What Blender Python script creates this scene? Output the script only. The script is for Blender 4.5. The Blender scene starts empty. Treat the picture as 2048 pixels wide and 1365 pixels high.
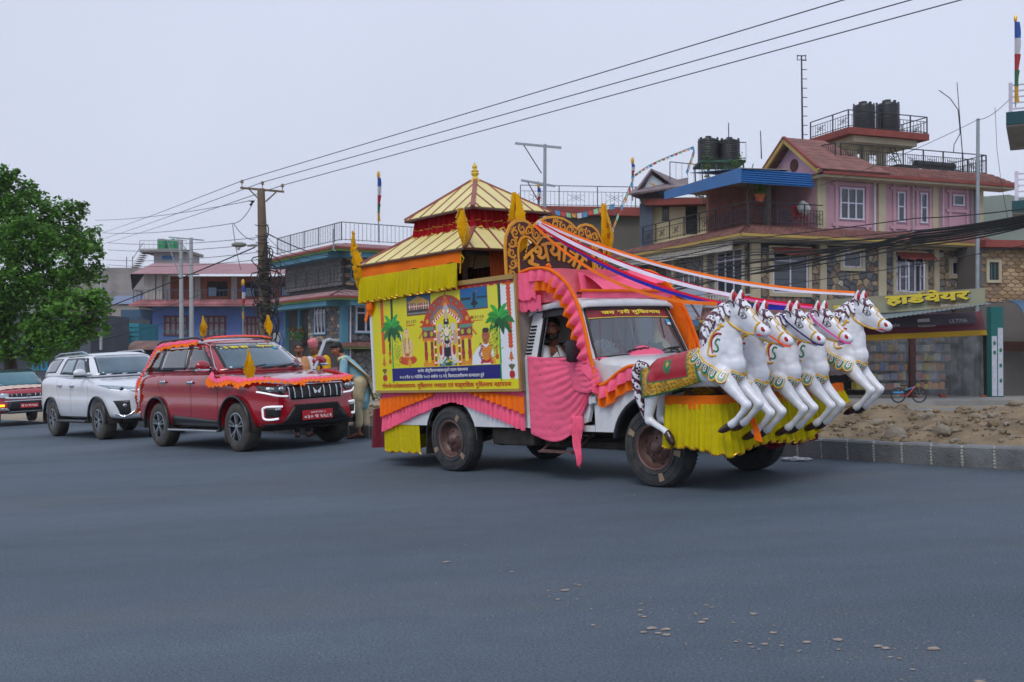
import bpy, bmesh, math, random
import numpy as np
from mathutils import Vector, Matrix, Euler, noise
from mathutils.bvhtree import BVHTree
random.seed(4); rnd = random.random
S = bpy.context.scene; COL = S.collection
# ------------------------------------------------------------------ camera, sky, sun
FPX = 2094.85; PITCH = .0126; ROLL = -.0509; CAMZ = 1.3007
C0 = Vector((0, 0, CAMZ))
cam = bpy.data.cameras.new('camera'); cam.sensor_width = 36; cam.lens = 36*FPX/2048
cam.clip_start = .1; cam.clip_end = 3000
camo = bpy.data.objects.new('camera', cam); COL.objects.link(camo); S.camera = camo
camo.location = C0; camo.rotation_euler = (math.pi/2+PITCH, 0, 0)
cam.dof.use_dof = True; cam.dof.focus_distance = 11.0; cam.dof.aperture_fstop = 5.6
w = bpy.data.worlds.new('World'); S.world = w; w.use_nodes = True; nt = w.node_tree
bg = nt.nodes['Background']
sky = nt.nodes.new('ShaderNodeTexSky'); sky.sky_type = 'NISHITA'; sky.sun_disc = False
SUN_EL = math.radians(48); SUN_AZ = math.radians(200)
sky.sun_elevation = SUN_EL; sky.sun_rotation = SUN_AZ; sky.air_density = 1.0; sky.dust_density = 4.0; sky.altitude = 800
hs = nt.nodes.new('ShaderNodeHueSaturation'); hs.inputs['Saturation'].default_value = .25
nt.links.new(sky.outputs[0], hs.inputs['Color'])
mx = nt.nodes.new('ShaderNodeMix'); mx.data_type = 'RGBA'; mx.inputs[0].default_value = .88
mx.inputs[7].default_value = (6.35, 6.95, 8.7, 1)
nt.links.new(hs.outputs[0], mx.inputs[6])
wt = nt.nodes.new('ShaderNodeTexCoord'); wn = nt.nodes.new('ShaderNodeTexNoise'); wn.inputs['Scale'].default_value = 1.3; wn.inputs['Detail'].default_value = 3
wr = nt.nodes.new('ShaderNodeMapRange'); wr.inputs[1].default_value = .3; wr.inputs[2].default_value = .7; wr.inputs[3].default_value = .93; wr.inputs[4].default_value = 1.07
wv = nt.nodes.new('ShaderNodeVectorMath'); wv.operation = 'SCALE'
nt.links.new(wt.outputs['Generated'], wn.inputs['Vector']); nt.links.new(wn.outputs[0], wr.inputs[0]); nt.links.new(wr.outputs[0], wv.inputs['Scale']); nt.links.new(mx.outputs[2], wv.inputs[0]); nt.links.new(wv.outputs[0], bg.inputs[0])
bg.inputs[1].default_value = .10
sun = bpy.data.lights.new('sun', 'SUN'); sun.energy = 1.3; sun.angle = math.radians(25); sun.color = (1, .96, .9)
so = bpy.data.objects.new('sun', sun); COL.objects.link(so)
so.rotation_euler = (math.pi/2-SUN_EL, 0, math.pi-SUN_AZ)
S.view_settings.view_transform = 'Standard'; S.view_settings.look = 'None'
S.view_settings.exposure = 0.12; S.view_settings.gamma = 1.0; S.view_settings.use_curve_mapping = False
S.cycles.max_bounces = 6; S.cycles.volume_bounces = 1; S.cycles.transparent_max_bounces = 12; S.cycles.use_denoising = True
# ------------------------------------------------------------------ frames
def camrot(roll):
 cp, sp, cr, sr = math.cos(PITCH), math.sin(PITCH), math.cos(roll), math.sin(roll)
 f = Vector((0, cp, sp)); r = Vector((1, 0, 0)); u = r.cross(f)
 return Matrix((cr*r+sr*u, -(-sr*r+cr*u), f))
RG = camrot(0).transposed() @ camrot(ROLL)
G = Matrix.Translation(C0) @ RG.to_4x4() @ Matrix.Translation(-C0)
GI = G.inverted()
def ray(px, py): return camrot(0).transposed() @ Vector(((px-1024)/FPX, (py-682.5)/FPX, 1))
def at(px, py, depth): d = ray(px, py); return C0 + d*(depth/d.y)
def road_at(px, py):
 d = RG.transposed() @ ray(px, py); return C0 + d*(-CAMZ/d.z)
def T3(x, y, z=0): return Matrix.Translation((x, y, z))
def RZ(a): return Matrix.Rotation(a, 4, 'Z')
def roadz(x, y):
 n = G.to_3x3() @ Vector((0, 0, 1)); p = G @ Vector((0, 0, 0))
 return p.z - (n.x*(x-p.x)+n.y*(y-p.y))/n.z
# ------------------------------------------------------------------ materials
def lin(h):
 if not isinstance(h, str): return tuple(h)
 v = [int(h[i:i+2], 16)/255 for i in (0, 2, 4)]
 return tuple(a/12.92 if a <= .04045 else ((a+.055)/1.055)**2.4 for a in v)
MATS = {}
def mat(name, col, rough=.6, metal=0, var=.12, scale=6, bump=0, bscale=60, coat=0, spec=.5, sheen=0, emit=0, dirt=None, attr=None, trans=0):
 if name in MATS: return MATS[name]
 m = bpy.data.materials.new(name); MATS[name] = m; m.use_nodes = True
 t = m.node_tree; N = t.nodes; L = t.links; b = N['Principled BSDF']
 c = lin(col); b.inputs['Roughness'].default_value = rough; b.inputs['Metallic'].default_value = metal
 b.inputs['Specular IOR Level'].default_value = spec; b.inputs['Coat Weight'].default_value = coat
 b.inputs['Coat Roughness'].default_value = .04
 b.inputs['Base Color'].default_value = (*c, 1)
 if sheen: b.inputs['Sheen Weight'].default_value = sheen
 tc = N.new('ShaderNodeTexCoord')
 src = None
 if attr:
  a = N.new('ShaderNodeAttribute'); a.attribute_name = attr; src = a.outputs['Color']
 if var:
  n = N.new('ShaderNodeTexNoise'); n.inputs['Scale'].default_value = scale; n.inputs['Detail'].default_value = 5
  L.new(tc.outputs['Object'], n.inputs['Vector'])
  mr = N.new('ShaderNodeMapRange'); mr.inputs[1].default_value = .3; mr.inputs[2].default_value = .7
  mr.inputs[3].default_value = 1-var; mr.inputs[4].default_value = 1+var
  L.new(n.outputs[0], mr.inputs[0])
  v = N.new('ShaderNodeVectorMath'); v.operation = 'SCALE'
  if src: L.new(src, v.inputs[0])
  else: v.inputs[0].default_value = c
  L.new(mr.outputs[0], v.inputs['Scale']); src = v.outputs[0]
 if dirt:
  n2 = N.new('ShaderNodeTexNoise'); n2.inputs['Scale'].default_value = dirt[1]; n2.inputs['Detail'].default_value = 8
  n2.inputs['Roughness'].default_value = .7
  L.new(tc.outputs['Object'], n2.inputs['Vector'])
  r2 = N.new('ShaderNodeMapRange'); r2.inputs[1].default_value = .45; r2.inputs[2].default_value = .72
  r2.inputs[4].default_value = dirt[2]; L.new(n2.outputs[0], r2.inputs[0])
  x = N.new('ShaderNodeMix'); x.data_type = 'RGBA'; x.inputs[7].default_value = (*lin(dirt[0]), 1)
  if src: L.new(src, x.inputs[6])
  else: x.inputs[6].default_value = (*c, 1)
  L.new(r2.outputs[0], x.inputs[0]); src = x.outputs[2]
 if src: L.new(src, b.inputs['Base Color'])
 if emit: b.inputs['Emission Color'].default_value = (*c, 1); b.inputs['Emission Strength'].default_value = emit
 if bump:
  n3 = N.new('ShaderNodeTexNoise'); n3.inputs['Scale'].default_value = bscale; n3.inputs['Detail'].default_value = 3
  L.new(tc.outputs['Object'], n3.inputs['Vector'])
  bp = N.new('ShaderNodeBump'); bp.inputs['Strength'].default_value = bump; bp.inputs['Distance'].default_value = .02
  L.new(n3.outputs[0], bp.inputs['Height']); L.new(bp.outputs[0], b.inputs['Normal'])
 if trans:
  tr = N.new('ShaderNodeBsdfTranslucent'); ms = N.new('ShaderNodeMixShader'); ms.inputs[0].default_value = trans
  if src: L.new(src, tr.inputs[0])
  else: tr.inputs[0].default_value = (*c, 1)
  L.new(b.outputs[0], ms.inputs[1]); L.new(tr.outputs[0], ms.inputs[2]); L.new(ms.outputs[0], N['Material Output'].inputs[0])
 return m
def glass(name, tint=(.75, .85, .9), op=.25, refl=.6):
 """thin window glass: mostly see-through, glossy sky reflection by fresnel"""
 if name in MATS: return MATS[name]
 m = bpy.data.materials.new(name); MATS[name] = m; m.use_nodes = True
 t = m.node_tree; N = t.nodes; L = t.links; N.remove(N['Principled BSDF'])
 g = N.new('ShaderNodeBsdfGlossy'); g.inputs['Roughness'].default_value = .03; g.inputs[0].default_value = (.95, .97, 1, 1)
 tr = N.new('ShaderNodeBsdfTransparent'); tr.inputs[0].default_value = (*tint, 1)
 d = N.new('ShaderNodeBsdfDiffuse'); d.inputs[0].default_value = (.22, .26, .3, 1)  # pale grey layer: part of the sky reflection put into the glass colour
 lw = N.new('ShaderNodeLayerWeight'); lw.inputs[0].default_value = refl
 a = N.new('ShaderNodeMixShader'); a.inputs[0].default_value = op; L.new(tr.outputs[0], a.inputs[1]); L.new(d.outputs[0], a.inputs[2])
 b = N.new('ShaderNodeMixShader'); L.new(lw.outputs[0], b.inputs[0]); L.new(a.outputs[0], b.inputs[1]); L.new(g.outputs[0], b.inputs[2])
 L.new(b.outputs[0], N['Material Output'].inputs[0]); return m
def cloth(name, col, var=.10): return mat(name, col, .85, var=var, scale=3, bump=.55, bscale=16, sheen=.1, trans=.2, spec=.2)
# ------------------------------------------------------------------ mesh builder
class MB:
 def __init__(s): s.v = []; s.f = []; s.m = []; s.mi = 0
 def add(s, vs, fs, mi=None):
  o = len(s.v); s.v += [tuple(p) for p in vs]
  for f in fs: s.f.append([i+o for i in f]); s.m.append(s.mi if mi is None else mi)
  return s
 def box(s, x0, x1, y0, y1, z0, z1, mi=None, M=None):
  vs = [Vector((x, y, z)) for z in (z0, z1) for y in (y0, y1) for x in (x0, x1)]
  if M is not None: vs = [M @ p for p in vs]
  return s.add(vs, [(0, 2, 3, 1), (4, 5, 7, 6), (0, 1, 5, 4), (2, 6, 7, 3), (0, 4, 6, 2), (1, 3, 7, 5)], mi)
 def bbox(s, x0, x1, y0, y1, z0, z1, r=.02, mi=None, M=None):
  """box with chamfered edges"""
  bm = bmesh.new(); g = bmesh.ops.create_cube(bm, size=1)
  for v in bm.verts: v.co = Vector(((x0+x1)/2+v.co.x*(x1-x0), (y0+y1)/2+v.co.y*(y1-y0), (z0+z1)/2+v.co.z*(z1-z0)))
  bmesh.ops.bevel(bm, geom=bm.edges[:], offset=r, segments=2, affect='EDGES', profile=.5)
  return s.frombm(bm, mi, M)
 def frombm(s, bm, mi=None, M=None):
  bm.verts.index_update()
  vs = [(M @ v.co if M is not None else v.co.copy()) for v in bm.verts]
  s.add(vs, [[v.index for v in f.verts] for f in bm.faces], mi); bm.free(); return s
 def tube(s, pts, r, n=8, mi=None, closed=False, flat=1):
  pts = [Vector(p) for p in pts]; rs = r if isinstance(r, (list, tuple)) else [r]*len(pts)
  o = len(s.v); k = len(pts); up = Vector((0, 0, 1)); prev = None
  for i, p in enumerate(pts):
   a = pts[i-1] if (i or closed) else p; b = pts[(i+1) % k] if (i < k-1 or closed) else p
   t = (b-a).normalized() if (b-a).length > 1e-9 else Vector((0, 0, 1))
   if prev is None:
    q = t.cross(up); q = q.normalized() if q.length > .05 else t.cross(Vector((0, 1, 0))).normalized()
   else:
    q = prev-t*prev.dot(t); q = q.normalized() if q.length > 1e-6 else t.orthogonal().normalized()
   prev = q; w2 = t.cross(q)
   for j in range(n):
    a2 = 2*math.pi*j/n; s.v.append(tuple(p+(q*math.cos(a2)+w2*math.sin(a2)*flat)*rs[i]))
  mi = s.mi if mi is None else mi
  for i in range(k if closed else k-1):
   for j in range(n):
    A = o+i*n; B = o+((i+1) % k)*n
    s.f.append([A+j, A+(j+1) % n, B+(j+1) % n, B+j]); s.m.append(mi)
  if not closed:
   s.f.append([o+j for j in range(n)][::-1]); s.m.append(mi)
   s.f.append([o+(k-1)*n+j for j in range(n)]); s.m.append(mi)
  return s
 def bar(s, a, b, w, h=None, mi=None):
  """rectangular bar from a to b"""
  a, b = Vector(a), Vector(b); t = (b-a).normalized(); h = h or w
  q = t.cross(Vector((0, 0, 1))); q = q.normalized() if q.length > .05 else Vector((1, 0, 0))
  u = q.cross(t); vs = []
  for p in (a, b):
   for i, j in ((-1, -1), (1, -1), (1, 1), (-1, 1)): vs.append(p+q*i*w/2+u*j*h/2)
  return s.add(vs, [(0, 3, 2, 1), (4, 5, 6, 7), (0, 1, 5, 4), (1, 2, 6, 5), (2, 3, 7, 6), (3, 0, 4, 7)], mi)
 def lathe(s, prof, c=(0, 0, 0), n=20, axis='z', mi=None, M=None, cap=True):
  """profile of (radius, height)"""
  vs = []
  for r, h in prof:
   for j in range(n):
    a = 2*math.pi*j/n
    p = {'z': Vector((r*math.cos(a), r*math.sin(a), h)), 'y': Vector((r*math.cos(a), h, r*math.sin(a))), 'x': Vector((h, r*math.cos(a), r*math.sin(a)))}[axis]+Vector(c)
    vs.append(M @ p if M is not None else p)
  fs = [(i*n+j, i*n+(j+1) % n, (i+1)*n+(j+1) % n, (i+1)*n+j) for i in range(len(prof)-1) for j in range(n)]
  if cap and prof[0][0] > 1e-4: fs.append(tuple(range(n))[::-1])
  if cap and prof[-1][0] > 1e-4: fs.append(tuple((len(prof)-1)*n+j for j in range(n)))
  return s.add(vs, fs, mi)
 def prism(s, pts, axis, a, b, mi=None):
  """closed 2-d outline extruded along an axis: y -> pts are (x,z); x -> (y,z); z -> (x,y)"""
  f = {'y': lambda p, h: (p[0], h, p[1]), 'x': lambda p, h: (h, p[0], p[1]), 'z': lambda p, h: (p[0], p[1], h)}[axis]
  n = len(pts); vs = [f(p, a) for p in pts]+[f(p, b) for p in pts]
  return s.add(vs, [tuple(range(n)), tuple(range(2*n-1, n-1, -1))]+[(i, (i+1) % n, n+(i+1) % n, n+i) for i in range(n)], mi)
 def grid(s, P, mi=None):
  """P[i][j] points"""
  h = len(P); k = len(P[0]); vs = [p for r in P for p in r]
  return s.add(vs, [(i*k+j, i*k+j+1, (i+1)*k+j+1, (i+1)*k+j) for i in range(h-1) for j in range(k-1)], mi)
 def sheet(s, P, th=.01, mi=None):
  """grid with thickness along the mean normal"""
  h = len(P); k = len(P[0]); P = [[Vector(p) for p in r] for r in P]
  n = ((P[h-1][k-1]-P[0][0]).cross(P[h-1][0]-P[0][k-1])).normalized()*th
  Q = [[p+n for p in r] for r in P]; s.grid(P, mi); s.grid(Q, mi)
  o = len(s.v)-2*h*k; mi = s.mi if mi is None else mi
  ring = [j for j in range(k)]+[i*k+k-1 for i in range(1, h)]+[(h-1)*k+j for j in range(k-2, -1, -1)]+[i*k for i in range(h-2, 0, -1)]
  for a, b in zip(ring, ring[1:]+ring[:1]): s.f.append([o+a, o+b, o+b+h*k, o+a+h*k]); s.m.append(mi)
  return s
 def ell(s, c, r, n=12, m=8, mi=None, M=None):
  vs = []; fs = []
  for i in range(m+1):
   th = math.pi*i/m
   for j in range(n):
    a = 2*math.pi*j/n
    p = Vector((r[0]*math.sin(th)*math.cos(a), r[1]*math.sin(th)*math.sin(a), r[2]*math.cos(th)))
    p = (M @ p if M is not None else p)+Vector(c); vs.append(p)
  for i in range(m):
   for j in range(n): fs.append((i*n+j, i*n+(j+1) % n, (i+1)*n+(j+1) % n, (i+1)*n+j))
  return s.add(vs, fs, mi)
 def build(s, name, mats, parent=None, smooth=0, solid=0, sub=0, kind=None, label=None):
  me = bpy.data.meshes.new(name); me.from_pydata(s.v, [], s.f); me.validate()
  mats = mats if isinstance(mats, (list, tuple)) else [mats]
  for m in mats: me.materials.append(m)
  if len(mats) > 1 and len(me.polygons) == len(s.m): me.polygons.foreach_set('material_index', s.m)
  bm = bmesh.new(); bm.from_mesh(me); bmesh.ops.remove_doubles(bm, verts=bm.verts[:], dist=1e-5)
  bmesh.ops.recalc_face_normals(bm, faces=bm.faces[:]); bm.to_mesh(me); bm.free()
  if smooth:
   me.polygons.foreach_set('use_smooth', [True]*len(me.polygons)); me.set_sharp_from_angle(angle=math.radians(smooth))
  o = bpy.data.objects.new(name, me); COL.objects.link(o)
  if parent is not None: o.parent = parent
  if solid: d = o.modifiers.new('s', 'SOLIDIFY'); d.thickness = solid
  if sub: d = o.modifiers.new('u', 'SUBSURF'); d.levels = sub; d.render_levels = sub
  if kind: o['kind'] = kind
  if label: o['label'] = label
  return o
def tag(o, label=None, cat=None, group=None, kind=None):
 for k, v in (('label', label), ('category', cat), ('group', group), ('kind', kind)):
  if v: o[k] = v
 return o
def thing(name, label, cat, M=None, group=None):
 o = bpy.data.objects.new(name, None); COL.objects.link(o); o.empty_display_size = .2
 if M is not None: o.matrix_world = M
 return tag(o, label, cat, group)
def single(mb, name, mats, label, cat, M=None, group=None, kind=None, **k):
 o = mb.build(name, mats, **k)
 if M is not None: o.matrix_world = M
 return tag(o, label, cat, group, kind)
def dup(root, M, label=None, group=None):
 r = root.copy(); COL.objects.link(r); r.matrix_world = M
 if label: r['label'] = label
 if group: r['group'] = group
 def rec(a, b):
  for ch in a.children:
   c = ch.copy(); COL.objects.link(c); c.parent = b; rec(ch, c)
 rec(root, r); return r
def lerp(a, b, t): return a+(b-a)*t
def poly(path, t):
 """point along a polyline, t in 0..1"""
 path = [Vector(p) for p in path]; L = [0]
 for a, b in zip(path, path[1:]): L.append(L[-1]+(b-a).length)
 d = t*L[-1]
 for i in range(len(path)-1):
  if d <= L[i+1] or i == len(path)-2:
   return path[i].lerp(path[i+1], (d-L[i])/max(1e-9, L[i+1]-L[i]))
def smoothpath(path, n):
 """Catmull-Rom through the points"""
 P = [Vector(p) for p in path]; P = [P[0]*2-P[1]]+P+[P[-1]*2-P[-2]]; out = []
 k = len(P)-3
 for i in range(n+1):
  u = i/n*k; a = min(int(u), k-1); t = u-a; p0, p1, p2, p3 = P[a:a+4]
  out.append(.5*((2*p1)+(p2-p0)*t+(2*p0-5*p1+4*p2-p3)*t*t+(3*p1-p0-3*p2+p3)*t**3))
 return out
def chain(mb, pts, ly=1.0, step=.5):
 for a, b in zip(pts, pts[1:]):
  A, B = Vector(a[:3]), Vector(b[:3]); n = max(1, int((B-A).length/(step*min(a[3], b[3]))+.5))
  for i in range(n+1):
   t = i/n; r = lerp(a[3], b[3], t); l1 = a[4] if len(a) > 4 else ly; l2 = b[4] if len(b) > 4 else ly
   mb.ell(A.lerp(B, t), (r, r*lerp(l1, l2, t), r), 10, 7)
 return mb
def fuse(mb, name, mats, parent=None, voxel=.012, it=6, fac=.6):
 me = bpy.data.meshes.new(name); me.from_pydata(mb.v, [], mb.f)
 o = bpy.data.objects.new(name+'_src', me); COL.objects.link(o)
 r = o.modifiers.new('r', 'REMESH'); r.mode = 'VOXEL'; r.voxel_size = voxel
 s = o.modifiers.new('s', 'SMOOTH'); s.iterations = it; s.factor = fac
 dg = bpy.context.evaluated_depsgraph_get(); m2 = bpy.data.meshes.new_from_object(o.evaluated_get(dg))
 bpy.data.objects.remove(o); bpy.data.meshes.remove(me); m2.name = name
 m2.polygons.foreach_set('use_smooth', [True]*len(m2.polygons))
 m2.materials.clear()
 for m in (mats if isinstance(mats, (list, tuple)) else [mats]): m2.materials.append(m)
 o = bpy.data.objects.new(name, m2); COL.objects.link(o)
 if parent is not None: o.parent = parent
 return o
def paint(o, fn):
 """per-vertex paint colour (flat paint on the surface), fn(x,y,z,normal)->rgb"""
 me = o.data; a = me.color_attributes.new('Col', 'FLOAT_COLOR', 'POINT'); out = []
 for v in me.vertices: out += [*fn(v.co.x, v.co.y, v.co.z, v.normal), 1]
 a.data.foreach_set('color', out)
def boolcut(o, cutter_mb):
 c = cutter_mb.build('cutter', MATS.get('rubber') or mat('rubber', (.02, .02, .02)))
 c.parent = o.parent
 md = o.modifiers.new('b', 'BOOLEAN'); md.operation = 'DIFFERENCE'; md.object = c; md.solver = 'EXACT'
 dg = bpy.context.evaluated_depsgraph_get(); m2 = bpy.data.meshes.new_from_object(o.evaluated_get(dg))
 o.modifiers.clear(); o.data = m2; bpy.data.objects.remove(c)
def frill(mb, path, down, w, pitch=.07, amp=.018, rows=3, seed=1, hem=.012, out=None, mi=None, lean=.4):
 """pleated band: path polyline, down = direction(s) of hang, w width"""
 rg = random.Random(seed); P = [Vector(p) for p in path]
 L = sum((b-a).length for a, b in zip(P, P[1:])); n = max(2, int(L/pitch)); k = 6; G_ = []
 rowsP = [[] for _ in range(rows+1)]
 for i in range(n*k+1):
  t = i/(n*k); p = poly(P, t); q = poly(P, min(1, t+.003)); q0 = poly(P, max(0, t-.003)); tg = (q-q0).normalized()
  d = Vector(down(t) if callable(down) else down).normalized()
  nn = Vector(out) if out is not None else tg.cross(d).normalized()
  j = i % k; pl = i//k
  if j == 0: a_ = amp*(.6+.8*rg.random()); ww = (w(t) if callable(w) else w)*(1+hem*4*(rg.random()-.5))
  ph = (0, .5, 1, .9, .3, -.3)[j]; sl = (0, .15, .35, .2, .05, 0)[j]
  for r in range(rows+1):
   f = r/rows
   rowsP[r].append(p+d*(ww*f*(1+hem*ph))+nn*(a_*ph*f**.6)+tg*(pitch*sl*lean*f))
 mb.grid(rowsP, mi); return mb
def curtain(mb, path, z0, z1, pitch=.08, amp=.03, seed=1, mi=None, rows=5, hemz=None, flare=0.0, outv=None):
 """hanging curtain with soft folds; z0 top, z1 bottom (callables of t allowed)"""
 rg = random.Random(seed); P = [Vector((p[0], p[1], 0)) for p in path]
 L = sum((b-a).length for a, b in zip(P, P[1:])); n = int(L/pitch*7); R = [[] for _ in range(rows+1)]
 ph = 0; fr = [rg.uniform(.7, 1.3) for _ in range(n+2)]
 for i in range(n+1):
  t = i/n; p = poly(P, t); tg = (poly(P, min(1, t+.004))-poly(P, max(0, t-.004))).normalized(); nn = Vector((tg.y, -tg.x, 0))
  ph += 2*math.pi/7*fr[i//7]; s = math.sin(ph)*.75+.25*math.sin(2.7*ph)
  za = z0(t) if callable(z0) else z0; zb = z1(t) if callable(z1) else z1
  zb += .012*math.sin(ph*.5+1)+.01*s
  for r in range(rows+1):
   f = r/rows; R[r].append(p+nn*(amp*s*(.25+.75*f)+flare*f)+Vector((0, 0, lerp(za, zb, f))))
 mb.grid(R, mi); return R
# ------------------------------------------------------------------ lettering (bundled font, reordered by hand)
def glyphs(s, bold=.0, res=2):
 cu = bpy.data.curves.new('t', 'FONT'); cu.body = s; cu.size = 1; cu.offset = bold; cu.resolution_u = res
 o = bpy.data.objects.new('t', cu); COL.objects.link(o)
 dg = bpy.context.evaluated_depsgraph_get(); me = bpy.data.meshes.new_from_object(o.evaluated_get(dg))
 v = [(p.co.x, p.co.y) for p in me.vertices]; f = [list(p.vertices) for p in me.polygons]
 bpy.data.objects.remove(o); bpy.data.curves.remove(cu); bpy.data.meshes.remove(me)
 return v, f
def cut_right(v, f, xmax):
 bm = bmesh.new(); vs = [bm.verts.new((a, b, 0)) for a, b in v]
 for q in f:
  try: bm.faces.new([vs[i] for i in q])
  except ValueError: pass
 bmesh.ops.bisect_plane(bm, geom=bm.verts[:]+bm.edges[:]+bm.faces[:], plane_co=(xmax, 0, 0), plane_no=(1, 0, 0), clear_outer=True)
 bm.verts.index_update(); r = [(p.co.x, p.co.y) for p in bm.verts], [[p.index for p in q.verts] for q in bm.faces]; bm.free(); return r
def deva(s, bold=.01):
 """marks after a letter: ~ half form, ^ subscript ra stroke, % the tra letter"""
 V = []; F = []; x = 0; toks = []; run = ''
 for i, ch in enumerate(s):
  nx = s[i+1] if i+1 < len(s) else ''
  if ch in '~^': continue
  if ch in ' %#ि' or (nx and nx in '~^'):
   if run: toks.append(run); run = ''
   toks.append(ch+nx if nx and nx in '~^' and ch not in ' %#ि' else ch)
  else: run += ch
 if run: toks.append(run)
 HT = max(b for a, b in glyphs('म', bold)[0])
 for tok in toks:
  if tok == ' ': x += .28; continue
  if tok == '%':
   v = []; f = []
   def q(a, b, c, d): v.extend([a, b, c, d]); f.append([len(v)-4+i for i in range(4)])
   q((-.01, HT-.085-bold), (.52, HT-.085-bold), (.52, HT), (-.01, HT)); q((.33-bold, -bold), (.42+bold, -bold), (.42+bold, HT-.02), (.33-bold, HT-.02))
   q((.04, .40), (.36, .40), (.36, .48), (.04, .48)); q((.02, .02), (.11, .0), (.38, .36), (.34, .44))
  elif tok == '#':
   p = [(x-.14, HT-.03), (x-.20, HT+.10), (x-.16, HT+.19), (x-.07, HT+.20), (x-.02, HT+.14)]; o = len(V)
   for (a, b), (c, d) in zip(p, p[1:]):
    l = math.hypot(c-a, d-b); nx_, ny_ = -(d-b)/l*.035, (c-a)/l*.035; V += [(a-nx_, b-ny_), (c-nx_, d-ny_), (c+nx_, d+ny_), (a+nx_, b+ny_)]; F.append([len(V)-4+i for i in range(4)])
   continue
  elif tok == 'ि':
   v, f = glyphs(tok, bold); o = len(V); V += [(a+x, b) for a, b in v]; F += [[i+o for i in q] for q in f]
   x += max(a for a, b in glyphs('ाक')[0])-max(a for a, b in glyphs('क')[0])-.01; continue
  elif tok[-1] == '~':
   v, f = glyphs(tok[0], bold); X = max(a for a, b in v); v, f = cut_right(v, f, X*.62)
  elif tok[-1] == '^':
   v, f = glyphs(tok[0], bold); X = max(a for a, b in v)
   v = list(v)+[(X*.30, .0), (X*.40, -.03), (X*.74, .22), (X*.70, .30)]; f = f+[[len(v)-4+i for i in range(4)]]
  else: v, f = glyphs(tok, bold)
  if not v: continue
  o = len(V); V += [(a+x, b) for a, b in v]; F += [[i+o for i in q] for q in f]
  x = max(a for a, b in V[o:])-.005
 return V, F
def lettering(s, w, h, M, m, parent=None, name='lettering', bold=.01, dv=False, th=0, fn=None, label=None):
 """text fitted to a w x h rectangle in the local XY plane of M, origin bottom-left"""
 v, f = deva(s, bold) if dv else glyphs(s, bold)
 x0, x1 = min(a for a, b in v), max(a for a, b in v); y0, y1 = min(b for a, b in v), max(b for a, b in v)
 P = []
 for a, b in v:
  X = (a-x0)/(x1-x0)*w; Y = (b-y0)/(y1-y0)*h
  if fn: X, Y = fn(X, Y)
  P.append((X, Y))
 par = list(range(len(P)))
 def find(a):
  while par[a] != a: par[a] = par[par[a]]; a = par[a]
  return a
 for q in f:
  for i in q[1:]: par[find(i)] = find(q[0])
 ids = {}; Z = [(ids.setdefault(find(i), len(ids)) % 6)*.0006 for i in range(len(P))]
 me = bpy.data.meshes.new(name)
 if th:
  n = len(P); bm = bmesh.new(); vs = [bm.verts.new((a, b, z)) for (a, b), z in zip(P, Z)]
  for q in f:
   try: bm.faces.new([vs[i] for i in q])
   except ValueError: pass
  g = bmesh.ops.extrude_face_region(bm, geom=bm.faces[:])
  bmesh.ops.translate(bm, vec=(0, 0, th), verts=[e for e in g['geom'] if isinstance(e, bmesh.types.BMVert)])
  bmesh.ops.recalc_face_normals(bm, faces=bm.faces[:]); bm.to_mesh(me); bm.free()
 else: me.from_pydata([(a, b, z) for (a, b), z in zip(P, Z)], [], f)
 me.materials.append(m); o = bpy.data.objects.new(name, me); COL.objects.link(o)
 if parent is not None: o.parent = parent
 o.matrix_local = M
 if label: o['label'] = label
 return o
def plane_frame(o, xdir, ydir):
 x = Vector(xdir).normalized(); z = x.cross(Vector(ydir)).normalized(); y = z.cross(x)
 M = Matrix((x, y, z)).transposed().to_4x4(); M.translation = Vector(o); return M
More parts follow.
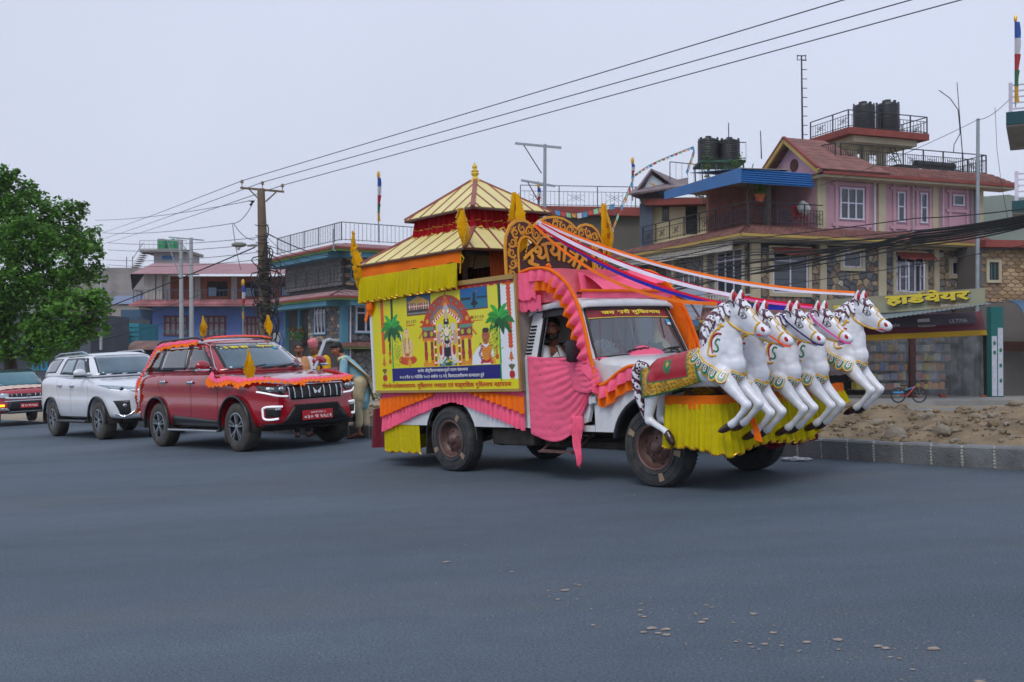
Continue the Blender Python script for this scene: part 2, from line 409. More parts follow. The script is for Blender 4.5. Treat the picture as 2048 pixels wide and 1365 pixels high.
# ================================================================== SETTING: road, kerb, ground
def asphalt():
 m = bpy.data.materials.new('asphalt'); MATS['asphalt'] = m; m.use_nodes = True; t = m.node_tree; N = t.nodes; L = t.links; b = N['Principled BSDF']
 tc = N.new('ShaderNodeTexCoord')
 def nz(sc, det=4, rgh=.6, stretch=None):
  n = N.new('ShaderNodeTexNoise'); n.inputs['Scale'].default_value = sc; n.inputs['Detail'].default_value = det; n.inputs['Roughness'].default_value = rgh
  if stretch:
   mp = N.new('ShaderNodeMapping'); mp.inputs['Rotation'].default_value = (0, 0, .84); mp.inputs['Scale'].default_value = stretch
   L.new(tc.outputs['Object'], mp.inputs[0]); L.new(mp.outputs[0], n.inputs['Vector'])
  else: L.new(tc.outputs['Object'], n.inputs['Vector'])
  return n.outputs[0]
 def rng(src, a, b_, c, d):
  r = N.new('ShaderNodeMapRange'); r.inputs[1].default_value = a; r.inputs[2].default_value = b_; r.inputs[3].default_value = c; r.inputs[4].default_value = d; L.new(src, r.inputs[0]); return r.outputs[0]
 def mul(a, b_):
  x = N.new('ShaderNodeMath'); x.operation = 'MULTIPLY'; L.new(a, x.inputs[0]); L.new(b_, x.inputs[1]); return x.outputs[0]
 big = rng(nz(.35, 5, .6, (.35, 1.6, 1)), .3, .7, .78, 1.24)
 mid = rng(nz(3.5, 6, .75), .3, .7, .92, 1.08)
 fine = rng(nz(70, 4, .85), .34, .66, .42, 1.6)
 gr = rng(nz(210, 2, .8), .36, .66, .5, 1.6)
 f = mul(mul(big, mid), mul(fine, gr))
 v = N.new('ShaderNodeVectorMath'); v.operation = 'SCALE'; v.inputs[0].default_value = (.076, .104, .134); L.new(f, v.inputs['Scale'])
 vo = N.new('ShaderNodeTexVoronoi'); vo.inputs['Scale'].default_value = 38; L.new(tc.outputs['Object'], vo.inputs['Vector'])
 ch = mul(rng(vo.outputs['Distance'], .10, .16, 1, 0), rng(nz(11, 2), .56, .66, 0, .75))
 x = N.new('ShaderNodeMix'); x.data_type = 'RGBA'; x.inputs[7].default_value = (.27, .28, .29, 1); L.new(ch, x.inputs[0]); L.new(v.outputs[0], x.inputs[6])
 du = rng(nz(.8, 6, .7, (.25, 1.2, 1)), .52, .78, 0, .45)
 y = N.new('ShaderNodeMix'); y.data_type = 'RGBA'; y.inputs[7].default_value = (.13, .118, .108, 1); L.new(du, y.inputs[0]); L.new(x.outputs[2], y.inputs[6])
 L.new(y.outputs[2], b.inputs['Base Color']); b.inputs['Roughness'].default_value = .78; b.inputs['Specular IOR Level'].default_value = .35
 bp = N.new('ShaderNodeBump'); bp.inputs['Strength'].default_value = .55; bp.inputs['Distance'].default_value = .006
 L.new(fine, bp.inputs['Height']); L.new(bp.outputs[0], b.inputs['Normal']); return m
KERB = [(-34, 54.5), (-14.0, 31.2), (-2.46, 17.87), (3.01, 11.75), (4.61, 9.58), (8.6, 4.4), (16, -6)]
mb = MB(); R = []
for i in range(len(KERB)): pass
near = [(x-42*.745, y-42*.667) for x, y in KERB]
mb.grid([[(a[0], a[1], 0) for a in KERB], [((a[0]+b[0])/2, (a[1]+b[1])/2, 0) for a, b in zip(KERB, near)], [(a[0], a[1], 0) for a in near]])
road = mb.build('road', asphalt()); road.matrix_world = G; road['kind'] = 'structure'
m_ground = mat('earth', '9a8f7c', .95, var=.25, scale=1.2, bump=.5, bscale=25, dirt=('6f6a60', .6, .6))
def gz(x, y):
 """ground height of the area past the kerb, and under everything"""
 base = -.72-.10*math.tanh((y-40)/30)
 if x < 4: base = lerp(base, -1.5, min(1, max(0, (4-x)/30)))
 return base
mb = MB(); xs = [-900, -300, -120, -60]+[-50+i*2.5 for i in range(41)]+[60, 120, 300, 900]; ys = [-60, -20]+[0+i*2.5 for i in range(33)]+[100, 160, 300, 700, 1500]
P = []
for y in ys:
 r = []
 for x in xs:
  d = GI @ Vector((x, y, roadz(x, y)))
  k = min(((Vector((d.x, d.y))-Vector(a)).dot(Vector((.745, .667))) for a in [(-2.46, 17.87), (3.01, 11.75)]))
  z = min(gz(x, y), roadz(x, y)-.12) if k < 3 else gz(x, y)
  r.append((x, y, z))
 P.append(r)
mb.grid(P); g = mb.build('ground', m_ground, smooth=60); g['kind'] = 'structure'
m_kerb = mat('kerb_concrete', '6f7274', .85, var=.2, scale=1.6, bump=.5, bscale=45, dirt=('454441', 2.5, .7))
m_mortar = mat('mortar', 'a3a29c', .95, var=.3, scale=60, bump=.8, bscale=90)
kerb = thing('kerb', 'grey concrete kerb of cast blocks with pale mortar joints beside the earth heap', 'kerb', G)
kp = []; L = 0; segs = list(zip(KERB[1:-1], KERB[2:])); rg = random.Random(3)
def kerbpt(s):
 for a, b in segs:
  l = math.dist(a, b)
  if s <= l: return Vector((*a, 0)).lerp(Vector((*b, 0)), s/l), (Vector((*b, 0))-Vector((*a, 0))).normalized()
  s -= l
 return None, None
s = 0; bl = .325; mort = MB()
while True:
 p, t = kerbpt(s); q, _ = kerbpt(s+bl-.03)
 if q is None or s > 44: break
 n = Vector((-t.y, t.x, 0)); n = n if n.x > 0 else -n; h = .205+rg.uniform(-.006, .006); w_ = .16; dp = rg.uniform(-.006, .006)
 o = [p+n*dp, q+n*dp, q+n*w_, p+n*w_]
 b = MB(); c = .018
 prof = [(0, 0), (.0, h-c), (c, h), (w_, h), (w_, 0)]
 vs = [p+n*(a+dp)+Vector((0, 0, z)) for a, z in prof]+[q+n*(a+dp)+Vector((0, 0, z)) for a, z in prof]
 b.add(vs, [(4, 3, 2, 1, 0), (5, 6, 7, 8, 9)]+[(i, (i+1) % 5, 5+(i+1) % 5, 5+i) for i in range(5)])
 b.build('kerb_stone', m_kerb, kerb)
 q2, _ = kerbpt(s+bl)
 if q2 is not None:
  for k in range(7):
   z0 = h*k/7; e = rg.uniform(.004, .012)
   a = q+(q2-q)*.5; M = Matrix.Translation(a-n*e*.2+Vector((0, 0, z0+h/14)))
   mort.ell((0, 0, 0), (.03, .024, h/11), 6, 4, M=None) if False else mort.ell(tuple(a+n*(.012)+Vector((0, 0, z0+h/14))), (.016+e*.6, .015+e*.5, h/10), 6, 4)
  mort.add([q-n*0+n*.02, q2+n*.02, q2+n*w_, q+n*w_]+[v+Vector((0, 0, h-.012)) for v in (q+n*.02, q2+n*.02, q2+n*w_, q+n*w_)], [(4, 5, 6, 7), (0, 1, 5, 4), (2, 3, 7, 6)])
 s += bl
mort.build('mortar_joints', m_mortar, kerb, kind='stuff')
m_dirt = mat('dug_earth', '7d6e58', .97, var=.35, scale=3, bump=1.0, bscale=18, dirt=('5c4f3c', 5, .8))
H = []; nu, nv = 250, 34
def heap(s, v):
 p, t = kerbpt(s); n = Vector((-t.y, t.x, 0)); n = n if n.x > 0 else -n
 P_ = p+n*(.16+v*3.4)
 h = .19+.36*math.sin(min(1, v/.42)*math.pi/2) - max(0, v-.5)*1.9
 h *= 1
 if v > .9: h -= (v-.9)*6
 q = Vector((P_.x*.9, P_.y*.9, 0))
 r = noise.noise(q*1.3)*.10+noise.noise(q*3.7+Vector((5, 0, 0)))*.06+noise.noise(q*9)*.035+noise.noise(q*21)*.03
 fade = min(1, v*8); amp = .6+.55*noise.noise(Vector((s*.25, 3, 0)))
 return P_+Vector((0, 0, .17+(h-.17)*fade*amp+r*fade))
for j in range(nv+1): H.append([heap(5+i*.12, j/nv) for i in range(nu+1)])
mb = MB().grid(H); o = mb.build('earth_heap', m_dirt, smooth=40); o.matrix_world = G; tag(o, kind='structure')
m_stone = mat('rubble', '857d70', .9, var=.25, scale=9, bump=.7, bscale=30, dirt=('6b6154', 6, .6))
def rock_mb(c, r, seed, mb=None, n=2):
 mb = mb or MB(); bm = bmesh.new(); bmesh.ops.create_icosphere(bm, subdivisions=n, radius=1)
 rg = random.Random(seed); sc = Vector((r*rg.uniform(.8, 1.5), r*rg.uniform(.7, 1.1), r*rg.uniform(.45, .8))); Rm = Matrix.Rotation(rg.uniform(0, 6), 3, 'Z')
 for v in bm.verts:
  k = 1+.28*noise.noise(v.co*1.3+Vector((seed*3.1, 0, 0)))+.1*noise.noise(v.co*3+Vector((seed, 2, 0)))
  v.co = Rm @ Vector((v.co.x*sc.x*k, v.co.y*sc.y*k, v.co.z*sc.z*k))+Vector(c)
 return mb.frombm(bm)
mb = MB(); rg = random.Random(8)
for i in range(3400):
 s_ = rg.uniform(22, 34) if i % 4 else rg.uniform(9, 22); v = rg.random()**1.3*.62; p = heap(s_, v); r = .014+.055*rg.random()**4
 mb.mi = int(i % 3 == 0); rock_mb(p+Vector((0, 0, r*.2)), r, i, mb, 1)
o = mb.build('rubble', [m_dirt, m_stone], kind='stuff'); o.matrix_world = G
def sproj(px, v):
 """arc length on the kerb at which heap(s, v) falls on image column px"""
 best = None
 for i in range(280):
  s_ = 8+i*.1; q = G @ heap(s_, v)-C0; d = camrot(0) @ q
  if d.z > 0:
   e = abs(1024+FPX*d.x/d.z-px)
   if best is None or e < best[0]: best = (e, s_)
 return best[1]
for px, v, r, lab in ((1790, .10, .12, 'large flat tan boulder lying just behind the kerb'), (1748, .22, .075, 'pointed tan rock to the left of the large boulder'),
     (1684, .28, .07, 'rounded brown rock beside the horse statues on the earth heap'), (1946, .36, .06, 'small pale rock high on the earth heap'),
     (1990, .3, .07, 'broad cracked rock half buried near the right end of the heap'), (1992, .62, .08, 'grey slab of rubble on the heap crest'),
     (2030, .5, .08, 'grey rock at the right edge on the heap crest'), (1884, .12, .09, 'low flat rock in the clods behind the kerb')):
 p = heap(sproj(px, v), v); mb = rock_mb((0, 0, 0), r, int(px)); single(mb, 'rock', m_stone, lab, 'rock', G @ Matrix.Translation(p+Vector((0, 0, r*.2))), smooth=50)
m_grass = mat('grass', '5f7d34', .8, var=.3, scale=4, trans=.3)
mb = MB(); rg = random.Random(5)
for i in range(3400):
 a = at(rg.uniform(1745, 1900), 815, 21+rg.uniform(-1.2, 1.2)); x, y = a.x, a.y; z = gz(x, y)+.12
 h = rg.uniform(.06, .17); an = rg.uniform(0, 6.28); dx, dy = math.cos(an)*.012, math.sin(an)*.012; l = rg.uniform(-.05, .05)
 mb.add([(x-dx, y-dy, z-.1), (x+dx, y+dy, z-.1), (x+l, y+l*.5, z+h)], [(0, 1, 2)])
o = mb.build('grass', m_grass, kind='stuff')
m_spot = mat('dried_mud_spot', '95897e', .95, var=.2, scale=30)
rg = random.Random(11)
spots = [(1130, 1182, 9), (1158, 1172, 5), (1116, 1200, 6), (1154, 1200, 4), (1186, 1252, 6), (1282, 1209, 4), (1281, 1222, 6), (1280, 1232, 5), (1288, 1235, 6), (1303, 1258, 11), (1332, 1260, 9), (1287, 1266, 7), (1316, 1268, 7), (1334, 1271, 9), (1412, 1212, 5), (1423, 1216, 5), (1403, 1246, 8), (1412, 1240, 6), (1506, 1229, 8), (1467, 1247, 4), (1546, 1267, 8), (1530, 1290, 7), (1500, 1289, 5), (1563, 1293, 5), (1614, 1286, 8), (1675, 1281, 11), (1677, 1301, 5), (1757, 1294, 9), (1772, 1298, 9), (1867, 1299, 14), (1781, 1316, 5), (1798, 1319, 5), (1826, 1341, 6), (1960, 1365, 10), (1024, 1145, 5), (893, 1125, 8), (1182, 1220, 4), (1392, 1230, 4), (1600, 1303, 4), (1472, 1285, 5), (1505, 1296, 5), (1518, 1301, 4), (1549, 1253, 3), (1150, 1170, 4), (1096, 1183, 4), (1098, 1195, 3), (1146, 1248, 3), (1324, 1262, 4)]
mb = MB()
for px, py, wd_ in spots:
 c = road_at(px, py); d = c.y; r = wd_/FPX*d*.95; n = 15
 mb.add([(c.x, c.y, .004)]+[(c.x+r*(1+.6*(rg.random()-.5))*math.cos(a*6.283/n), c.y+r*.9*(1+.6*(rg.random()-.5))*math.sin(a*6.283/n), .004) for a in range(n)], [(0, 1+j, 1+(j+1) % n) for j in range(n)])
for i in range(260):
 px = rg.uniform(950, 2000); py = 1150+(px-950)*.15+rg.gauss(20, 38)
 if py < 1000 or py > 1364: continue
 c = road_at(px, py); r = rg.uniform(.002, .006)
 mb.add([(c.x+r*math.cos(a*1.05), c.y+r*math.sin(a*1.05), .004) for a in range(6)], [(0, 1, 2, 3, 4, 5)])
o = mb.build('mud_spots', m_spot, kind='stuff'); o.matrix_world = G
mb = MB()
for i in range(200):
 px = rg.uniform(0, 2048); py = rg.uniform(925, 1364)
 c = road_at(px, py); r = rg.uniform(.002, .005)*(.7+c.y/12); rock_mb((c.x, c.y, r*.3), r, i, mb, 1)
o = mb.build('road_grit', m_stone, kind='stuff'); o.matrix_world = G
m_bag = mat('crumpled_plastic', 'd7dadb', .3, var=.05, trans=.3)
mb = MB()
for k, (dx, r) in enumerate(((0, .055), (.1, .07), (.2, .06))):
 bm = bmesh.new(); bmesh.ops.create_icosphere(bm, subdivisions=3, radius=r)
 for v in bm.verts: q = 1+.45*noise.noise(v.co*24+Vector((k, 0, 0))); v.co = Vector((v.co.x*q*1.2+dx*.74, v.co.y*q-dx*.5, v.co.z*q*.35+.02))
 mb.frombm(bm)
p = road_at(1576, 922); single(mb, 'plastic_bag', m_bag, 'crumpled clear plastic litter on the road at the foot of the kerb', 'litter', G @ Matrix.Translation(p), smooth=30)
m_hill = mat('hill_forest', '3f5140', .95, var=.3, scale=.02)
for x0, y0, wd_, h, nm in ((300, 720, 420, 108, 'hill'), (150, 1000, 500, 60, 'hill'), (-420, 900, 520, 62, 'hill')):
 mb = MB(); P = []
 for i in range(41):
  r = []
  for j in range(11):
   u = i/40*2-1; v = j/10*2-1
   z = h*math.exp(-2.6*(u*u))*max(0, 1-abs(v))**.8*(1+.25*noise.noise(Vector((u*4, v*2, x0*.01))))-4
   r.append((x0+u*wd_, y0+v*wd_*.4, z))
  P.append(r)
 mb.grid(P); mb.build(nm, m_hill, smooth=60, kind='structure')
# ================================================================== CHARIOT TRUCK
MT = G @ T3(-.1583, 12.4952) @ RZ(-.8372)
WB = 3.017
m_white = mat('white_paint', 'd4d8dc', .28, var=.05, scale=3, coat=.5, dirt=('8c8578', 4, .28))
m_tyre = mat('tyre_rubber', '2e3134', .82, var=.22, scale=7, bump=.3, bscale=60, dirt=('6a645c', 9, .35))
m_rust = mat('wheel_brown', '5a403c', .42, var=.3, scale=14, bump=.2, dirt=('5d5248', 16, .4))
m_black = mat('black_plastic', '1d1f22', .45, var=.1)
m_under = mat('underbody', '2a2724', .85, var=.35, scale=8, dirt=('4e463c', 5, .7))
m_rubber = mat('rubber', (.02, .02, .021), .6, var=.1)
m_chrome = mat('chrome', 'c9cdd2', .12, metal=1, var=.03)
m_glass = glass('clear_glass', op=.20, refl=.48)
m_pink = cloth('pink_cloth', 'ff6e94'); m_salmon = cloth('salmon_pink_cloth', 'f77a8a')
m_orange = cloth('orange_cloth', 'fb7812'); m_yellow = cloth('mustard_yellow_cloth', 'cdbd04'); m_gold = mat('gold_tinsel', 'd8a840', .3, metal=.7, var=.4, scale=90)
m_red = cloth('crimson_cloth', 'a00818'); m_maroon = cloth('maroon_cloth', '6e1226'); m_flag = cloth('saffron_flag', 'e0a800')
truck = thing('decorated_truck', 'white pickup truck dressed as a chariot with pink and orange cloth, driving to the right', 'truck', MT)
def wheel(parent, x, y, side, R=.37, rim=.205, wd_=.185, patch=True, steer=0):
 e = bpy.data.objects.new('wheel', None); COL.objects.link(e); e.parent = parent; e.location = (x, y, R); e.rotation_euler = (0, 0, steer)
 s = side
 P = [(rim-.01, 0), (rim+.012, s*.006), (rim+.03, s*.012), (R-.05, s*.017), (R-.018, s*.006), (R, s*-.02), (R, s*-(wd_-.02)), (R-.02, s*-wd_), (rim, s*-wd_)]
 t = MB().lathe([(a, b) for a, b in P], axis='y', n=56, cap=False)
 for rr in (rim+.045, R-.06): t.lathe([(rr-.003, s*.012), (rr-.002, s*.021), (rr+.002, s*.021), (rr+.003, s*.012)], axis='y', n=48, cap=False)
 for j in range(60):
  a = j/60*2*math.pi; M = Matrix.Rotation(a, 4, 'Y')
  for k in range(3): t.box(-.008, .008, min(s*-.02, s*-.06)-k*s*.055, max(s*-.02, s*-.06)-k*s*.055, R-.004, R+.006, M=M)
 t.build('tyre', m_tyre, e, smooth=35)
 if patch:
  pm = mat('tan_tyre_mark', '8d7763', .85, var=.25, scale=20)
  for a0 in (2.55, 4.9, -.25) if x > 1 else (3.5, .9, 5.5):
   pb = MB()
   for k in range(5):
    r0, r1 = rim+.04+(R-rim-.09)*k/5, rim+.04+(R-rim-.09)*(k+1)/5
    pb.add([(r*math.cos(q), s*.0228, r*math.sin(q)) for r in (r0, r1) for q in (a0, a0+.2)], [(0, 1, 3, 2)])
   pb.build('painted_mark', pm, e)
 m_ = MB().lathe([(rim+.012, s*.006), (rim+.002, s*.012), (rim-.012, s*.002), (rim-.022, s*-.05), (rim-.045, s*-.075), (.135, s*-.07), (.115, s*-.045), (.075, s*-.035), (.062, s*-.02), (.05, s*.0), (.03, s*.012), (0, s*.014)], axis='y', n=40, cap=False)
 m_.lathe([(rim-.02, s*-.055), (rim-.02, s*-wd_)], axis='y', n=32, cap=False)
 for j in range(5):
  a = j*2*math.pi/5+.3; m_.lathe([(.0, s*-.02), (.011, s*-.02), (.011, s*-.048)], (0.09*math.cos(a), 0, .09*math.sin(a)), axis='y', n=6)
 for j in range(9):
  a = j*2*math.pi/9; M = Matrix.Translation((.152*math.cos(a), s*-.0655, .152*math.sin(a))); m_.ell((.152*math.cos(a), s*-.068, .152*math.sin(a)), (.017, .008, .017), 8, 4, mi=1)
 m_.build('rim', [m_rust, m_rubber], e, smooth=40); return e
for x, y, s_, st in ((0, -.80, -1, 0), (0, .80, 1, 0), (WB, -.80, -1, .02), (WB, .80, 1, .02)): wheel(truck, x, y, s_, steer=st)
def arch_panel(x0, x1, z0, z1, cx, r, y0, y1, n=16, extra=None):
 a0 = math.asin(max(-1, (z0-.37)/r)); pts = [(x0, z0), (x0, z1), (x1, z1), (x1, z0)]
 pts += [(cx+r*math.cos(a0+(math.pi-2*a0)*i/n), .37+r*math.sin(a0+(math.pi-2*a0)*i/n)) for i in range(n+1)]
 return MB().prism(pts, 'y', y0, y1)
for s_ in (-1, 1):
 arch_panel(-1.28, 1.27, .52, .93, 0, .46, s_*.80, s_*.765).build('bed_side', m_white, truck, label=None)
 mb = MB().tube([( .46*math.cos(a)+0, s_*.79, .37+.46*math.sin(a)) for a in [math.pi*(i/14) for i in range(15)]], .014, 6); mb.build('wheel_arch', m_black, truck, smooth=60)
mb = MB(); mb.box(-1.25, 1.25, -.76, .76, .86, .93); mb.build('bed_floor', m_under, truck)
mb = MB()
for s_ in (-1, 1):
 mb.box(-1.3, 3.3, s_*.36-.035, s_*.36+.035, .42, .54)
 mb.tube([(-.55, s_*.5, .46), (-.25, s_*.5, .36), (0, s_*.5, .31), (.3, s_*.5, .36), (.62, s_*.5, .46)], .03, 6)
 mb.tube([(2.5, s_*.5, .44), (3.0, s_*.5, .3), (3.3, s_*.5, .44)], .028, 6)
mb.tube([(0, -.7, .37), (0, .7, .37)], .055, 10); mb.ell((0, 0, .37), (.14, .16, .15)); mb.tube([(WB, -.7, .36), (WB, .7, .36)], .04, 8)
mb.tube([(.1, 0, .38), (1.9, 0, .42)], .035, 8); mb.tube([(.6, -.25, .36), (1.5, -.3, .37), (2.3, -.3, .36)], .03, 8)
mb.bbox(.62, 1.3, -.72, -.42, .32, .50, .03); mb.bbox(1.75, 2.5, -.3, .3, .28, .5, .05); mb.box(-1.0, 1.2, -.74, .74, .5, .56); mb.box(1.3, 3.3, -.6, .6, .46, .54)
for z in (.36, .33): mb.tube([(1.35, -.58, z), (2.45, -.56, z-.01)], .022, 6)
mb.build('chassis', m_under, truck, smooth=40)
for s_ in (-1, 1):
 mb = MB().sheet([[(-.52-.03*j, s_*(.74-i*.24), .5-.33*j) for i in range(2)] for j in range(2)], .012); mb.build('mudflap', m_under, truck)
mb = MB(); mb.tube([(1.62, -.6, .46), (1.56, -.86, .30), (2.02, -.86, .29), (2.06, -.6, .46)], .014, 6); mb.box(1.55, 2.03, -.9, -.8, .285, .305); mb.build('side_step', m_rust, truck)
def skewpanel(pts, th, name, m, parent=truck, **k):
 """outer outline pts (x,y,z) thickened inwards (towards y=0)"""
 n = len(pts); q = [Vector(p) for p in pts]; inn = [p+Vector((0, -math.copysign(th, p.y), 0)) for p in q]
 mb = MB().add(q+inn, [tuple(range(n)), tuple(range(2*n-1, n-1, -1))]+[(i, (i+1) % n, n+(i+1) % n, n+i) for i in range(n)])
 return mb.build(name, m, parent, **k)
YB, YT = .80, .665
def yy(z): return YB if z < 1.22 else lerp(YB, YT, (z-1.22)/.5)
for s_ in (-1, 1):
 Y = lambda x, z: (x, s_*yy(z), z)
 skewpanel([Y(1.30, .52), Y(1.30, 1.24), Y(1.50, 1.24), Y(1.50, .52)], .05, 'cab_corner', m_white)
 skewpanel([Y(1.30, 1.24), Y(1.335, 1.72), Y(1.52, 1.72), Y(1.50, 1.24)], .05, 'rear_pillar', m_white)
 mb = MB()
 for i in range(9): mb.bar((1.315+.003*i, s_*(yy(1.3+i*.035)+.006), 1.30+i*.035), (1.40+.003*i, s_*(yy(1.3+i*.035)+.006), 1.30+i*.035), .012, .018)
 mb.build('louvre', m_black, truck)
 skewpanel([Y(1.50, .50), Y(1.50, .56), Y(2.27, .56), Y(2.27, .50)], .06, 'sill', m_white)
 r = .47; a0 = math.asin((.50-.37)/r); arc = [(WB-r*math.cos(a), .37+r*math.sin(a)) for a in [a0+(1.35-a0)*i/9 for i in range(10)]]
 outl = [(2.28, .50), (2.28, 1.20), (2.42, 1.16), (2.95, 1.10), (3.30, 1.04), (3.36, .96), (3.36, .62), (3.36, .60)]
 arc2 = [(WB+r*math.cos(a), .37+r*math.sin(a)) for a in [a0+.3+(math.pi/2+.2-a0-.3)*i/9 for i in range(10)]]
 pts = outl+[(WB+r*math.cos(a), .37+r*math.sin(a)) for a in [.5+(math.pi-.5-a0)*i/18 for i in range(19)]]
 mb = MB().prism(pts, 'y', s_*.80, s_*.56); mb.build('front_wing', m_white, truck)
 mb = MB(); pp = [(WB+.475*math.cos(a), .37+.475*math.sin(a)) for a in [.35+(math.pi-.35-a0*.6)*i/18 for i in range(19)]]
 for off, rr in ((.815, .024), (.80, .03)): mb.tube([(x, s_*off, z) for x, z in pp], rr, 8)
 mb.build('arch_flare', m_black, truck, smooth=60)
 mb = MB().grid([[(x, s_*yv, z) for x, z in pp] for yv in (.8, .3)]); mb.build('wheel_liner', m_under, truck, solid=.01)
 MB().bar((2.235, s_*.745, 1.20), (2.02, s_*.665, 1.72), .05, .04).build('front_pillar', m_white, truck)
 MB().sheet([[(1.50, s_*(yy(z)+.02), z) for z in (1.66, 1.72)], [(2.06, s_*(yy(z)+.02), z) for z in (1.69, 1.74)]], .012).build('rain_guard', m_black, truck)
 d = MB()
 d.prism([(1.51, .565), (1.51, 1.225), (2.265, 1.225), (2.265, .80), (2.20, .60), (2.1, .565)], 'y', s_*.812, s_*.77)
 d.bbox(1.60, 2.16, min(s_*.822, s_*.80), max(s_*.822, s_*.80), .62, .80, .012)
 door = d.build('door', m_white, truck, smooth=30)
 f = MB()
 for a, b in (((1.52, 1.24), (1.53, 1.69)), ((1.53, 1.69), (2.02, 1.70)), ((2.02, 1.70), (2.2, 1.24)), ((1.50, 1.235), (2.24, 1.235)), ((2.06, 1.24), (2.04, 1.62))):
  f.bar((a[0], s_*(yy(a[1])+.004), a[1]), (b[0], s_*(yy(b[1])+.004), b[1]), .026, .03)
 f.build('window_frame', m_black, door)
 h = MB().bbox(1.56, 1.70, min(s_*.845, s_*.812), max(s_*.845, s_*.812), 1.06, 1.10, .008); h.build('handle', m_black, door)
 h = MB().bbox(2.20, 2.33, min(s_*.835, s_*.812), max(s_*.835, s_*.812), .78, .85, .008); h.bbox(2.245, 2.275, min(s_*.845, s_*.812), max(s_*.845, s_*.812), .77, .86, .006); h.build('hinge', m_white, door)
 mb = MB().tube([(2.17, s_*.80, 1.26), (2.16, s_*.86, 1.30), (2.14, s_*.90, 1.31)], .012, 6)
 mb.bbox(2.10, 2.17, min(s_*.86, s_*.995), max(s_*.86, s_*.995), 1.19, 1.41, .03); mb.build('mirror', m_black, truck, smooth=40)
mb = MB(); P = []
for i, (x, z) in enumerate(((2.24, 1.215), (2.45, 1.205), (2.75, 1.18), (3.05, 1.15), (3.25, 1.12), (3.34, 1.06), (3.36, .98))):
 hw = lerp(.735, .66, i/6)
 P.append([(x, -hw-.02, z-.12), (x, -hw, z-.03), (x, -hw+.04, z), (x, -.4, z+.018), (x, 0, z+.024), (x, .4, z+.018), (x, hw-.04, z), (x, hw, z-.03), (x, hw+.02, z-.12)])
mb.grid(P); mb.build('hood', m_white, truck, smooth=35)
mb = MB(); mb.prism([(-.66, .55), (-.66, 1.0), (.66, 1.0), (.66, .55)], 'x', 3.30, 3.35)
for i in range(7): mb.box(3.35, 3.365, -.4, .4, .66+i*.045, .68+i*.045)
mb.build('grille', m_black, truck)
mb = MB().bbox(3.36, 3.48, -.80, .80, .44, .58, .02); mb.build('front_bumper', m_black, truck)
mb = MB(); mb.box(2.02, 2.25, -.745, .745, 1.16, 1.195); mb.box(2.235, 2.25, -.74, .74, .55, 1.2); mb.box(1.30, 1.33, -.74, .74, .55, 1.25); mb.box(1.30, 2.24, -.74, .74, .54, .56)
mb.build('cab_shell', m_white, truck)
mb = MB(); mb.box(1.93, 2.20, -.74, .74, 1.02, 1.16); mb.bbox(1.36, 1.8, -.68, .68, .62, .84, .03); mb.bbox(1.33, 1.38, -.66, -.1, .84, 1.40, .02); mb.bbox(1.33, 1.38, .1, .66, .84, 1.40, .02)
mb.build('seats_and_dashboard', mat('dark_interior', '1c1a1a', .8), truck, smooth=30)
mb = MB().tube([(1.93+.06*math.cos(a), -.36+.17*math.sin(a), 1.13+.165*math.cos(a)) for a in [i*math.pi/8 for i in range(16)]], .013, 6, closed=True); mb.tube([(2.0, -.36, 1.08), (1.93, -.36, 1.13)], .02, 6)
mb.build('steering_wheel', m_black, truck, smooth=60)
mb = MB(); P = []
for i, (x, z0) in enumerate(((1.30, 1.70), (1.32, 1.76), (1.40, 1.80), (1.7, 1.825), (1.95, 1.82), (2.06, 1.79), (2.09, 1.735))):
 r_ = []
 for y, dz in ((-.70, -.075), (-.69, -.03), (-.62, -.005), (-.3, .01), (0, .014), (.3, .01), (.62, -.005), (.69, -.03), (.70, -.075)):
  r_.append((x, y, (z0+dz) if i not in (0, 6) else z0+dz*.3))
 P.append(r_)
mb.grid(P); mb.build('roof', m_white, truck, smooth=50, solid=-.02)
A, B_ = Vector((2.245, 0, 1.215)), Vector((2.035, 0, 1.715)); wsx = (B_-A).normalized()
def WS(u, v, off=0):
 """u -1..1 across (+ = truck's left), v 0..1 up the glass"""
 hw = lerp(.715, .635, v); p = A.lerp(B_, v); n = Vector((wsx.z, 0, -wsx.x)); return p+Vector((0, u*hw, 0))+n*(off+.03*(1-u*u))
mb = MB().grid([[WS(u, v) for u in [i/6-1 for i in range(13)]] for v in (0, .5, 1)]); mb.build('windshield', m_glass, truck, smooth=60)
mb = MB(); ring = [WS(u, 0, .006) for u in [i/5-1 for i in range(11)]]+[WS(1, v, .006) for v in (.3, .7)]+[WS(-u, 1, .006) for u in [i/5-1 for i in range(11)]]+[WS(-1, v, .006) for v in (.7, .3)]
mb.tube(ring, .02, 6, closed=True); mb.build('windshield_seal', m_rubber, truck, smooth=60)
mb = MB().grid([[WS(u, v, .008) for u in [i/6-1 for i in range(13)]] for v in (.80, .965)], mi=0); mb.grid([[WS(u, v, .0095) for u in [i/6-1 for i in range(13)]] for v in (.795, .808)], mi=1)
mb.build('sun_strip', [mat('dark_red_film', '8c1d28', .35, var=.05), mat('yellow_film', 'e3d24a', .4, var=.03)], truck)
yl = mat('yellow_print', 'f0dc28', .5, var=.02)
M = plane_frame(WS(-.68, .83, .0)+Vector((.0125, 0, .002)), (0, 1, 0), (WS(0, 1)-WS(0, 0)))
def wsfn(X, Y):
 return X, Y
lt = lettering('जय श^री मुिक~तनाथ', .92, .062, M, yl, truck, dv=True, bold=.02)
for v in lt.data.vertices:
 u = (M @ v.co).y/.65; v.co.z += .03*(1-u*u)+.004
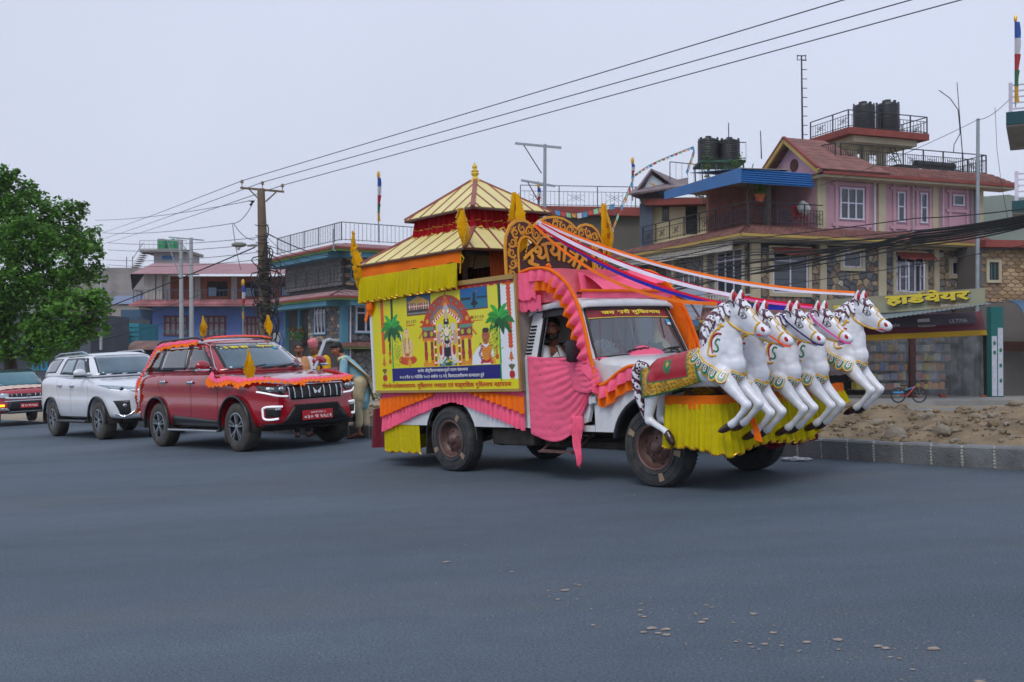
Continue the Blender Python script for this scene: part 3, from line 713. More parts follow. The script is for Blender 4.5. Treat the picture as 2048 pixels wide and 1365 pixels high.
for u0, u1 in ((-.35, .1), (.45, .9)):
 mb = MB().tube([WS(u1-.02, -.05, .02), WS((u0+u1)/2, .10, .03)], .008, 5); mb.tube([WS(u0, .085, .02), WS(u1, .12, .025)], .007, 5); mb.tube([WS(u0+.08, .10, .03), WS(u1-.08, .125, .035)], .005, 5)
 mb.build('wiper', m_rubber, truck)
mb = MB().grid([[WS(u, v, .009) for u in (.84, .95)] for v in (.62, .75)]); mb.build('toll_sticker', mat('blue_sticker', '2f9bd0', .4), truck)
mb = MB().grid([[WS(u, v, .0100) for u in (.86, .94)] for v in (.63, .68)]); mb.build('sticker_label', mat('white_print', 'e6e6e4', .5, var=.02), truck)
MB().bbox(-1.36, -1.28, -.75, .75, .45, .6, .02).build('rear_bumper', m_under, truck)
# ---------------- things on the dashboard
m_wbag = mat('white_bag', 'dfe3df', .5, var=.1, scale=10, trans=.2)
def crumple(c, r, seed, n=3, amp=.35, fr=9):
 bm = bmesh.new(); bmesh.ops.create_icosphere(bm, subdivisions=n, radius=1)
 for v in bm.verts:
  q = 1+amp*noise.noise(v.co*fr*.22+Vector((seed, 0, 0)))+amp*.4*noise.noise(v.co*fr*.6+Vector((seed, 4, 0)))
  v.co = Vector((v.co.x*r[0]*q+c[0], v.co.y*r[1]*q+c[1], v.co.z*r[2]*q+c[2]))
 return MB().frombm(bm)
single(crumple((0, 0, .0), (.10, .17, .12), 3, 4, .5, 14), 'plastic_bag', m_wbag, 'white crumpled bag on the truck dashboard behind the windshield', 'bag', MT @ T3(2.08, -.42, 1.27), smooth=20)
single(crumple((0, 0, 0), (.08, .13, .08), 7, 3, .4, 10), 'orange_bundle', cloth('tan_bundle', 'c98a55'), 'tan and orange bundle on the dashboard left of the white bag', 'bundle', MT @ T3(2.1, -.56, 1.23), smooth=20)
single(crumple((0, 0, 0), (.08, .15, .10), 12, 4, .4, 10), 'teal_cloth', cloth('teal_cloth', '4fc0a8'), 'mint green folded cloth on the dashboard near the blue sticker', 'cloth', MT @ T3(2.08, .36, 1.25), smooth=20)
single(crumple((0, 0, 0), (.06, .08, .08), 17, 3, .4, 10), 'red_flowers', cloth('red_flowers', 'c43a3a'), 'small red posy on the dashboard beside the white bag', 'flowers', MT @ T3(2.08, -.2, 1.24), smooth=20)
# ================================================================== CLOTH ON THE TRUCK
def drape(L, Rr, sag, folds, nu=46, nv=60, amp=.022, y=-.835, tail=0):
 P = []
 for j in range(nv+1):
  v = j/nv; a = poly([Vector((*p, 0)) for p in L], v); b = poly([Vector((*p, 0)) for p in Rr], v); r_ = []
  for i in range(nu+1):
   u = i/nu; p = a.lerp(b, u); sg = sag(v)*4*u*(1-u)*(.6+.8*u)
   f = amp*math.sin(v*folds*2*math.pi+.8*math.sin(u*3))*(.06+.94*u**1.3)*(1-.4*math.exp(-v*6))+.010*math.sin(v*folds*5+u*7)*u+.006*noise.noise(Vector((u*7, v*5, 0)))
   r_.append((p.x, y-abs(f)*1.0-.012*math.sin(u*math.pi), p.y-sg))
  P.append(r_)
 return P
mb = MB().grid(drape([(1.385, 1.275), (1.385, .46)], [(2.10, 1.255), (2.2, 1.2), (2.36, 1.08), (2.33, 1.0)], lambda v: .02+.30*v**1.5, 5.5))
mb.grid(drape([(1.98, 1.27), (2.02, 1.1), (2.05, .98), (2.06, .92)], [(2.2, 1.22), (2.42, 1.12), (2.45, 1.0), (2.40, .96)], lambda v: .06*v, 4, 20, 30, .02, -.862))
single(mb, 'pink_drape', m_pink, 'long pink cloth swept across the truck door and knotted toward the hood', 'cloth drape', MT, smooth=80, solid=.004)
mb = MB()
P = []
for j in range(13):
 v = j/12; P.append([(lerp(1.72, 2.14, u)+.01*math.sin(v*6), -.84-.012*math.sin(u*20)*v, lerp(.60-.12*u*(1-u), .50-.05*u, v)-.02*u) for u in [i/16 for i in range(17)]])
mb.grid(P); P = []
for j in range(21):
 v = j/20; wd_ = lerp(.16, .05, v); P.append([(2.09+wd_*(u-.5)+.015*math.sin(v*9), -.85-.03*abs(math.sin(u*9+v*2)), lerp(.66, .16, v)+.02*math.sin(u*9)*v) for u in [i/14 for i in range(15)]])
mb.grid(P); single(mb, 'pink_scarf_tail', m_pink, 'pink cloth end hanging below the truck door above the step', 'cloth drape', MT, smooth=80, solid=.004)
def hemz(x): return .82-.0-(.36*min(1, abs(x-.1)/1.35)**1.15)
xs = [-1.31+i*(2.6/60) for i in range(61)]
mb = MB(); mb.grid([[(x, -.815-.008*math.sin(x*40+z*9)-.004*math.sin(x*90), lerp(.925, hemz(x)+.15, z)) for x in xs] for z in [i/6 for i in range(7)]])
frill(mb, [(x, -.825, hemz(x)+.16) for x in xs], (0, 0, -1), .18, pitch=.072, amp=.03, seed=2, out=(0, -1, 0))
single(mb, 'pink_skirt', m_pink, 'pink pleated cloth along the truck bed dipping either side of the rear wheel', 'cloth skirt', MT, smooth=50)
for x0, x1, sgn, lab in ((-1.31, -.22, 1, 'orange pleated valance under the painted board toward the rear of the truck'), (.42, 1.32, -1, 'orange pleated valance under the painted board next to the cab')):
 mb = MB(); n = 24
 top = lambda t: .925
 path = [(lerp(x0, x1, i/n), -.85, .93-(0.10*(1-i/n) if sgn > 0 else .08*(i/n)-.0)*1.0) for i in range(n+1)]
 frill(mb, path, (0, 0, -1), (lambda t: lerp(.21, .05, t)) if sgn > 0 else (lambda t: lerp(.04, .19, t)), pitch=.085, amp=.028, seed=5, out=(0, -1, 0))
 single(mb, 'orange_valance', m_orange, lab, 'valance', MT, smooth=50, group='orange valances under the board')
mb = MB(); R_ = curtain(mb, [(-1.33, -.78), (-1.33, .78)], .56, .17, .09, .03, 3); R2 = curtain(mb, [(-1.3, -.80), (-.60, -.79)], .55, .19, .08, .018, 6)
for q in (R_, R2): mb.tube([p+Vector((0, 0, -.002)) for p in q[-1][::3]], .007, 4, mi=1)
single(mb, 'yellow_tail_skirt', [m_yellow, m_gold], 'mustard yellow ruffled skirt hanging behind the truck rear wheel', 'cloth skirt', MT, smooth=80)
def hoop(s_, lab):
 path = smoothpath([(1.30, 2.15), (1.48, 2.175), (1.72, 2.15), (1.93, 2.03), (2.09, 1.84), (2.2, 1.62), (2.28, 1.38), (2.34, 1.15), (2.40, .99), (2.46, .965), (2.56, 1.01), (2.68, 1.08), (2.82, 1.13), (3.0, 1.13), (3.15, 1.08)], 70)
 path = [Vector((p.x, s_*(.86 if p.y < 1.3 else lerp(.86, .80, min(1, (p.y-1.3)/.6))), p.y)) for p in path]
 root = thing('ruffled_hoop', lab, 'garland', MT, 'ruffled hoops over the truck cab')
 r0 = MB(); fr = [p+Vector((0, -s_*.0, 0)) for p in path]
 r0.tube(path, .019, 8); r0.build('orange_piping', m_orange, root, smooth=60)
 def dn(t):
  p = poly(path, t); q = poly(path, min(1, t+.02)); q0 = poly(path, max(0, t-.02)); tg = (q-q0).normalized()
  d = Vector((-abs(tg.z)*.9-.0, 0, -abs(tg.x)*.8-.25)) if t < .62 else Vector((-.05, 0, -1))
  return d
 mb = MB(); frill(mb, path, dn, .13, pitch=.13, amp=.05, seed=3, out=(0, s_, 0)); mb.build('pink_pleats' if s_ < 0 else 'inner_pleats', m_pink if s_ < 0 else m_orange, root, smooth=50)
 p2 = [p+Vector((0, -s_*.028, 0)) for p in path]
 mb = MB(); frill(mb, p2, dn, .225, pitch=.14, amp=.045, seed=9, out=(0, s_, 0)); mb.build('orange_pleats', m_orange, root, smooth=50)
 if s_ > 0:
  mb = MB(); frill(mb, [p+Vector((0, -.05, 0)) for p in path[:48]], dn, .40, pitch=.15, amp=.02, seed=19, out=(0, 1, 0)); mb.build('orange_lining', m_orange, root, smooth=50)
 return root
hoop(-1, 'pink and orange ruffled hoop arching over the near side of the cab beside the driver')
hoop(1, 'orange ruffled hoop arching over the far side of the windshield')
rack = thing('roof_rack', 'brown roof rack bars wrapped in pink and orange cloth above the windshield', 'roof rack', MT)
m_brown = mat('brown_paint', '4a1f1c', .45, var=.15)
mb = MB(); mb.tube([(1.45, .78, 2.16), (1.75, .80, 2.07), (1.98, .80, 1.9), (2.05, .80, 1.80)], .013, 6); mb.tube([(2.05, .78, 1.88), (2.25, .82, 1.76), (2.36, .82, 1.6)], .012, 6); mb.tube([(1.33, -.72, 1.82), (1.33, -.72, 2.15)], .014, 6); mb.tube([(2.03, -.7, 1.88), (2.03, .8, 1.88)], .014, 6)
mb.build('bar', m_brown, rack, smooth=60)
mb = MB(); frill(mb, [(2.05, -.66, 1.905), (2.05, .1, 1.90), (2.05, .78, 1.91)], (0, 0, -1), .075, pitch=.3, amp=.012, seed=1, out=(1, 0, 0)); mb.build('pink_wrap', m_pink, rack, smooth=60)
mb = MB().tube([(2.055, -.68, 1.905), (2.057, 0, 1.905), (2.055, .8, 1.91)], .018, 6); mb.build('orange_wrap', m_orange, rack, smooth=60)
mb = MB(); P = []
m_ = MB(); P = []
for k in range(2): pass
def softbox(x0, x1, y0, y1, z0, z1, n=10):
 bm = bmesh.new(); bmesh.ops.create_cube(bm, size=1); bmesh.ops.subdivide_edges(bm, edges=bm.edges[:], cuts=n, use_grid_fill=True)
 for v in bm.verts:
  p = Vector((lerp(x0, x1, v.co.x+.5), lerp(y0, y1, v.co.y+.5), lerp(z0, z1, v.co.z+.5)))
  p += Vector((1, 1, .6))*.014*noise.noise(p*5)+Vector((.006, .01, 0))*math.sin(p.z*3+p.x*25+p.y*22)
  v.co = p
 return MB().frombm(bm)
single(softbox(1.30, 1.62, -.70, .55, 1.82, 2.17), 'pink_covered_box', m_salmon, 'box wrapped in salmon pink cloth on the cab roof below the lettered arch', 'box', MT, smooth=60)
mb = MB(); P = []
for j in range(25):
 v = j/24; P.append([(lerp(1.42, 2.02, v), lerp(-.22, .70, u)+.0, 2.18-.02*math.cos(u*7)-.30*v*v*(1-.62*u)-.13*math.sin(u*math.pi)*(1-.3*v)+.022*math.sin(u*26+v*5)*(.3+.7*u)) for u in [i/40 for i in range(41)]])
mb.grid(P)
P = []
for j in range(17):
 v = j/16; P.append([(1.66+.05*v+.018*math.sin(u*22), lerp(-.30, .5, u), lerp(2.13-.05*math.sin(u*3.1), 1.84, v)+.005*math.sin(u*9)) for u in [i/30 for i in range(31)]])
mb.grid(P)
single(mb, 'pink_shawl', m_pink, 'pink cloth slung in folds from the box to the far hoop above the roof', 'cloth drape', MT, smooth=80, solid=.003)
mb = MB(); R_ = curtain(mb, [(1.31, -.862), (1.52, -.80)], 2.14, 1.86, .07, .012, 4); curtain(mb, [(1.30, -.84), (1.55, -.75)], 1.9, 1.74, .06, .012, 5); 
single(mb, 'pink_corner_cloth', m_pink, 'pink cloth hanging at the rear corner of the cab roof above the side window', 'cloth drape', MT, smooth=80)
mb = MB(); P = []
for j in range(17):
 v = j/16; P.append([(2.20+lerp(.0, .10+.16*math.exp(-((u-.6)/.3)**2), v), lerp(-.80, .55, u), 1.235+.11*math.exp(-((u-.62)/.2)**2)*(1-v)**1.5-.03*v+.012*math.sin(u*24+v*7)*(.4+v)-(.10 if u < .03 else 0)) for u in [i/44 for i in range(45)]])
mb.grid(P); single(mb, 'pink_hood_cloth', m_pink, 'pink cloth spread over the hood and peaked below the windshield', 'cloth drape', MT, smooth=80, solid=.003)
mb = MB(); bm = bmesh.new(); bmesh.ops.create_cube(bm, size=1); bmesh.ops.subdivide_edges(bm, edges=bm.edges[:], cuts=12, use_grid_fill=True)
for v in bm.verts:
 x, y, z = v.co; zz = (z+.5); v.co = Vector((x*(.62+.12*(1-zz))+.025*noise.noise(v.co*4)+.012*math.sin(y*30), y*(1.15+.05*(1-zz))+.012*math.sin(x*22), .18+zz*.50+(.09*(x+.5) if zz > .5 else 0)+.02*noise.noise(v.co*3)))
mb.frombm(bm); single(mb, 'covered_step', m_maroon, 'low bench covered by a dark maroon cloth behind the truck tail', 'covered bench', MT @ T3(-1.72, .12, 0), smooth=60)
# ================================================================== SHRINE BOX WITH PAINTED BOARD
m_cream = mat('cream_sheet', 'ddd08c', .5, var=.06, scale=2, dirt=('b09a60', 5, .25)); m_batten = mat('brown_batten', '8d5049', .55, var=.12)
m_goldp = mat('golden_yellow_paint', 'd9951a', .45, var=.08); m_dkbr = mat('dark_brown_board', '43130f', .5, var=.1); m_fin = mat('yellow_gold_paint', 'cfae2c', .25, var=.1, coat=.4)
shrine = thing('pagoda_shrine', 'two-tiered cream pagoda shrine with brown battens and golden finial on the truck bed', 'shrine', MT)
mb = MB(); mb.box(-1.32, 1.30, -.86, .86, .915, .935); mb.box(-1.30, 1.29, -.855, .855, .935, 2.06); mb.build('box_wall', mat('box_side', '9a8f86', .6), shrine)
mb = MB(); mb.bar((-1.33, -.885, .925), (1.31, -.885, .925), .03, .03); mb.bar((-1.33, -.885, 2.115), (1.31, -.885, 2.115), .05, .05); mb.bar((1.32, -.885, .91), (1.32, -.885, 2.14), .03, .03); mb.bar((1.31, -.88, 2.115), (1.31, .88, 2.115), .05, .05)
mb.build('gilt_edge', mat('gilt_edge', 'a88a50', .4, metal=.3), shrine)
MB().bar((-1.335, -.885, .91), (-1.335, -.885, 2.14), .04, .04).build('white_edge', m_white, shrine)
MB().box(-1.345, -1.31, -.80, .80, .35, .93).build('tail_panel', m_brown, shrine)
# ---- the painted board, drawn as flat print on a fine sheet (colour per vertex)
BW, BH = 2.64, 1.2; NX, NY = 396, 180
X, Y = np.meshgrid(np.linspace(0, BW, NX+1), np.linspace(0, BH, NY+1)); IMG = np.zeros((NY+1, NX+1, 3))
def fill(mask, c, a=1): IMG[mask] = IMG[mask]*(1-a)+np.array(lin(c))*a
def rect(x0, y0, x1, y1, c): fill((X >= x0)&(X <= x1)&(Y >= y0)&(Y <= y1), c)
def oval(cx, cy, rx, ry, c, rot=0): 
 dx, dy = X-cx, Y-cy; u = dx*math.cos(rot)+dy*math.sin(rot); v = -dx*math.sin(rot)+dy*math.cos(rot); fill((u/rx)**2+(v/ry)**2 <= 1, c)
def line(x0, y0, x1, y1, w_, c):
 dx, dy = x1-x0, y1-y0; L2 = dx*dx+dy*dy+1e-9; t = np.clip(((X-x0)*dx+(Y-y0)*dy)/L2, 0, 1); fill((X-x0-t*dx)**2+(Y-y0-t*dy)**2 <= w_*w_/4, c)
def pgon(pts, c):
 m = np.zeros(X.shape, bool); n = len(pts)
 for i in range(n):
  (xa, ya), (xb, yb) = pts[i], pts[(i+1) % n]
  if ya == yb: continue
  m ^= ((ya > Y) != (yb > Y)) & (X < (xb-xa)*(Y-ya)/(yb-ya)+xa)
 fill(m, c)
def leafp(x, y, ang, L_, w_, c, c2='2b5a1e', bend=.25):
 pts = []; n = 8
 for i in range(n+1):
  t = i/n; a = ang-bend*t*np.sign(math.cos(ang)); px = x+L_*t*math.cos(a); py = y+L_*t*math.sin(a)-abs(math.cos(ang))*L_*.3*t*t; pts.append((px, py, w_*math.sin(math.pi*min(1, t*.92+.06))**.8))
 for (a, b, r), (a2, b2, r2) in zip(pts, pts[1:]): line(a, b, a2, b2, r+r2, c)
 for (a, b, r), (a2, b2, r2) in zip(pts, pts[1:]): line(a, b, a2, b2, .007, c2)
rg = random.Random(2)
rect(-1, -1, 3, 3, 'd8ce12'); IMG[:] = IMG*(1+.05*(X/BW-.5))[..., None]
fill((X > 1.75)&(Y > .28), 'd9d95a', .35); fill((X > .3)&(X < .7), 'cfcf00', .3)
rect(2.36, .12, 2.62, 1.2, 'dfe2e8')
rect(.0, 1.13, BW, 1.2, 'b81c1c')
for i in range(26): oval(.05+i*.105, 1.13, .052, .022, 'd9c24a'); oval(.05+i*.105, 1.142, .046, .02, 'b81c1c')
def photo(x0, y0, x1, y1, sky1, sky2):
 m = (X >= x0)&(X <= x1)&(Y >= y0)&(Y <= y1); t = ((Y-y0)/(y1-y0))[m][:, None]; IMG[m] = np.array(lin(sky1))*(1-t)+np.array(lin(sky2))*t
 for a in ((x0, y0, x1, y0), (x0, y1, x1, y1), (x0, y0, x0, y1), (x1, y0, x1, y1)): line(*a, .01, '7a2d20')
photo(.72, .89, 1.18, 1.125, '3f4e50', '2c5f8c')
pgon([(.74, 1.04), (.86, 1.08), (.95, 1.105), (1.04, 1.08), (1.16, 1.03), (1.15, 1.02), (.76, 1.03)], 'c99a3c'); rect(.75, .96, 1.15, 1.02, '8c4a3a'); rect(.75, .985, 1.15, .995, 'd9b9a0')
for i in range(9): rect(.77+i*.045, .945, .78+i*.045, 1.02, 'e0c9b4')
rect(.75, .92, 1.16, .95, '3c2a2a'); rect(.73, .90, 1.17, .92, '8a8f90')
for i in range(14): oval(.74+i*.032, .925, .012, .012, '2f3d2c')
photo(1.72, .89, 2.18, 1.125, '1f6a8c', '0f5a9a')
rect(1.725, .995, 1.90, 1.022, '20302c'); rect(2.0, 1.0, 2.175, 1.02, '24383c'); rect(1.725, .895, 2.175, .99, '27708a')
oval(1.955, .95, .06, .022, '1c1f26'); pgon([(1.915, .95), (1.935, 1.01), (1.94, 1.06), (1.955, 1.09), (1.97, 1.06), (1.975, 1.01), (1.995, .95)], '23262c'); line(1.97, 1.03, 1.998, 1.07, .012, '23262c'); oval(2.0, 1.078, .012, .012, '8a6a3a'); rect(1.94, .90, 1.97, .94, '1c2a34')
for a in range(60):
 t = math.pi*a/59
 for r1, r2, c in ((.40, .10, 'b0402c'), (.34, .055, '7a6a70'), (.295, .03, 'd98a2a')):
  oval(1.45+r1*math.cos(t), .62+r1*1.02*math.sin(t), r2*.55, r2*.55, c)
for a in range(13):
 t = math.pi*a/12; oval(1.45+.40*math.cos(t), .62+.41*math.sin(t), .032, .034, 'a83828'); oval(1.45+.40*math.cos(t), .62+.41*math.sin(t), .016, .018, '2f8f80')
pgon([(1.37, .98), (1.41, 1.03), (1.45, 1.12), (1.49, 1.03), (1.53, .98), (1.45, .93)], 'c8602a'); oval(1.45, 1.06, .03, .016, 'd98a2a'); line(1.45, 1.06, 1.45, 1.15, .01, '9a3a20'); oval(1.45, .96, .03, .04, 'e0a030'); oval(1.45, .93, .045, .04, 'b8a8b8')
for sx in (-1, 1):
 for xx, w_ in ((.395, .055), (.28, .05)):
  cx = 1.45+sx*xx; rect(cx-w_, .28, cx+w_, .33, 'd98a2a'); rect(cx-w_*.55, .33, cx+w_*.55, .60, 'd9722a'); rect(cx-w_*.35, .36, cx+w_*.35, .56, '6a2a3a'); oval(cx, .42, w_*.62, .05, 'a83030'); rect(cx-w_, .58, cx+w_, .61, 'd9722a'); rect(cx-w_*1.1, .61, cx+w_*1.1, .70, '7a2f45'); oval(cx, .655, w_*.6, .03, 'b0b030'); rect(cx-w_*1.15, .70, cx+w_*1.15, .735, '5f8f78')
 cx = 1.45+sx*.36; rect(cx-.13, .735, cx+.13, .755, 'c03a1e')
 pgon([(cx-.10, .755), (cx-.05, .80), (cx-.02, .85), (cx+.03, .85), (cx+.06, .80), (cx+.10, .755)], 'c03a1e'); oval(cx+.01, .80, .026, .026, 'd8a030'); oval(cx+sx*.09, .80, .035, .02, 'c03a1e')
 for k in range(5): oval(1.45+sx*(.43+.02*k), .70-.02*k, .014, .014, 'c03a1e')
rect(1.22, .28, 1.68, .72, 'd9c400'); oval(1.45, .72, .23, .18, 'e0d000')
for sx in (-1, 1):
 for k in range(24):
  yy_ = .30+k*.0225; oval(1.45+sx*(.215-.0*k), yy_, .022, .015, ('c81e28', 'e9e4e0', 'c81e28', '2e6e30')[k % 4])
 for k in range(12):
  t = k/11; oval(1.45+sx*(.20*(1-t)+.04), .78+.12*t, .02, .02, ('c81e28', 'e9e4e0')[k % 2])
rect(1.30, .28, 1.60, .36, '16262c'); oval(1.36, .31, .05, .035, '6a8f9a'); oval(1.55, .31, .04, .03, '8fa0a0')
pgon([(1.36, .34), (1.38, .60), (1.42, .72), (1.48, .72), (1.52, .60), (1.54, .34)], '1b2230'); oval(1.45, .775, .048, .065, '141a28'); oval(1.45, .795, .02, .012, 'd8c0a0')
oval(1.45, .845, .05, .035, 'd8b878'); oval(1.45, .87, .03, .05, 'c8b090'); oval(1.435, .785, .008, .005, 'e8e8f0'); oval(1.465, .785, .008, .005, 'e8e8f0')
for k in range(26):
 t = math.pi*2*k/26; oval(1.45+.075*math.cos(t), .66+.075*math.sin(t), .018, .018, ('3a7a30', 'd8c040', 'e4e0d4')[k % 3])
oval(1.45, .665, .05, .05, 'e8dcc0')
for k in range(22):
 t = math.pi+math.pi*k/21; oval(1.45+.12*math.cos(t), .68+.17*math.sin(t), .02, .02, ('e4ded8', 'c83040', 'e4ded8', '4a8a40')[k % 4])
for sx in (-1, 1):
 oval(1.45+sx*.12, .72, .045, .05, 'cfc4bc'); oval(1.45+sx*.15, .60, .04, .08, 'c8a090'); oval(1.45+sx*.11, .40, .045, .09, 'd8d4d0'); oval(1.45+sx*.12, .46, .03, .06, 'b83038'); line(1.45+sx*.06, .62, 1.45+sx*.07, .36, .03, 'd8d0c8'); line(1.45+sx*.06, .56, 1.45+sx*.06, .38, .014, 'a82838')
 oval(1.45+sx*.14, .34, .05, .03, 'd0ccc4')
for k in range(30): oval(1.45+rg.gauss(0, .045), .35+rg.gauss(0, .02), .014, .012, rg.choice(['d8c020', 'c02838', '2a7a48', 'e8e4e0']))
oval(.69, .37, .18, .06, 'd2521c'); oval(.60, .365, .07, .04, 'c24818'); oval(.79, .365, .07, .04, 'c24818'); pgon([(.60, .40), (.585, .52), (.62, .62), (.77, .62), (.80, .52), (.78, .40)], 'e0bd88'); oval(.69, .69, .042, .065, 'e4c290'); oval(.69, .735, .026, .018, 'c9a070')
for sx in (-1, 1): line(.69+sx*.035, .62, .69+sx*.045, .45, .018, '8c7a50'); line(.69+sx*.095, .56, .69+sx*.09, .46, .036, 'dcb680'); line(.69+sx*.085, .455, .69+sx*.02, .49, .03, 'dcb680'); oval(.69+sx*.016, .695, .007, .005, '4a3020')
line(.69, .47, .69, .55, .024, 'e4c290'); oval(.69, .43, .04, .02, 'c05a20'); line(.59, .74, .66, .35, .010, 'a06a30'); pgon([(.555, .66), (.585, .70), (.60, .63), (.57, .60)], 'd8e0e8'); oval(.73, .33, .035, .045, 'd8a038'); line(.73, .37, .73, .40, .012, 'd8a038'); line(.69, .705, .69, .74, .006, 'c02020')
pgon([(1.87, .285), (1.89, .38), (1.96, .45), (2.04, .50), (2.17, .50), (2.24, .42), (2.27, .285)], 'dfe2ea'); pgon([(2.19, .285), (2.22, .38), (2.27, .33), (2.27, .285)], 'e0a020')
oval(2.12, .585, .062, .088, 'a8613e'); oval(2.125, .65, .056, .03, '3a2c28'); oval(2.18, .59, .012, .025, '9a5636'); oval(2.10, .60, .008, .006, '1c1412'); oval(2.135, .60, .008, .006, '1c1412'); line(2.115, .63, 2.115, .595, .007, 'c83828'); oval(2.11, .545, .022, .007, '7a3a30'); oval(2.105, .572, .012, .01, 'b87048')
pgon([(2.06, .50), (2.12, .46), (2.18, .50), (2.20, .30), (2.04, .30)], 'd98420')
for k in range(34):
 t = k/33; oval(2.03-.0*t+.02*math.sin(t*9)+.0, .50-t*.2, .02, .014, ('4a2a22', 'c82840', '5a3a2a', 'e0e0e0')[k % 4]); oval(2.19+.015*math.sin(t*8), .52-t*.22, .024, .014, ('d8a020', 'c82840', 'e0b030', '7a2a4a')[k % 4])
for k in range(12): oval(2.05+.012*k, .33-.02*math.sin(k*.28), .018, .014, ('6a2020', 'd82040')[k % 2])
for bx, by in ((.71, .815), (1.925, .80)):
 for k in range(5):
  oval(bx+k*.042, by, .014, .02, ('3a3020', 'a8401c', '8a8050', '3a3020', '7a6a20')[k]); oval(bx+k*.042, by, .006, .01, 'd8ce12')
 for k in range(9): rect(bx-.01+k*.019, by-.042, bx+.003+k*.019, by-.03, 'b02818')
for gx, y0, y1 in ((.21, .44, 1.13), (2.52, .43, 1.15)):
 n = 19
 for k in range(n): yk = y1-k*(y1-y0)/n; oval(gx, yk, .035, .026, 'c8441a'); oval(gx, yk+.005, .02, .012, 'dc5a26')
 pgon([(gx-.015, .40), (gx-.03, .34), (gx-.05, .32), (gx+.05, .32), (gx+.03, .34), (gx+.015, .40)], 'c86a28'); oval(gx, .315, .012, .012, 'b05a20'); line(gx, .40, gx, .44, .008, '8a4a20')
 oval(gx, .165, .045, .045, 'b0202a'); rect(gx-.022, .20, gx+.022, .215, 'e0d8c8'); rect(gx-.03, .12, gx+.03, .13, 'c8a040')
 for a in (-.6, -.3, 0, .3, .6): line(gx, .215, gx+.05*math.sin(a*1.6), .215+.055*math.cos(a), .018, '2a6a2c')
 oval(gx, .25, .02, .03, '8a4a34')
for px_, ybase in ((.385, .11), (2.345, .11)):
 cg = '0a9a48'
 line(px_, ybase, px_+.01, .72, .024, cg); line(px_+.02, .70, px_+.03, 1.12, .045, '1c4a24')
 for k in range(20): oval(px_+.028, 1.12-k*.021, .026, .012, ('1f5526', '173d1d')[k % 2])
 sgn = 1
 for ang, L_, w_, c in ((2.75, .30, .045, '2a8f2e'), (.35, .32, .05, '1c7a30'), (3.35, .25, .05, '1f7a38'), (-.25, .28, .05, '17602c'), (1.95, .30, .042, '3fb83c'), (1.2, .30, .042, '38b048'), (2.4, .28, .04, '2f9a34'), (.8, .26, .045, '2fa044'), (3.9, .2, .045, '14562a'), (-.9, .2, .045, '15532b')):
  leafp(px_+.01, .76, ang, L_*.72, w_*.8, c)
 line(px_-.035, .70, px_-.045, .48, .035, '163a22'); oval(px_-.05, .46, .026, .035, 'c0501e'); line(px_-.05, .44, px_-.05, .38, .02, 'b8491c'); oval(px_-.05, .36, .03, .03, 'c0561e')
for bx, by in ((.49, .48), (2.27, .54)):
 for k in range(70): a, b = bx+rg.gauss(0, .035), by+rg.gauss(0, .07); oval(a, b, .020, .007, '5a7a10', .5); oval(a, b+.003, .018, .005, 'c8d030', .5)
rect(.365, .125, 2.335, .278, '1a1a6e')
mb = MB(); board_v = [(x-1.32, -.888, .925+y) for y in np.linspace(0, BH, NY+1) for x in np.linspace(0, BW, NX+1)]
me = bpy.data.meshes.new('painted_board'); k = NX+1
me.from_pydata(board_v, [], [(j*k+i, j*k+i+1, (j+1)*k+i+1, (j+1)*k+i) for j in range(NY) for i in range(NX)])
ca = me.color_attributes.new('Col', 'FLOAT_COLOR', 'POINT'); ca.data.foreach_set('color', np.concatenate([np.clip(IMG, 0, 1), np.ones((NY+1, NX+1, 1))], 2).ravel())
me.materials.append(mat('vinyl_print', (1, 1, 1), .35, attr='Col', var=.04, scale=4, spec=.4)); o = bpy.data.objects.new('painted_board', me); COL.objects.link(o); o.parent = shrine
wpr = mat('white_print', 'e6e6e4', .5, var=.02); rpr = mat('red_print', 'c02014', .5, var=.03)
def BM(x, y, off=.891): return plane_frame((x-1.32, -off, .925+y), (1, 0, 0), (0, 0, 1))
lettering('श^द~धेय श^ीमुिक~तनाथबाबाज~यूको पावन संकल~पमा', .92, .055, BM(.88, .208), wpr, shrine, dv=True, bold=.012)
lettering('२०८१ चैत^ १८ गतेदेिख २०८२ असोज १६ गते, िवजयादशमीसम~म सञ~चालन हुने', 1.55, .058, BM(.52, .138), wpr, shrine, dv=True, bold=.012)
lettering('श^ीगजेन~द^मोक~षनारायण- मुिक~तनाथ रथयात^ा एवं षाड्मािसक मुिक~तनाथ महायज~ञ', 2.36, .082, BM(.14, .022), rpr, shrine, dv=True, bold=.02)
lettering('जय मुिक~तनाथ', .17, .018, BM(.69, .768), rpr, shrine, dv=True, bold=.01)
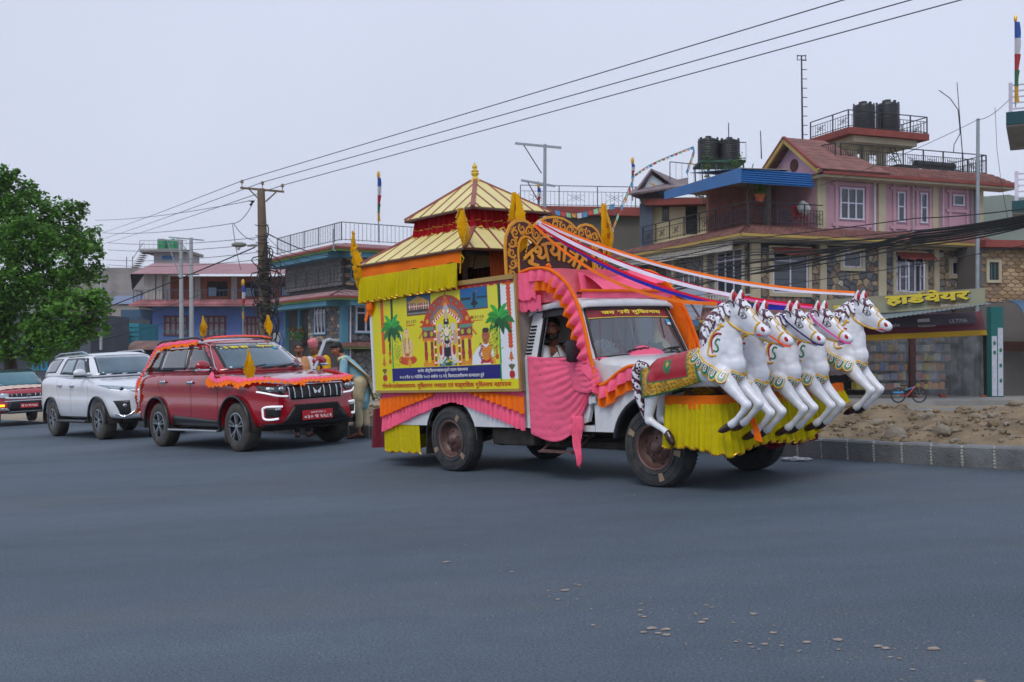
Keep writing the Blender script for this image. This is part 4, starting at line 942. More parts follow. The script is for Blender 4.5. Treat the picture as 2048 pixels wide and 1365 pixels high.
# ---- roofs
def tier(cx, hx, hy, z0, cx1, hx1, hy1, z1, nb, name, apex=False):
 c0 = [(cx-hx, -hy, z0), (cx+hx, -hy, z0), (cx+hx, hy, z0), (cx-hx, hy, z0)]; c1 = [(cx1-hx1, -hy1, z1), (cx1+hx1, -hy1, z1), (cx1+hx1, hy1, z1), (cx1-hx1, hy1, z1)]
 c0 = [Vector(p) for p in c0]; c1 = [Vector(p) for p in c1]
 for i in range(4):
  a, b, d, e = c0[i], c0[(i+1) % 4], c1[(i+1) % 4], c1[i]; n = (b-a).cross(e-a).normalized()
  MB().sheet([[a, b], [e, d]], .012).build('roof_panel', m_cream, shrine)
  run = (e+d)/2-(a+b)/2; wid = (b-a).length; along = (b-a).normalized()
  for k in range(nb):
   u = (k+.5)/nb*wid; p = a+along*u+n*.012
   sl = min(1, min(u, wid-u)/max(1e-6, (wid-(d-e).length)/2)); q = p+run*sl
   if (q-p).length > .05: MB().bar(p-n*.002, q-n*.002, .032, .014).build('roof_batten', m_batten, shrine)
  MB().bar(a+n*.012, e+n*.012, .05, .03).build('hip_batten', m_batten, shrine)
  MB().bar(a+Vector((0, 0, -.012)), b+Vector((0, 0, -.012)), .025, .02).build('eave_edge', m_brown, shrine)
tier(-.47, 1.04, .93, 2.49, -.29, .50, .46, 2.83, 8, 'lower')
tier(-.27, .64, .62, 2.985, -.28, .03, .03, 3.42, 6, 'upper')
mb = MB().lathe([(.075, 3.40), (.075, 3.42), (.058, 3.425), (.045, 3.46), (.028, 3.475), (.028, 3.485), (.047, 3.505), (.05, 3.52), (.036, 3.54), (.05, 3.545), (.036, 3.555), (.022, 3.575), (.032, 3.59), (.03, 3.61), (.014, 3.625), (.014, 3.635), (.003, 3.655), (0, 3.656)], (-.28, 0, -.0), 20)
mb.build('finial', m_fin, shrine, smooth=60)
mb = MB(); c = [(-.82, -.53), (.27, -.53), (.27, .53), (-.82, .53), (-.82, -.53)]
R_ = curtain(mb, c, 2.99, 2.76, .085, .045, 7, flare=.03); 
for row, rr in ((R_[-1], .008), (R_[3], .006)): mb.tube([p+Vector((0, -.004, 0)) for p in row[::2]], rr, 4, mi=1)
mb.build('crimson_frill', [m_red, m_gold], shrine, smooth=70)
MB().box(-.80, .25, -.50, .50, 2.6, 2.98).build('tier_wall', m_brown, shrine)
mb = MB(); curtain(mb, [(-1.50, .90), (-1.50, -.915), (.46, -.915)], 2.475, lambda t: 2.33+.01*math.sin(t*9), .4, .012, 5, rows=3); mb.build('orange_pelmet', m_orange, shrine, smooth=70)
mb = MB(); R_ = curtain(mb, [(-1.52, .88), (-1.52, -.93), (.44, -.93)], 2.345, lambda t: 2.07-.04*(1-abs(2*t-1)), .066, .032, 11, rows=6, flare=.02); mb.tube([p for p in R_[-1][::2]], .009, 4, mi=1); mb.build('yellow_curtain', [m_yellow, m_gold], shrine, smooth=70)
for x, y in ((-1.44, -.82), (.42, -.82), (.42, .82), (-1.44, .82)): MB().bar((x, y, 2.05), (x, y, 2.5), .045, .045).build('corner_post', mat('dark_post', '22100e', .5), shrine)
mb = MB(); curtain(mb, [(.50, -.52), (.50, .88)], 2.47, 2.06, .06, .012, 8); mb.build('rust_curtain', cloth('rust_cloth', '8c3a10'), shrine, smooth=70)
mb = MB(); curtain(mb, [(-1.45, -.2), (-1.45, .86), (.5, .86)], 2.48, 2.06, .09, .02, 8); mb.build('back_curtain', cloth('dark_curtain', '3a140c'), shrine, smooth=70)
MB().box(.45, .49, -.86, .86, 2.43, 2.47).build('lintel', m_black, shrine)
mb = MB().tube([(.47, -.90, 2.47), (.48, -.92, 2.36), (.46, -.92, 2.22)], .008, 5); mb.tube([(.49, -.91, 2.42), (.54, -.92, 2.38), (.50, -.92, 2.33)], .007, 5); mb.build('cord', m_flag, shrine)
# ---- arched sign
sign = thing('arch_sign', 'golden scalloped arch sign with cut-out brown scrollwork above the cab', 'sign', MT @ T3(1.05, 0, 2.10))
def arcp(c, r, a0, a1, n=12): return [(c[0]+r*math.cos(a0+(a1-a0)*i/n), c[1]+r*math.sin(a0+(a1-a0)*i/n)) for i in range(n+1)]
OUT = [(.78, 0), (.78, .36), (.757, .48), (.69, .595), (.60, .65), (.50, .665), (.41, .645), (.345, .60), (.25, .668), (.13, .712), (0, .727)]
INN = [(.58, 0), (.58, .30), (.565, .39), (.53, .44), (.47, .465), (.40, .445), (.345, .41), (.315, .375), (.22, .46), (.11, .51), (0, .525)]
def outer(k):
 f = k/.2; h = []
 for i in range(10):
  for j in range(3 if 0 < i < 7 or i > 7 else 1):
   t = j/3; h.append(tuple(lerp(lerp(OUT[i][q], OUT[i+1][q], t), lerp(INN[i][q], INN[i+1][q], t), f) for q in (0, 1)))
 h.append((0, lerp(OUT[10][1], INN[10][1], f))); return h+[(-a, b) for a, b in h[-2::-1]]
def arcp(c, r, a0, a1, n=12): return [(c[0]+r*math.cos(a0+(a1-a0)*i/n), c[1]+r*math.sin(a0+(a1-a0)*i/n)) for i in range(n+1)]
ou, inn = outer(0), outer(.2)
inn = [(a, max(b-.0, 0)) for a, b in inn]
n = len(ou); mb = MB()
def ringmesh(o_, i_, x0, x1):
 m_ = MB(); n = len(o_); vs = [(x, *p) for x in (x0, x1) for q in (o_, i_) for p in q]
 fs = []
 for i in range(n-1):
  fs += [(i, i+1, n+i+1, n+i), (2*n+i, 3*n+i, 3*n+i+1, 2*n+i+1), (i, 2*n+i, 2*n+i+1, i+1), (n+i, n+i+1, 3*n+i+1, 3*n+i)]
 fs += [(0, n, 3*n, 2*n), (n-1, 3*n-1, 4*n-1, 2*n-1)]
 return m_.add(vs, fs)
ringmesh(ou, inn, -.01, .01).build('arch_board', m_goldp, sign)
ringmesh(outer(.028), outer(.172), .0112, .0135).build('brown_field', m_dkbr, sign)
mb = MB(); mid = outer(.10); path = [Vector((0, a, b)) for a, b in mid]; rg = random.Random(7)
def ribbonflat(pts, w0, w1, x=.016):
 n = len(pts)
 for i in range(n-1):
  a, b = Vector(pts[i]), Vector(pts[i+1]); t = (b-a); 
  if t.length < 1e-6: continue
  t.normalize(); nn = Vector((-t.y, t.x)); wa = lerp(w0, w1, i/n)/2; wb = lerp(w0, w1, (i+1)/n)/2
  mb.add([(x, *(a+nn*wa)), (x, *(a-nn*wa)), (x, *(b-nn*wb)), (x, *(b+nn*wb))], [(0, 1, 2, 3)])
for k in range(21):
 t = (k+.5)/21; p = poly(path, t); q = poly(path, min(1, t+.01)); tg = (q-p).normalized(); ang = math.atan2(tg.z, tg.y); s = 1 if k % 2 else -1
 sp = []
 for i in range(22):
  f = i/21; r = .055*(1-f*.85); a = ang+s*(f*8.2-1.2); sp.append((p.y+r*math.cos(a), p.z+r*math.sin(a)))
 ribbonflat(sp, .027, .012, .0160)
 for m2 in range(4):
  a = ang+math.pi/2*s+(m2-1.5)*.5; r0, r1 = .045, .075; b = [(p.y+lerp(r0, r1, i/5)*math.cos(a+s*.5*i/5), p.z+lerp(r0, r1, i/5)*math.sin(a+s*.5*i/5)) for i in range(6)]; ribbonflat(b, .022, .006, .0164)
mb.build('scrollwork', m_goldp, sign)
ringmesh(outer(.175), outer(.2), .012, .020).build('inner_rim', m_goldp, sign)
pl = arcp((0, -.30), .79, .40, math.pi-.40, 24); MB().prism([(.72, 0)]+pl+[(-.72, 0)], 'x', -.03, -.016).build('name_board', m_dkbr, sign)
def bend(X_, Y_):
 a = math.pi/2+ (.5-X_)*1.5; r = .52+Y_; return r*math.cos(a), r*math.sin(a)-.30
M = plane_frame((-.014, 0, 0), (0, 1, 0), (0, 0, 1))
lettering('रथया%ा', 1.0, .225, M, m_goldp, sign, dv=True, bold=.018, th=.012, fn=bend)
# ---- flags
def flag(M, h, w_, label, lean=0, seed=1, sunm=False, tinsel=True, pole=.0, twist=1, group='saffron flags on the chariot and the red car'):
 root = thing('prayer_flag', label, 'flag', M, group); rg = random.Random(seed)
 MB().tube([(0, 0, -pole), (lean*.5, 0, h)], .008, 6).build('pole', m_brown, root, smooth=60)
 P = []; n = 26
 for i in range(n+1):
  t = i/n; wd_ = 1.25*w_*(.42+.58*math.sin(math.pi*t**1.25)**1.2)*(1 if t < .95 else .65); z = h*(1-t*.97)
  P.append([(lean*.5*(1-t)+wd_*(u-.28)+.015*math.sin(t*7+seed), -.012-.055*math.sin(u*9*twist+t*3+seed)*wd_/w_*min(1, wd_*8), z+.02*math.sin(u*6)) for u in [j/9+(.10*noise.noise(Vector((t*14, j*.9, seed)))+.05*noise.noise(Vector((t*40, j, seed)))) for j in range(10)]])
 f = MB().grid(P).build('cloth', m_flag, root, smooth=70)
 if tinsel:
  e = MB(); 
  for side in (0, 9):
   for i in range(n):
    p = Vector(P[i][side]); e.ell(p, (.007+.006*rg.random(),)*3, 5, 3)
  e.build('tinsel_fringe', m_gold, root)
 if sunm:
  r = MB(); ro = mat('red_ochre_print', 'a83c10', .7)
  c = Vector(P[12][5])+Vector((0, -.045, 0)); pl = [c+Vector((.03*math.cos(a), 0, .05*math.sin(a))) for a in [i*math.pi/6 for i in range(12)]]; r.tube(pl, .006, 4, closed=True)
  for i in range(16):
   a = i*math.pi/8; r.tube([c+Vector((.038*math.cos(a), 0, .06*math.sin(a))), c+Vector((.055*math.cos(a), 0.004, .10*math.sin(a)))], .005, 3)
  for i in range(5): r.tube([c+Vector((-.05+j*.025, 0, -.18-i*.035+.008*math.sin(j*2+i))) for j in range(5)], .005, 3)
  r.build('sun_print', ro, root)
 return root
flag(MT @ T3(.92, -.47, 2.20), .86, .17, 'tall saffron flag with red sun print at the left post of the lettered arch', seed=1, sunm=True, pole=.1)
flag(MT @ T3(1.0, .88, 2.30), .72, .16, 'saffron flag with red sun print behind the right end of the arch', seed=4, sunm=True, pole=.2)
flag(MT @ T3(.545, -.93, 2.50), .42, .12, 'short rolled saffron flag at the front corner of the lower pagoda roof', seed=2, lean=-.03)
flag(MT @ T3(-1.53, -.93, 2.20), .72, .10, 'thin saffron flag with gold fringe at the rear corner of the pagoda roof', seed=3, lean=-.10, twist=2)
mb = crumple((0, 0, 0), (.07, .05, .11), 5, 3, .4, 9); mb.sheet([[(-.03, -.02, 0), (.03, -.03, -.02)], [(-.12, -.02, -.16), (-.06, -.04, -.2)]], .01)
single(mb, 'orange_knot', m_orange, 'knotted orange cloth at the upper rear corner of the painted board', 'knot', MT @ T3(-1.33, -.90, 1.98), smooth=40)
# ================================================================== HORSES ON A SKIRTED PLATFORM
plat = thing('horse_platform', 'skirted platform in front of the hood carrying the row of horse statues', 'platform', MT)
MB().box(3.30, 3.84, -.93, 1.0, .76, .80).box(3.36, 3.78, -.85, .9, .5, .76).build('deck', m_brown, plat)
mb = MB()
for y in (-.6, 0, .6): mb.bar((3.3, y, .52), (3.9, y, .78), .04)
mb.build('strut', m_under, plat)
edge = [(3.26, -.90), (3.30, -.955), (3.86, -.955), (3.90, -.90), (3.93, 1.0), (3.80, 1.05)]
mb = MB(); curtain(mb, edge, .86, lambda t: .755+.012*math.sin(t*31), .3, .010, 3, rows=3); mb.build('orange_band', m_orange, plat, smooth=70)
mb = MB(); R_ = curtain(mb, edge, .785, lambda t: .385-.035*math.exp(-((t-.28)/.06)**2)+.02*math.sin(t*17)+.34*max(0, t-.72)/.28, .062, .028, 4, rows=6, flare=.03); mb.tube([p for p in R_[-1][::2]], .009, 4, mi=1); mb.build('yellow_skirt', [m_yellow, m_gold], plat, smooth=70)
mb = MB(); curtain(mb, [(3.72, -.1), (3.86, .3), (3.86, .62), (3.5, .8)], .8, lambda t: .31+.06*t, .12, .03, 7); mb.build('maroon_lining', m_maroon, plat, smooth=70)
mb = MB(); curtain(mb, [(3.84, .92), (3.92, 1.02)], .84, .62, .07, .03, 8); mb.build('yellow_end_cloth', m_yellow, plat, smooth=70)
m_horse = mat('enamel_white', 'dfe2ea', .34, var=.04, scale=5, coat=.3, dirt=('8a8578', 6, .30))
m_hoof = mat('hoof_brown', '38211f', .25, var=.2, coat=.4); m_hr = mat('enamel_red', 'b50f22', .3, coat=.4); m_hg = mat('enamel_green', '0d7a4c', .3, coat=.4)
m_hy = mat('enamel_gold', 'd9a818', .35, var=.15, scale=40, coat=.3); m_ink = mat('black_ink', '0c0c10', .4, var=0)
def mane_mat():
 m = mat('painted_mane', 'dfe2ea', .25, var=0, coat=.5); t = m.node_tree; N = t.nodes; L = t.links; b = N['Principled BSDF']
 tc = N.new('ShaderNodeTexCoord'); nz = N.new('ShaderNodeTexNoise'); nz.inputs['Scale'].default_value = 9; L.new(tc.outputs['Object'], nz.inputs['Vector'])
 wv = N.new('ShaderNodeTexWave'); wv.inputs['Scale'].default_value = 5.2; wv.inputs['Distortion'].default_value = 7; wv.inputs['Detail'].default_value = 1; wv.inputs['Detail Scale'].default_value = 1.6
 wv.bands_direction = 'DIAGONAL'; L.new(tc.outputs['Object'], wv.inputs['Vector'])
 vo = N.new('ShaderNodeTexVoronoi'); vo.inputs['Scale'].default_value = 24; L.new(tc.outputs['Object'], vo.inputs['Vector'])
 a = N.new('ShaderNodeMath'); a.operation = 'LESS_THAN'; a.inputs[1].default_value = .33; L.new(wv.outputs['Fac'], a.inputs[0])
 d = N.new('ShaderNodeMath'); d.operation = 'LESS_THAN'; d.inputs[1].default_value = .30; L.new(vo.outputs['Distance'], d.inputs[0])
 x = N.new('ShaderNodeMath'); x.operation = 'MAXIMUM'; L.new(a.outputs[0], x.inputs[0]); L.new(d.outputs[0], x.inputs[1])
 c = N.new('ShaderNodeMix'); c.data_type = 'RGBA'; c.inputs[6].default_value = (*lin('dfe2ea'), 1); c.inputs[7].default_value = (*lin('52283a'), 1); L.new(x.outputs[0], c.inputs[0]); L.new(c.outputs[2], b.inputs['Base Color']); return m
m_mane = mane_mat()
OX, OZ = 3.70, .90
def hp(x, y, z, r, l=None): return (x-OX, y, z-OZ, r) if l is None else (x-OX, y, z-OZ, r, l)
horse = thing('horse_statue', 'nearest white horse statue showing its whole red saddle cloth and curled brown striped tail', 'horse statue', MT @ T3(OX, -.95, OZ), 'row of five leaping horse statues')
mb = MB()
chain(mb, [hp(3.215, 0, 1.03, .105, 1.0), hp(3.32, 0, 1.055, .145, .95), hp(3.5, 0, 1.075, .155, .9), hp(3.7, 0, 1.095, .170, .80), hp(3.86, 0, 1.105, .180, .73), hp(4.0, 0, 1.11, .152, .74), hp(4.07, 0, 1.12, .112, .82)])
chain(mb, [hp(3.90, 0, 1.17, .19, .7), hp(3.955, 0, 1.27, .185, .6), hp(4.0, 0, 1.38, .155, .55), hp(4.04, 0, 1.48, .118, .56), hp(4.10, 0, 1.555, .092, .66)])
chain(mb, [hp(4.06, 0, 1.20, .10, .85), hp(4.08, 0, 1.30, .085, .7)])
chain(mb, [hp(4.125, 0, 1.575, .082, .72), hp(4.175, 0, 1.55, .092, .66), hp(4.225, 0, 1.505, .088, .66), hp(4.29, 0, 1.445, .068, .66), hp(4.345, 0, 1.405, .055, .75), hp(4.385, 0, 1.385, .052, .85), hp(4.40, 0, 1.378, .045, .85)])
chain(mb, [hp(4.15, 0, 1.49, .082, .62), hp(4.22, 0, 1.43, .052, .7), hp(4.34, 0, 1.355, .030, .85)])
for s_ in (-1, 1):
 y = s_*.085
 chain(mb, [hp(4.00, s_*.07, 1.04, .090), hp(4.10, y, .92, .060), hp(4.20, y, .82, .042), hp(4.238, y, .785, .043)])
 chain(mb, [hp(4.238, y, .785, .042), hp(4.20, y, .73, .031), hp(4.13, y, .665, .026), hp(4.08, y, .625, .036), hp(4.05, y, .61, .032)])
 chain(mb, [hp(3.24, s_*.06, 1.0, .10), hp(3.225, y, .88, .078), hp(3.20, y, .78, .055), hp(3.165, y, .675, .042), hp(3.175, y, .64, .044)])
 chain(mb, [hp(3.18, y, .645, .038), hp(3.25, y, .605, .031), hp(3.33, y, .565, .029), hp(3.375, y, .535, .034)])
 chain(mb, [hp(4.118, s_*.045, 1.63, .032), hp(4.122, s_*.052, 1.67, .035), hp(4.135, s_*.056, 1.71, .026), hp(4.142, s_*.058, 1.74, .014), hp(4.145, s_*.058, 1.757, .006)], ly=.7)
body = fuse(mb, 'body', m_horse, horse, voxel=.0105, it=7, fac=.5)
bmt = bmesh.new(); bmt.from_mesh(body.data); BV = BVHTree.FromBMesh(bmt); bmt.free()
def onsurf(x, z, s_=-1, off=.003):
 """point on the near (-1) or far (+1) flank at truck-frame x,z"""
 h = BV.ray_cast(Vector((x-OX, s_*1.0, z-OZ)), Vector((0, -s_, 0)))
 if h[0] is None: 
  h = BV.find_nearest(Vector((x-OX, s_*.05, z-OZ)))
 return h[0]+h[1]*off, h[1]
for s_ in (-1, 1):
 y = s_*.085; mb = MB(); chain(mb, [hp(4.055, y, .612, .033), hp(4.02, y, .59, .036), hp(3.975, y, .57, .030), hp(3.945, y, .562, .018)]); fuse(mb, 'front_hoof', m_hoof, horse, .01, 3)
 mb = MB(); chain(mb, [hp(3.38, y, .53, .036), hp(3.405, y, .49, .040), hp(3.425, y, .455, .032), hp(3.432, y, .435, .018)]); fuse(mb, 'rear_hoof', m_hoof, horse, .01, 3)
mb = MB(); chain(mb, [hp(3.10, 0, 1.13, .035), hp(3.03, 0, 1.15, .043), hp(2.975, 0, 1.09, .046), hp(2.965, 0, .98, .044), hp(2.985, 0, .86, .042), hp(3.015, 0, .76, .030), hp(3.035, 0, .69, .018), hp(3.04, 0, .645, .008)]); fuse(mb, 'tail', m_mane, horse, .011, 3)
mb = MB()
for k in range(7):
 t = k/6; a = smoothpath([(4.08, 0, 1.62), (3.97, 0, 1.575), (3.86, 0, 1.50), (3.79, 0, 1.40), (3.78, 0, 1.31)], 24)
for p, q in zip(a, a[1:]): chain(mb, [hp(p.x, 0, p.z, .062, .62), hp(q.x, 0, q.z, .062, .62)])
for s_ in (-1, 1):
 for p in a[2::3]: chain(mb, [hp(p.x, s_*.02, p.z+.01, .035), hp(p.x+.04, s_*.062, p.z-.05, .026), hp(p.x+.05, s_*.078, p.z-.09, .014)])
 chain(mb, [hp(4.10, 0, 1.625, .035), hp(4.16, s_*.03, 1.645, .028), hp(4.22, s_*.045, 1.60, .02), hp(4.235, s_*.055, 1.56, .010)])
chain(mb, [hp(4.13, 0, 1.645, .034), hp(4.2, 0, 1.635, .028), hp(4.26, 0, 1.585, .015)])
fuse(mb, 'mane', m_mane, horse, .011, 2)
for s_ in (-1, 1):
 e = MB(); Me = Matrix.Rotation(.15, 4, 'Y'); e.ell(tuple(hp(4.150, s_*.063, 1.69, 0)[:3]), (.014, .022, .046), 10, 6, M=Me); e.build('inner_ear', m_hr, horse, smooth=80)
 p, n = onsurf(4.225, 1.525, s_, .001); F_ = plane_frame(p, (n.cross(Vector((0, 1, 0)).cross(n))).cross(n) if False else (Vector((1, 0, -.35))-n*Vector((1, 0, -.35)).dot(n)), n.cross(Vector((1, 0, -.35)))*1)
 nrm = n; xd = (Vector((1, 0, -.45))-n*Vector((1, 0, -.45)).dot(n)).normalized(); yd = n.cross(xd)
 F_ = Matrix((xd, yd, n)).transposed().to_4x4(); F_.translation = p
 e = MB()
 def lens(w_, h, z, mi, cx=0, cy=0):
  pts = [(cx+w_*math.cos(a), cy+h*math.sin(a)*(1-.35*abs(math.cos(a))), 0) for a in [i*math.pi/9 for i in range(18)]]
  e.add([F_ @ Vector((a, b, z)) for a, b, _ in pts], [tuple(range(18))], mi)
 lens(.042, .029, .0035, 1); lens(.037, .024, .0045, 0); lens(.034, .020, .0055, 1); lens(.029, .0155, .0065, 0); lens(.014, .0135, .0075, 1); lens(.004, .004, .0085, 0, .004, .004)
 e.build('eye', [m_horse, m_ink], horse)
 p, n = onsurf(4.398, 1.40, s_, .0); e = MB(); e.ell(p, (.017, .010, .024), 10, 6, M=Matrix.Rotation(-.6, 4, 'Y')); e.build('nostril', m_hr, horse, smooth=80)
 e = MB(); pts = [onsurf(4.395-i*.016, 1.347+i*.0035, s_, .002)[0] for i in range(6)]; e.tube(pts, [.004, .009, .012, .012, .008, .003], 6, flat=.8); e.build('mouth', m_hr, horse, smooth=80)
 def relief(path, r, name, m, n_=22):
  pts = smoothpath([(a, 0, b) for a, b in path], n_); MB().tube([onsurf(p.x, p.z, s_, .002)[0] for p in pts], r, 6).build(name, m, horse, smooth=80)
 relief([(4.06, 1.56), (4.07, 1.50), (4.11, 1.445), (4.17, 1.405), (4.24, 1.375), (4.30, 1.365)], .0095, 'cheek_strap', m_hy)
 relief([(4.37, 1.468), (4.335, 1.43), (4.322, 1.385)], .0095, 'nose_band', m_hy)
 relief([(4.25, 1.605), (4.30, 1.54), (4.36, 1.475)], .0045, 'brow_line', m_hy)
 relief([(4.02, 1.38), (3.97, 1.385), (3.93, 1.345), (3.925, 1.28), (3.945, 1.225)], [.010]*10+[.008]*13, 'red_scroll', m_hr)
 relief([(4.01, 1.33), (3.985, 1.34), (3.965, 1.31), (3.985, 1.285), (3.99, 1.25), (3.965, 1.235), (3.95, 1.25)], .008, 'green_scroll', m_hg)
 relief([(4.01, 1.47), (3.985, 1.43), (3.955, 1.41), (3.915, 1.36), (3.90, 1.29), (3.895, 1.225), (3.93, 1.20), (3.975, 1.205)], .009, 'gold_scroll', m_hy, 28)
 relief([(4.04, 1.445), (4.01, 1.45), (3.99, 1.42)], .010, 'gold_leaf', m_hy, 8)
 for k, (a, b) in enumerate((((4.10, 1.66), (4.14, 1.60)), ((4.19, 1.64), (4.18, 1.53)), ((4.24, 1.62), (4.25, 1.56)))):
  relief([a, ((a[0]+b[0])/2+.015, (a[1]+b[1])/2+.01), b], .0062, 'forelock_line', mat('mane_brown', '35131a', .4), 8)
cpath = [(3.735, 1.27), (3.79, 1.20), (3.86, 1.145), (3.94, 1.10), (4.02, 1.065), (4.10, 1.05), (4.16, 1.055)]
NP = 8; mw = m_horse
def petal(p, n, down):
 yd = (down-n*down.dot(n)).normalized(); xd = yd.cross(n); F_ = Matrix((xd, yd, n)).transposed().to_4x4(); F_.translation = p; mb = MB()
 def tongue(w_, h, y0, z0, th, mi):
  pts = [(-w_*.75, y0), (w_*.75, y0)]+[(w_*math.cos(a), y0+h*.55+h*.45*math.sin(a)) for a in [i*math.pi/8 for i in range(9)]]
  vs = [F_ @ Vector((a, b, z0)) for a, b in pts]+[F_ @ Vector((a*.94, b*.97+y0*.03, z0+th)) for a, b in pts]; k = len(pts)
  mb.add(vs, [tuple(range(k)), tuple(range(2*k-1, k-1, -1))]+[(i, (i+1) % k, k+(i+1) % k, k+i) for i in range(k)], mi)
 tongue(.050, .118, -.012, -.010, .018, 0); tongue(.039, .096, -.004, .0081, .005, 1); tongue(.033, .084, .004, .0135, .004, 2); tongue(.017, .058, .01, .0178, .003, 1); 
 for q in (.022, .042): mb.ell(F_ @ Vector((0, q, .0215)), (.009, .009, .006), 6, 4, mi=3)
 return mb.build('collar_petal', [m_hy, mw, m_hg, m_hr], horse, smooth=30)
for s_ in (-1, 1):
 for k in range(NP):
  q = poly([(a, 0, b) for a, b in cpath], (k+.35)/NP); p, n = onsurf(q.x, q.z, s_, .006); t = Vector((.62, 0, -.35)); 
  petal(p, n, Vector((-.42, s_*.15, -.8)) if k > 2 else Vector((-.75, s_*.2, -.55)))
p, n = BV.ray_cast(Vector((1, 0, 1.03-OZ)), Vector((-1, 0, 0)))[:2]; petal(p+n*.006, n, Vector((-.1, 0, -1)))
NA, NB_ = 56, 96; P = []; UV = []
for i in range(NA+1):
 u = i/NA; row = []
 for j in range(NB_+1):
  v = j/NB_*2-1; s_ = -1 if v < 0 else 1; k = abs(v)
  xt = lerp(3.125, 3.735, u); zt = lerp(1.14, 1.285, u)+.0; xb = lerp(3.14, 3.81, u); zb = lerp(.84, .985, u)-.012*math.sin(u*math.pi)
  x = lerp(xt, xb, k**1.2); cx, cz = x-OX, 1.06-OZ
  z = lerp(zt, zb, k); ang = k*2.05
  o_ = Vector((x-OX, 0, lerp(1.055, 1.07, u)-OZ)); d = Vector((0, s_*math.sin(ang), math.cos(ang)))
  h = BV.ray_cast(o_+d*1.0, -d); q = h[0]+h[1]*.011 if h[0] is not None else o_+d*.15
  if k > .5: q.z = lerp(q.z, zb-OZ, (k-.5)/.5)
  if k > .45:
   h2 = BV.ray_cast(Vector((q.x, s_*1.0, q.z)), Vector((0, -s_, 0))); q.y = s_*max(abs(q.y), .118, (abs(h2[0].y)+.012) if h2[0] is not None and q.z > .84-OZ+.02 else 0)
  row.append(q)
 P.append(row)
mb = MB().grid(P); sc = mb.build('saddle_cloth', mat('saddle_paint', (1, 1, 1), .35, attr='Col', var=.05, scale=12, coat=.3, bump=.0), horse, smooth=80, solid=.010)
cols = []; me = sc.data; vv = {}
for i in range(NA+1):
 for j in range(NB_+1): vv[tuple(round(c, 4) for c in P[i][j])] = (i/NA, abs(j/NB_*2-1))
G1, R1, Y1, Y2 = lin('0d6a40'), lin('a01226'), lin('c89a1c'), lin('8a6410')
def saddlecol(u, k):
 e = min(u, 1-u); f = 1-k
 if e < .030 or f < .05: return G1
 if e < .17 or f < .30:
  if e > .150 and f > .275 or (e < .17 and e > .150 and f > .275): return G1
  n_ = math.sin(u*46+3*math.sin(k*19))*math.sin(k*30+3*math.sin(u*23)); g = math.sin(u*15+k*9+2*math.sin(k*8))
  if abs(g) < .10 and n_ > -.3: return G1
  return Y1 if n_ > -.15 else Y2
 dx, dz = (u-.50)*.60, (k-.47)*.33; r = math.hypot(dx, dz)
 if r < .018: return Y1
 if r < .05 and (r < .042 or math.sin(math.atan2(dz, dx)*14) > 0): return G1
 return R1
a = me.color_attributes.new('Col', 'FLOAT_COLOR', 'POINT')
for v in me.vertices:
 u, k = vv.get(tuple(round(c, 4) for c in v.co), (.5, .1)); a.data[v.index].color = (*saddlecol(u, k), 1)
labels = ['second white horse statue with a bright orange rein to its red mouth', 'middle white horse statue with a dark blue rein across its cheek', 'fourth white horse statue with a pink rein across its cheek', 'farthest white horse statue, set higher and forward, beside the shop sign']
for (y, dz, dx), lb in zip(((-.62, -.09, .0), (-.12, -.095, 0), (.335, -.095, 0), (1.05, -.0, 0)), labels): dup(horse, MT @ T3(OX+dx, y, OZ+dz), lb)
MB().tube([(3.55, -.95, .92), (3.55, -.80, .80)], .02, 6).tube([(3.8, -.9, .93), (3.7, -.6, .8)], .02, 6).build('mount_bar', m_rust, plat)
mb = MB().sheet([[(4.08, -.80, .66), (4.14, -.8, .66)], [(4.11, -.79, .55), (4.17, -.78, .53)], [(4.13, -.80, .47), (4.2, -.79, .45)]], .008); mb.tube([(4.06, -.86, .63), (4.10, -.82, .67), (4.15, -.86, .65)], .012, 5)
single(mb, 'orange_tie', m_orange, 'orange cloth tied round the first horse statue raised hoof', 'cloth tie', MT)
# ---- ribbons from the arch to the horses
def ribbon(pts, w_, mats, lab, n=40, twist=(0, 0), under=None):
 P = smoothpath(pts, n); mb = MB(); R_ = []
 for i, p in enumerate(P):
  t = i/n; a = lerp(twist[0], twist[1], t); up = Vector((.15*math.sin(a), math.sin(a), math.cos(a))); R_.append([p+up*w_*.5*(1 if not callable(w_) else 1), p, p-up*w_*.5])
 mb.grid([[r[0], r[1]] for r in R_], 0); mb.grid([[r[1], r[2]] for r in R_], 1 if len(mats) > 1 else 0)
 return single(mb, 'ribbon', mats, lab, 'ribbon', MT, 'ribbons from the arch to the horse statues', smooth=80)
ro, rr_, rb, rw, rp = (cloth(n, c) for n, c in (('ribbon_orange', 'f4791f'), ('ribbon_red', 'd01030'), ('ribbon_blue', '2c2aa0'), ('ribbon_white', 'dcd6e6'), ('ribbon_pink', 'e85aa0')))
def sag(a, b, s, n=6): a, b = Vector(a), Vector(b); return [a.lerp(b, i/n)-Vector((0, 0, s*4*(i/n)*(1-i/n))) for i in range(n+1)]
ribbon(sag((1.08, -0.23, 2.735), (4.08, 1.04, 1.72), .17), .05, [ro, rw], 'broad orange ribbon with pale lower edge reaching to the farthest horse statue', twist=(.2, .5))
ribbon(sag((1.08, -0.27, 2.72), (4.05, .335, 1.60), .17), .044, [rr_, rp], 'broad red ribbon with pink edge reaching to the fourth horse statue', twist=(.2, .6))
ribbon(sag((1.08, -0.27, 2.70), (4.05, -.12, 1.59), .23), .042, [rb, rb], 'blue ribbon passing behind the first horse ears to the middle horse statue', twist=(.5, .2))
ribbon(sag((1.08, -0.29, 2.715), (4.05, -.86, 1.70), .10), .04, [rw, rw], 'white ribbon ending behind the ears of the nearest horse statue', twist=(.2, .9))
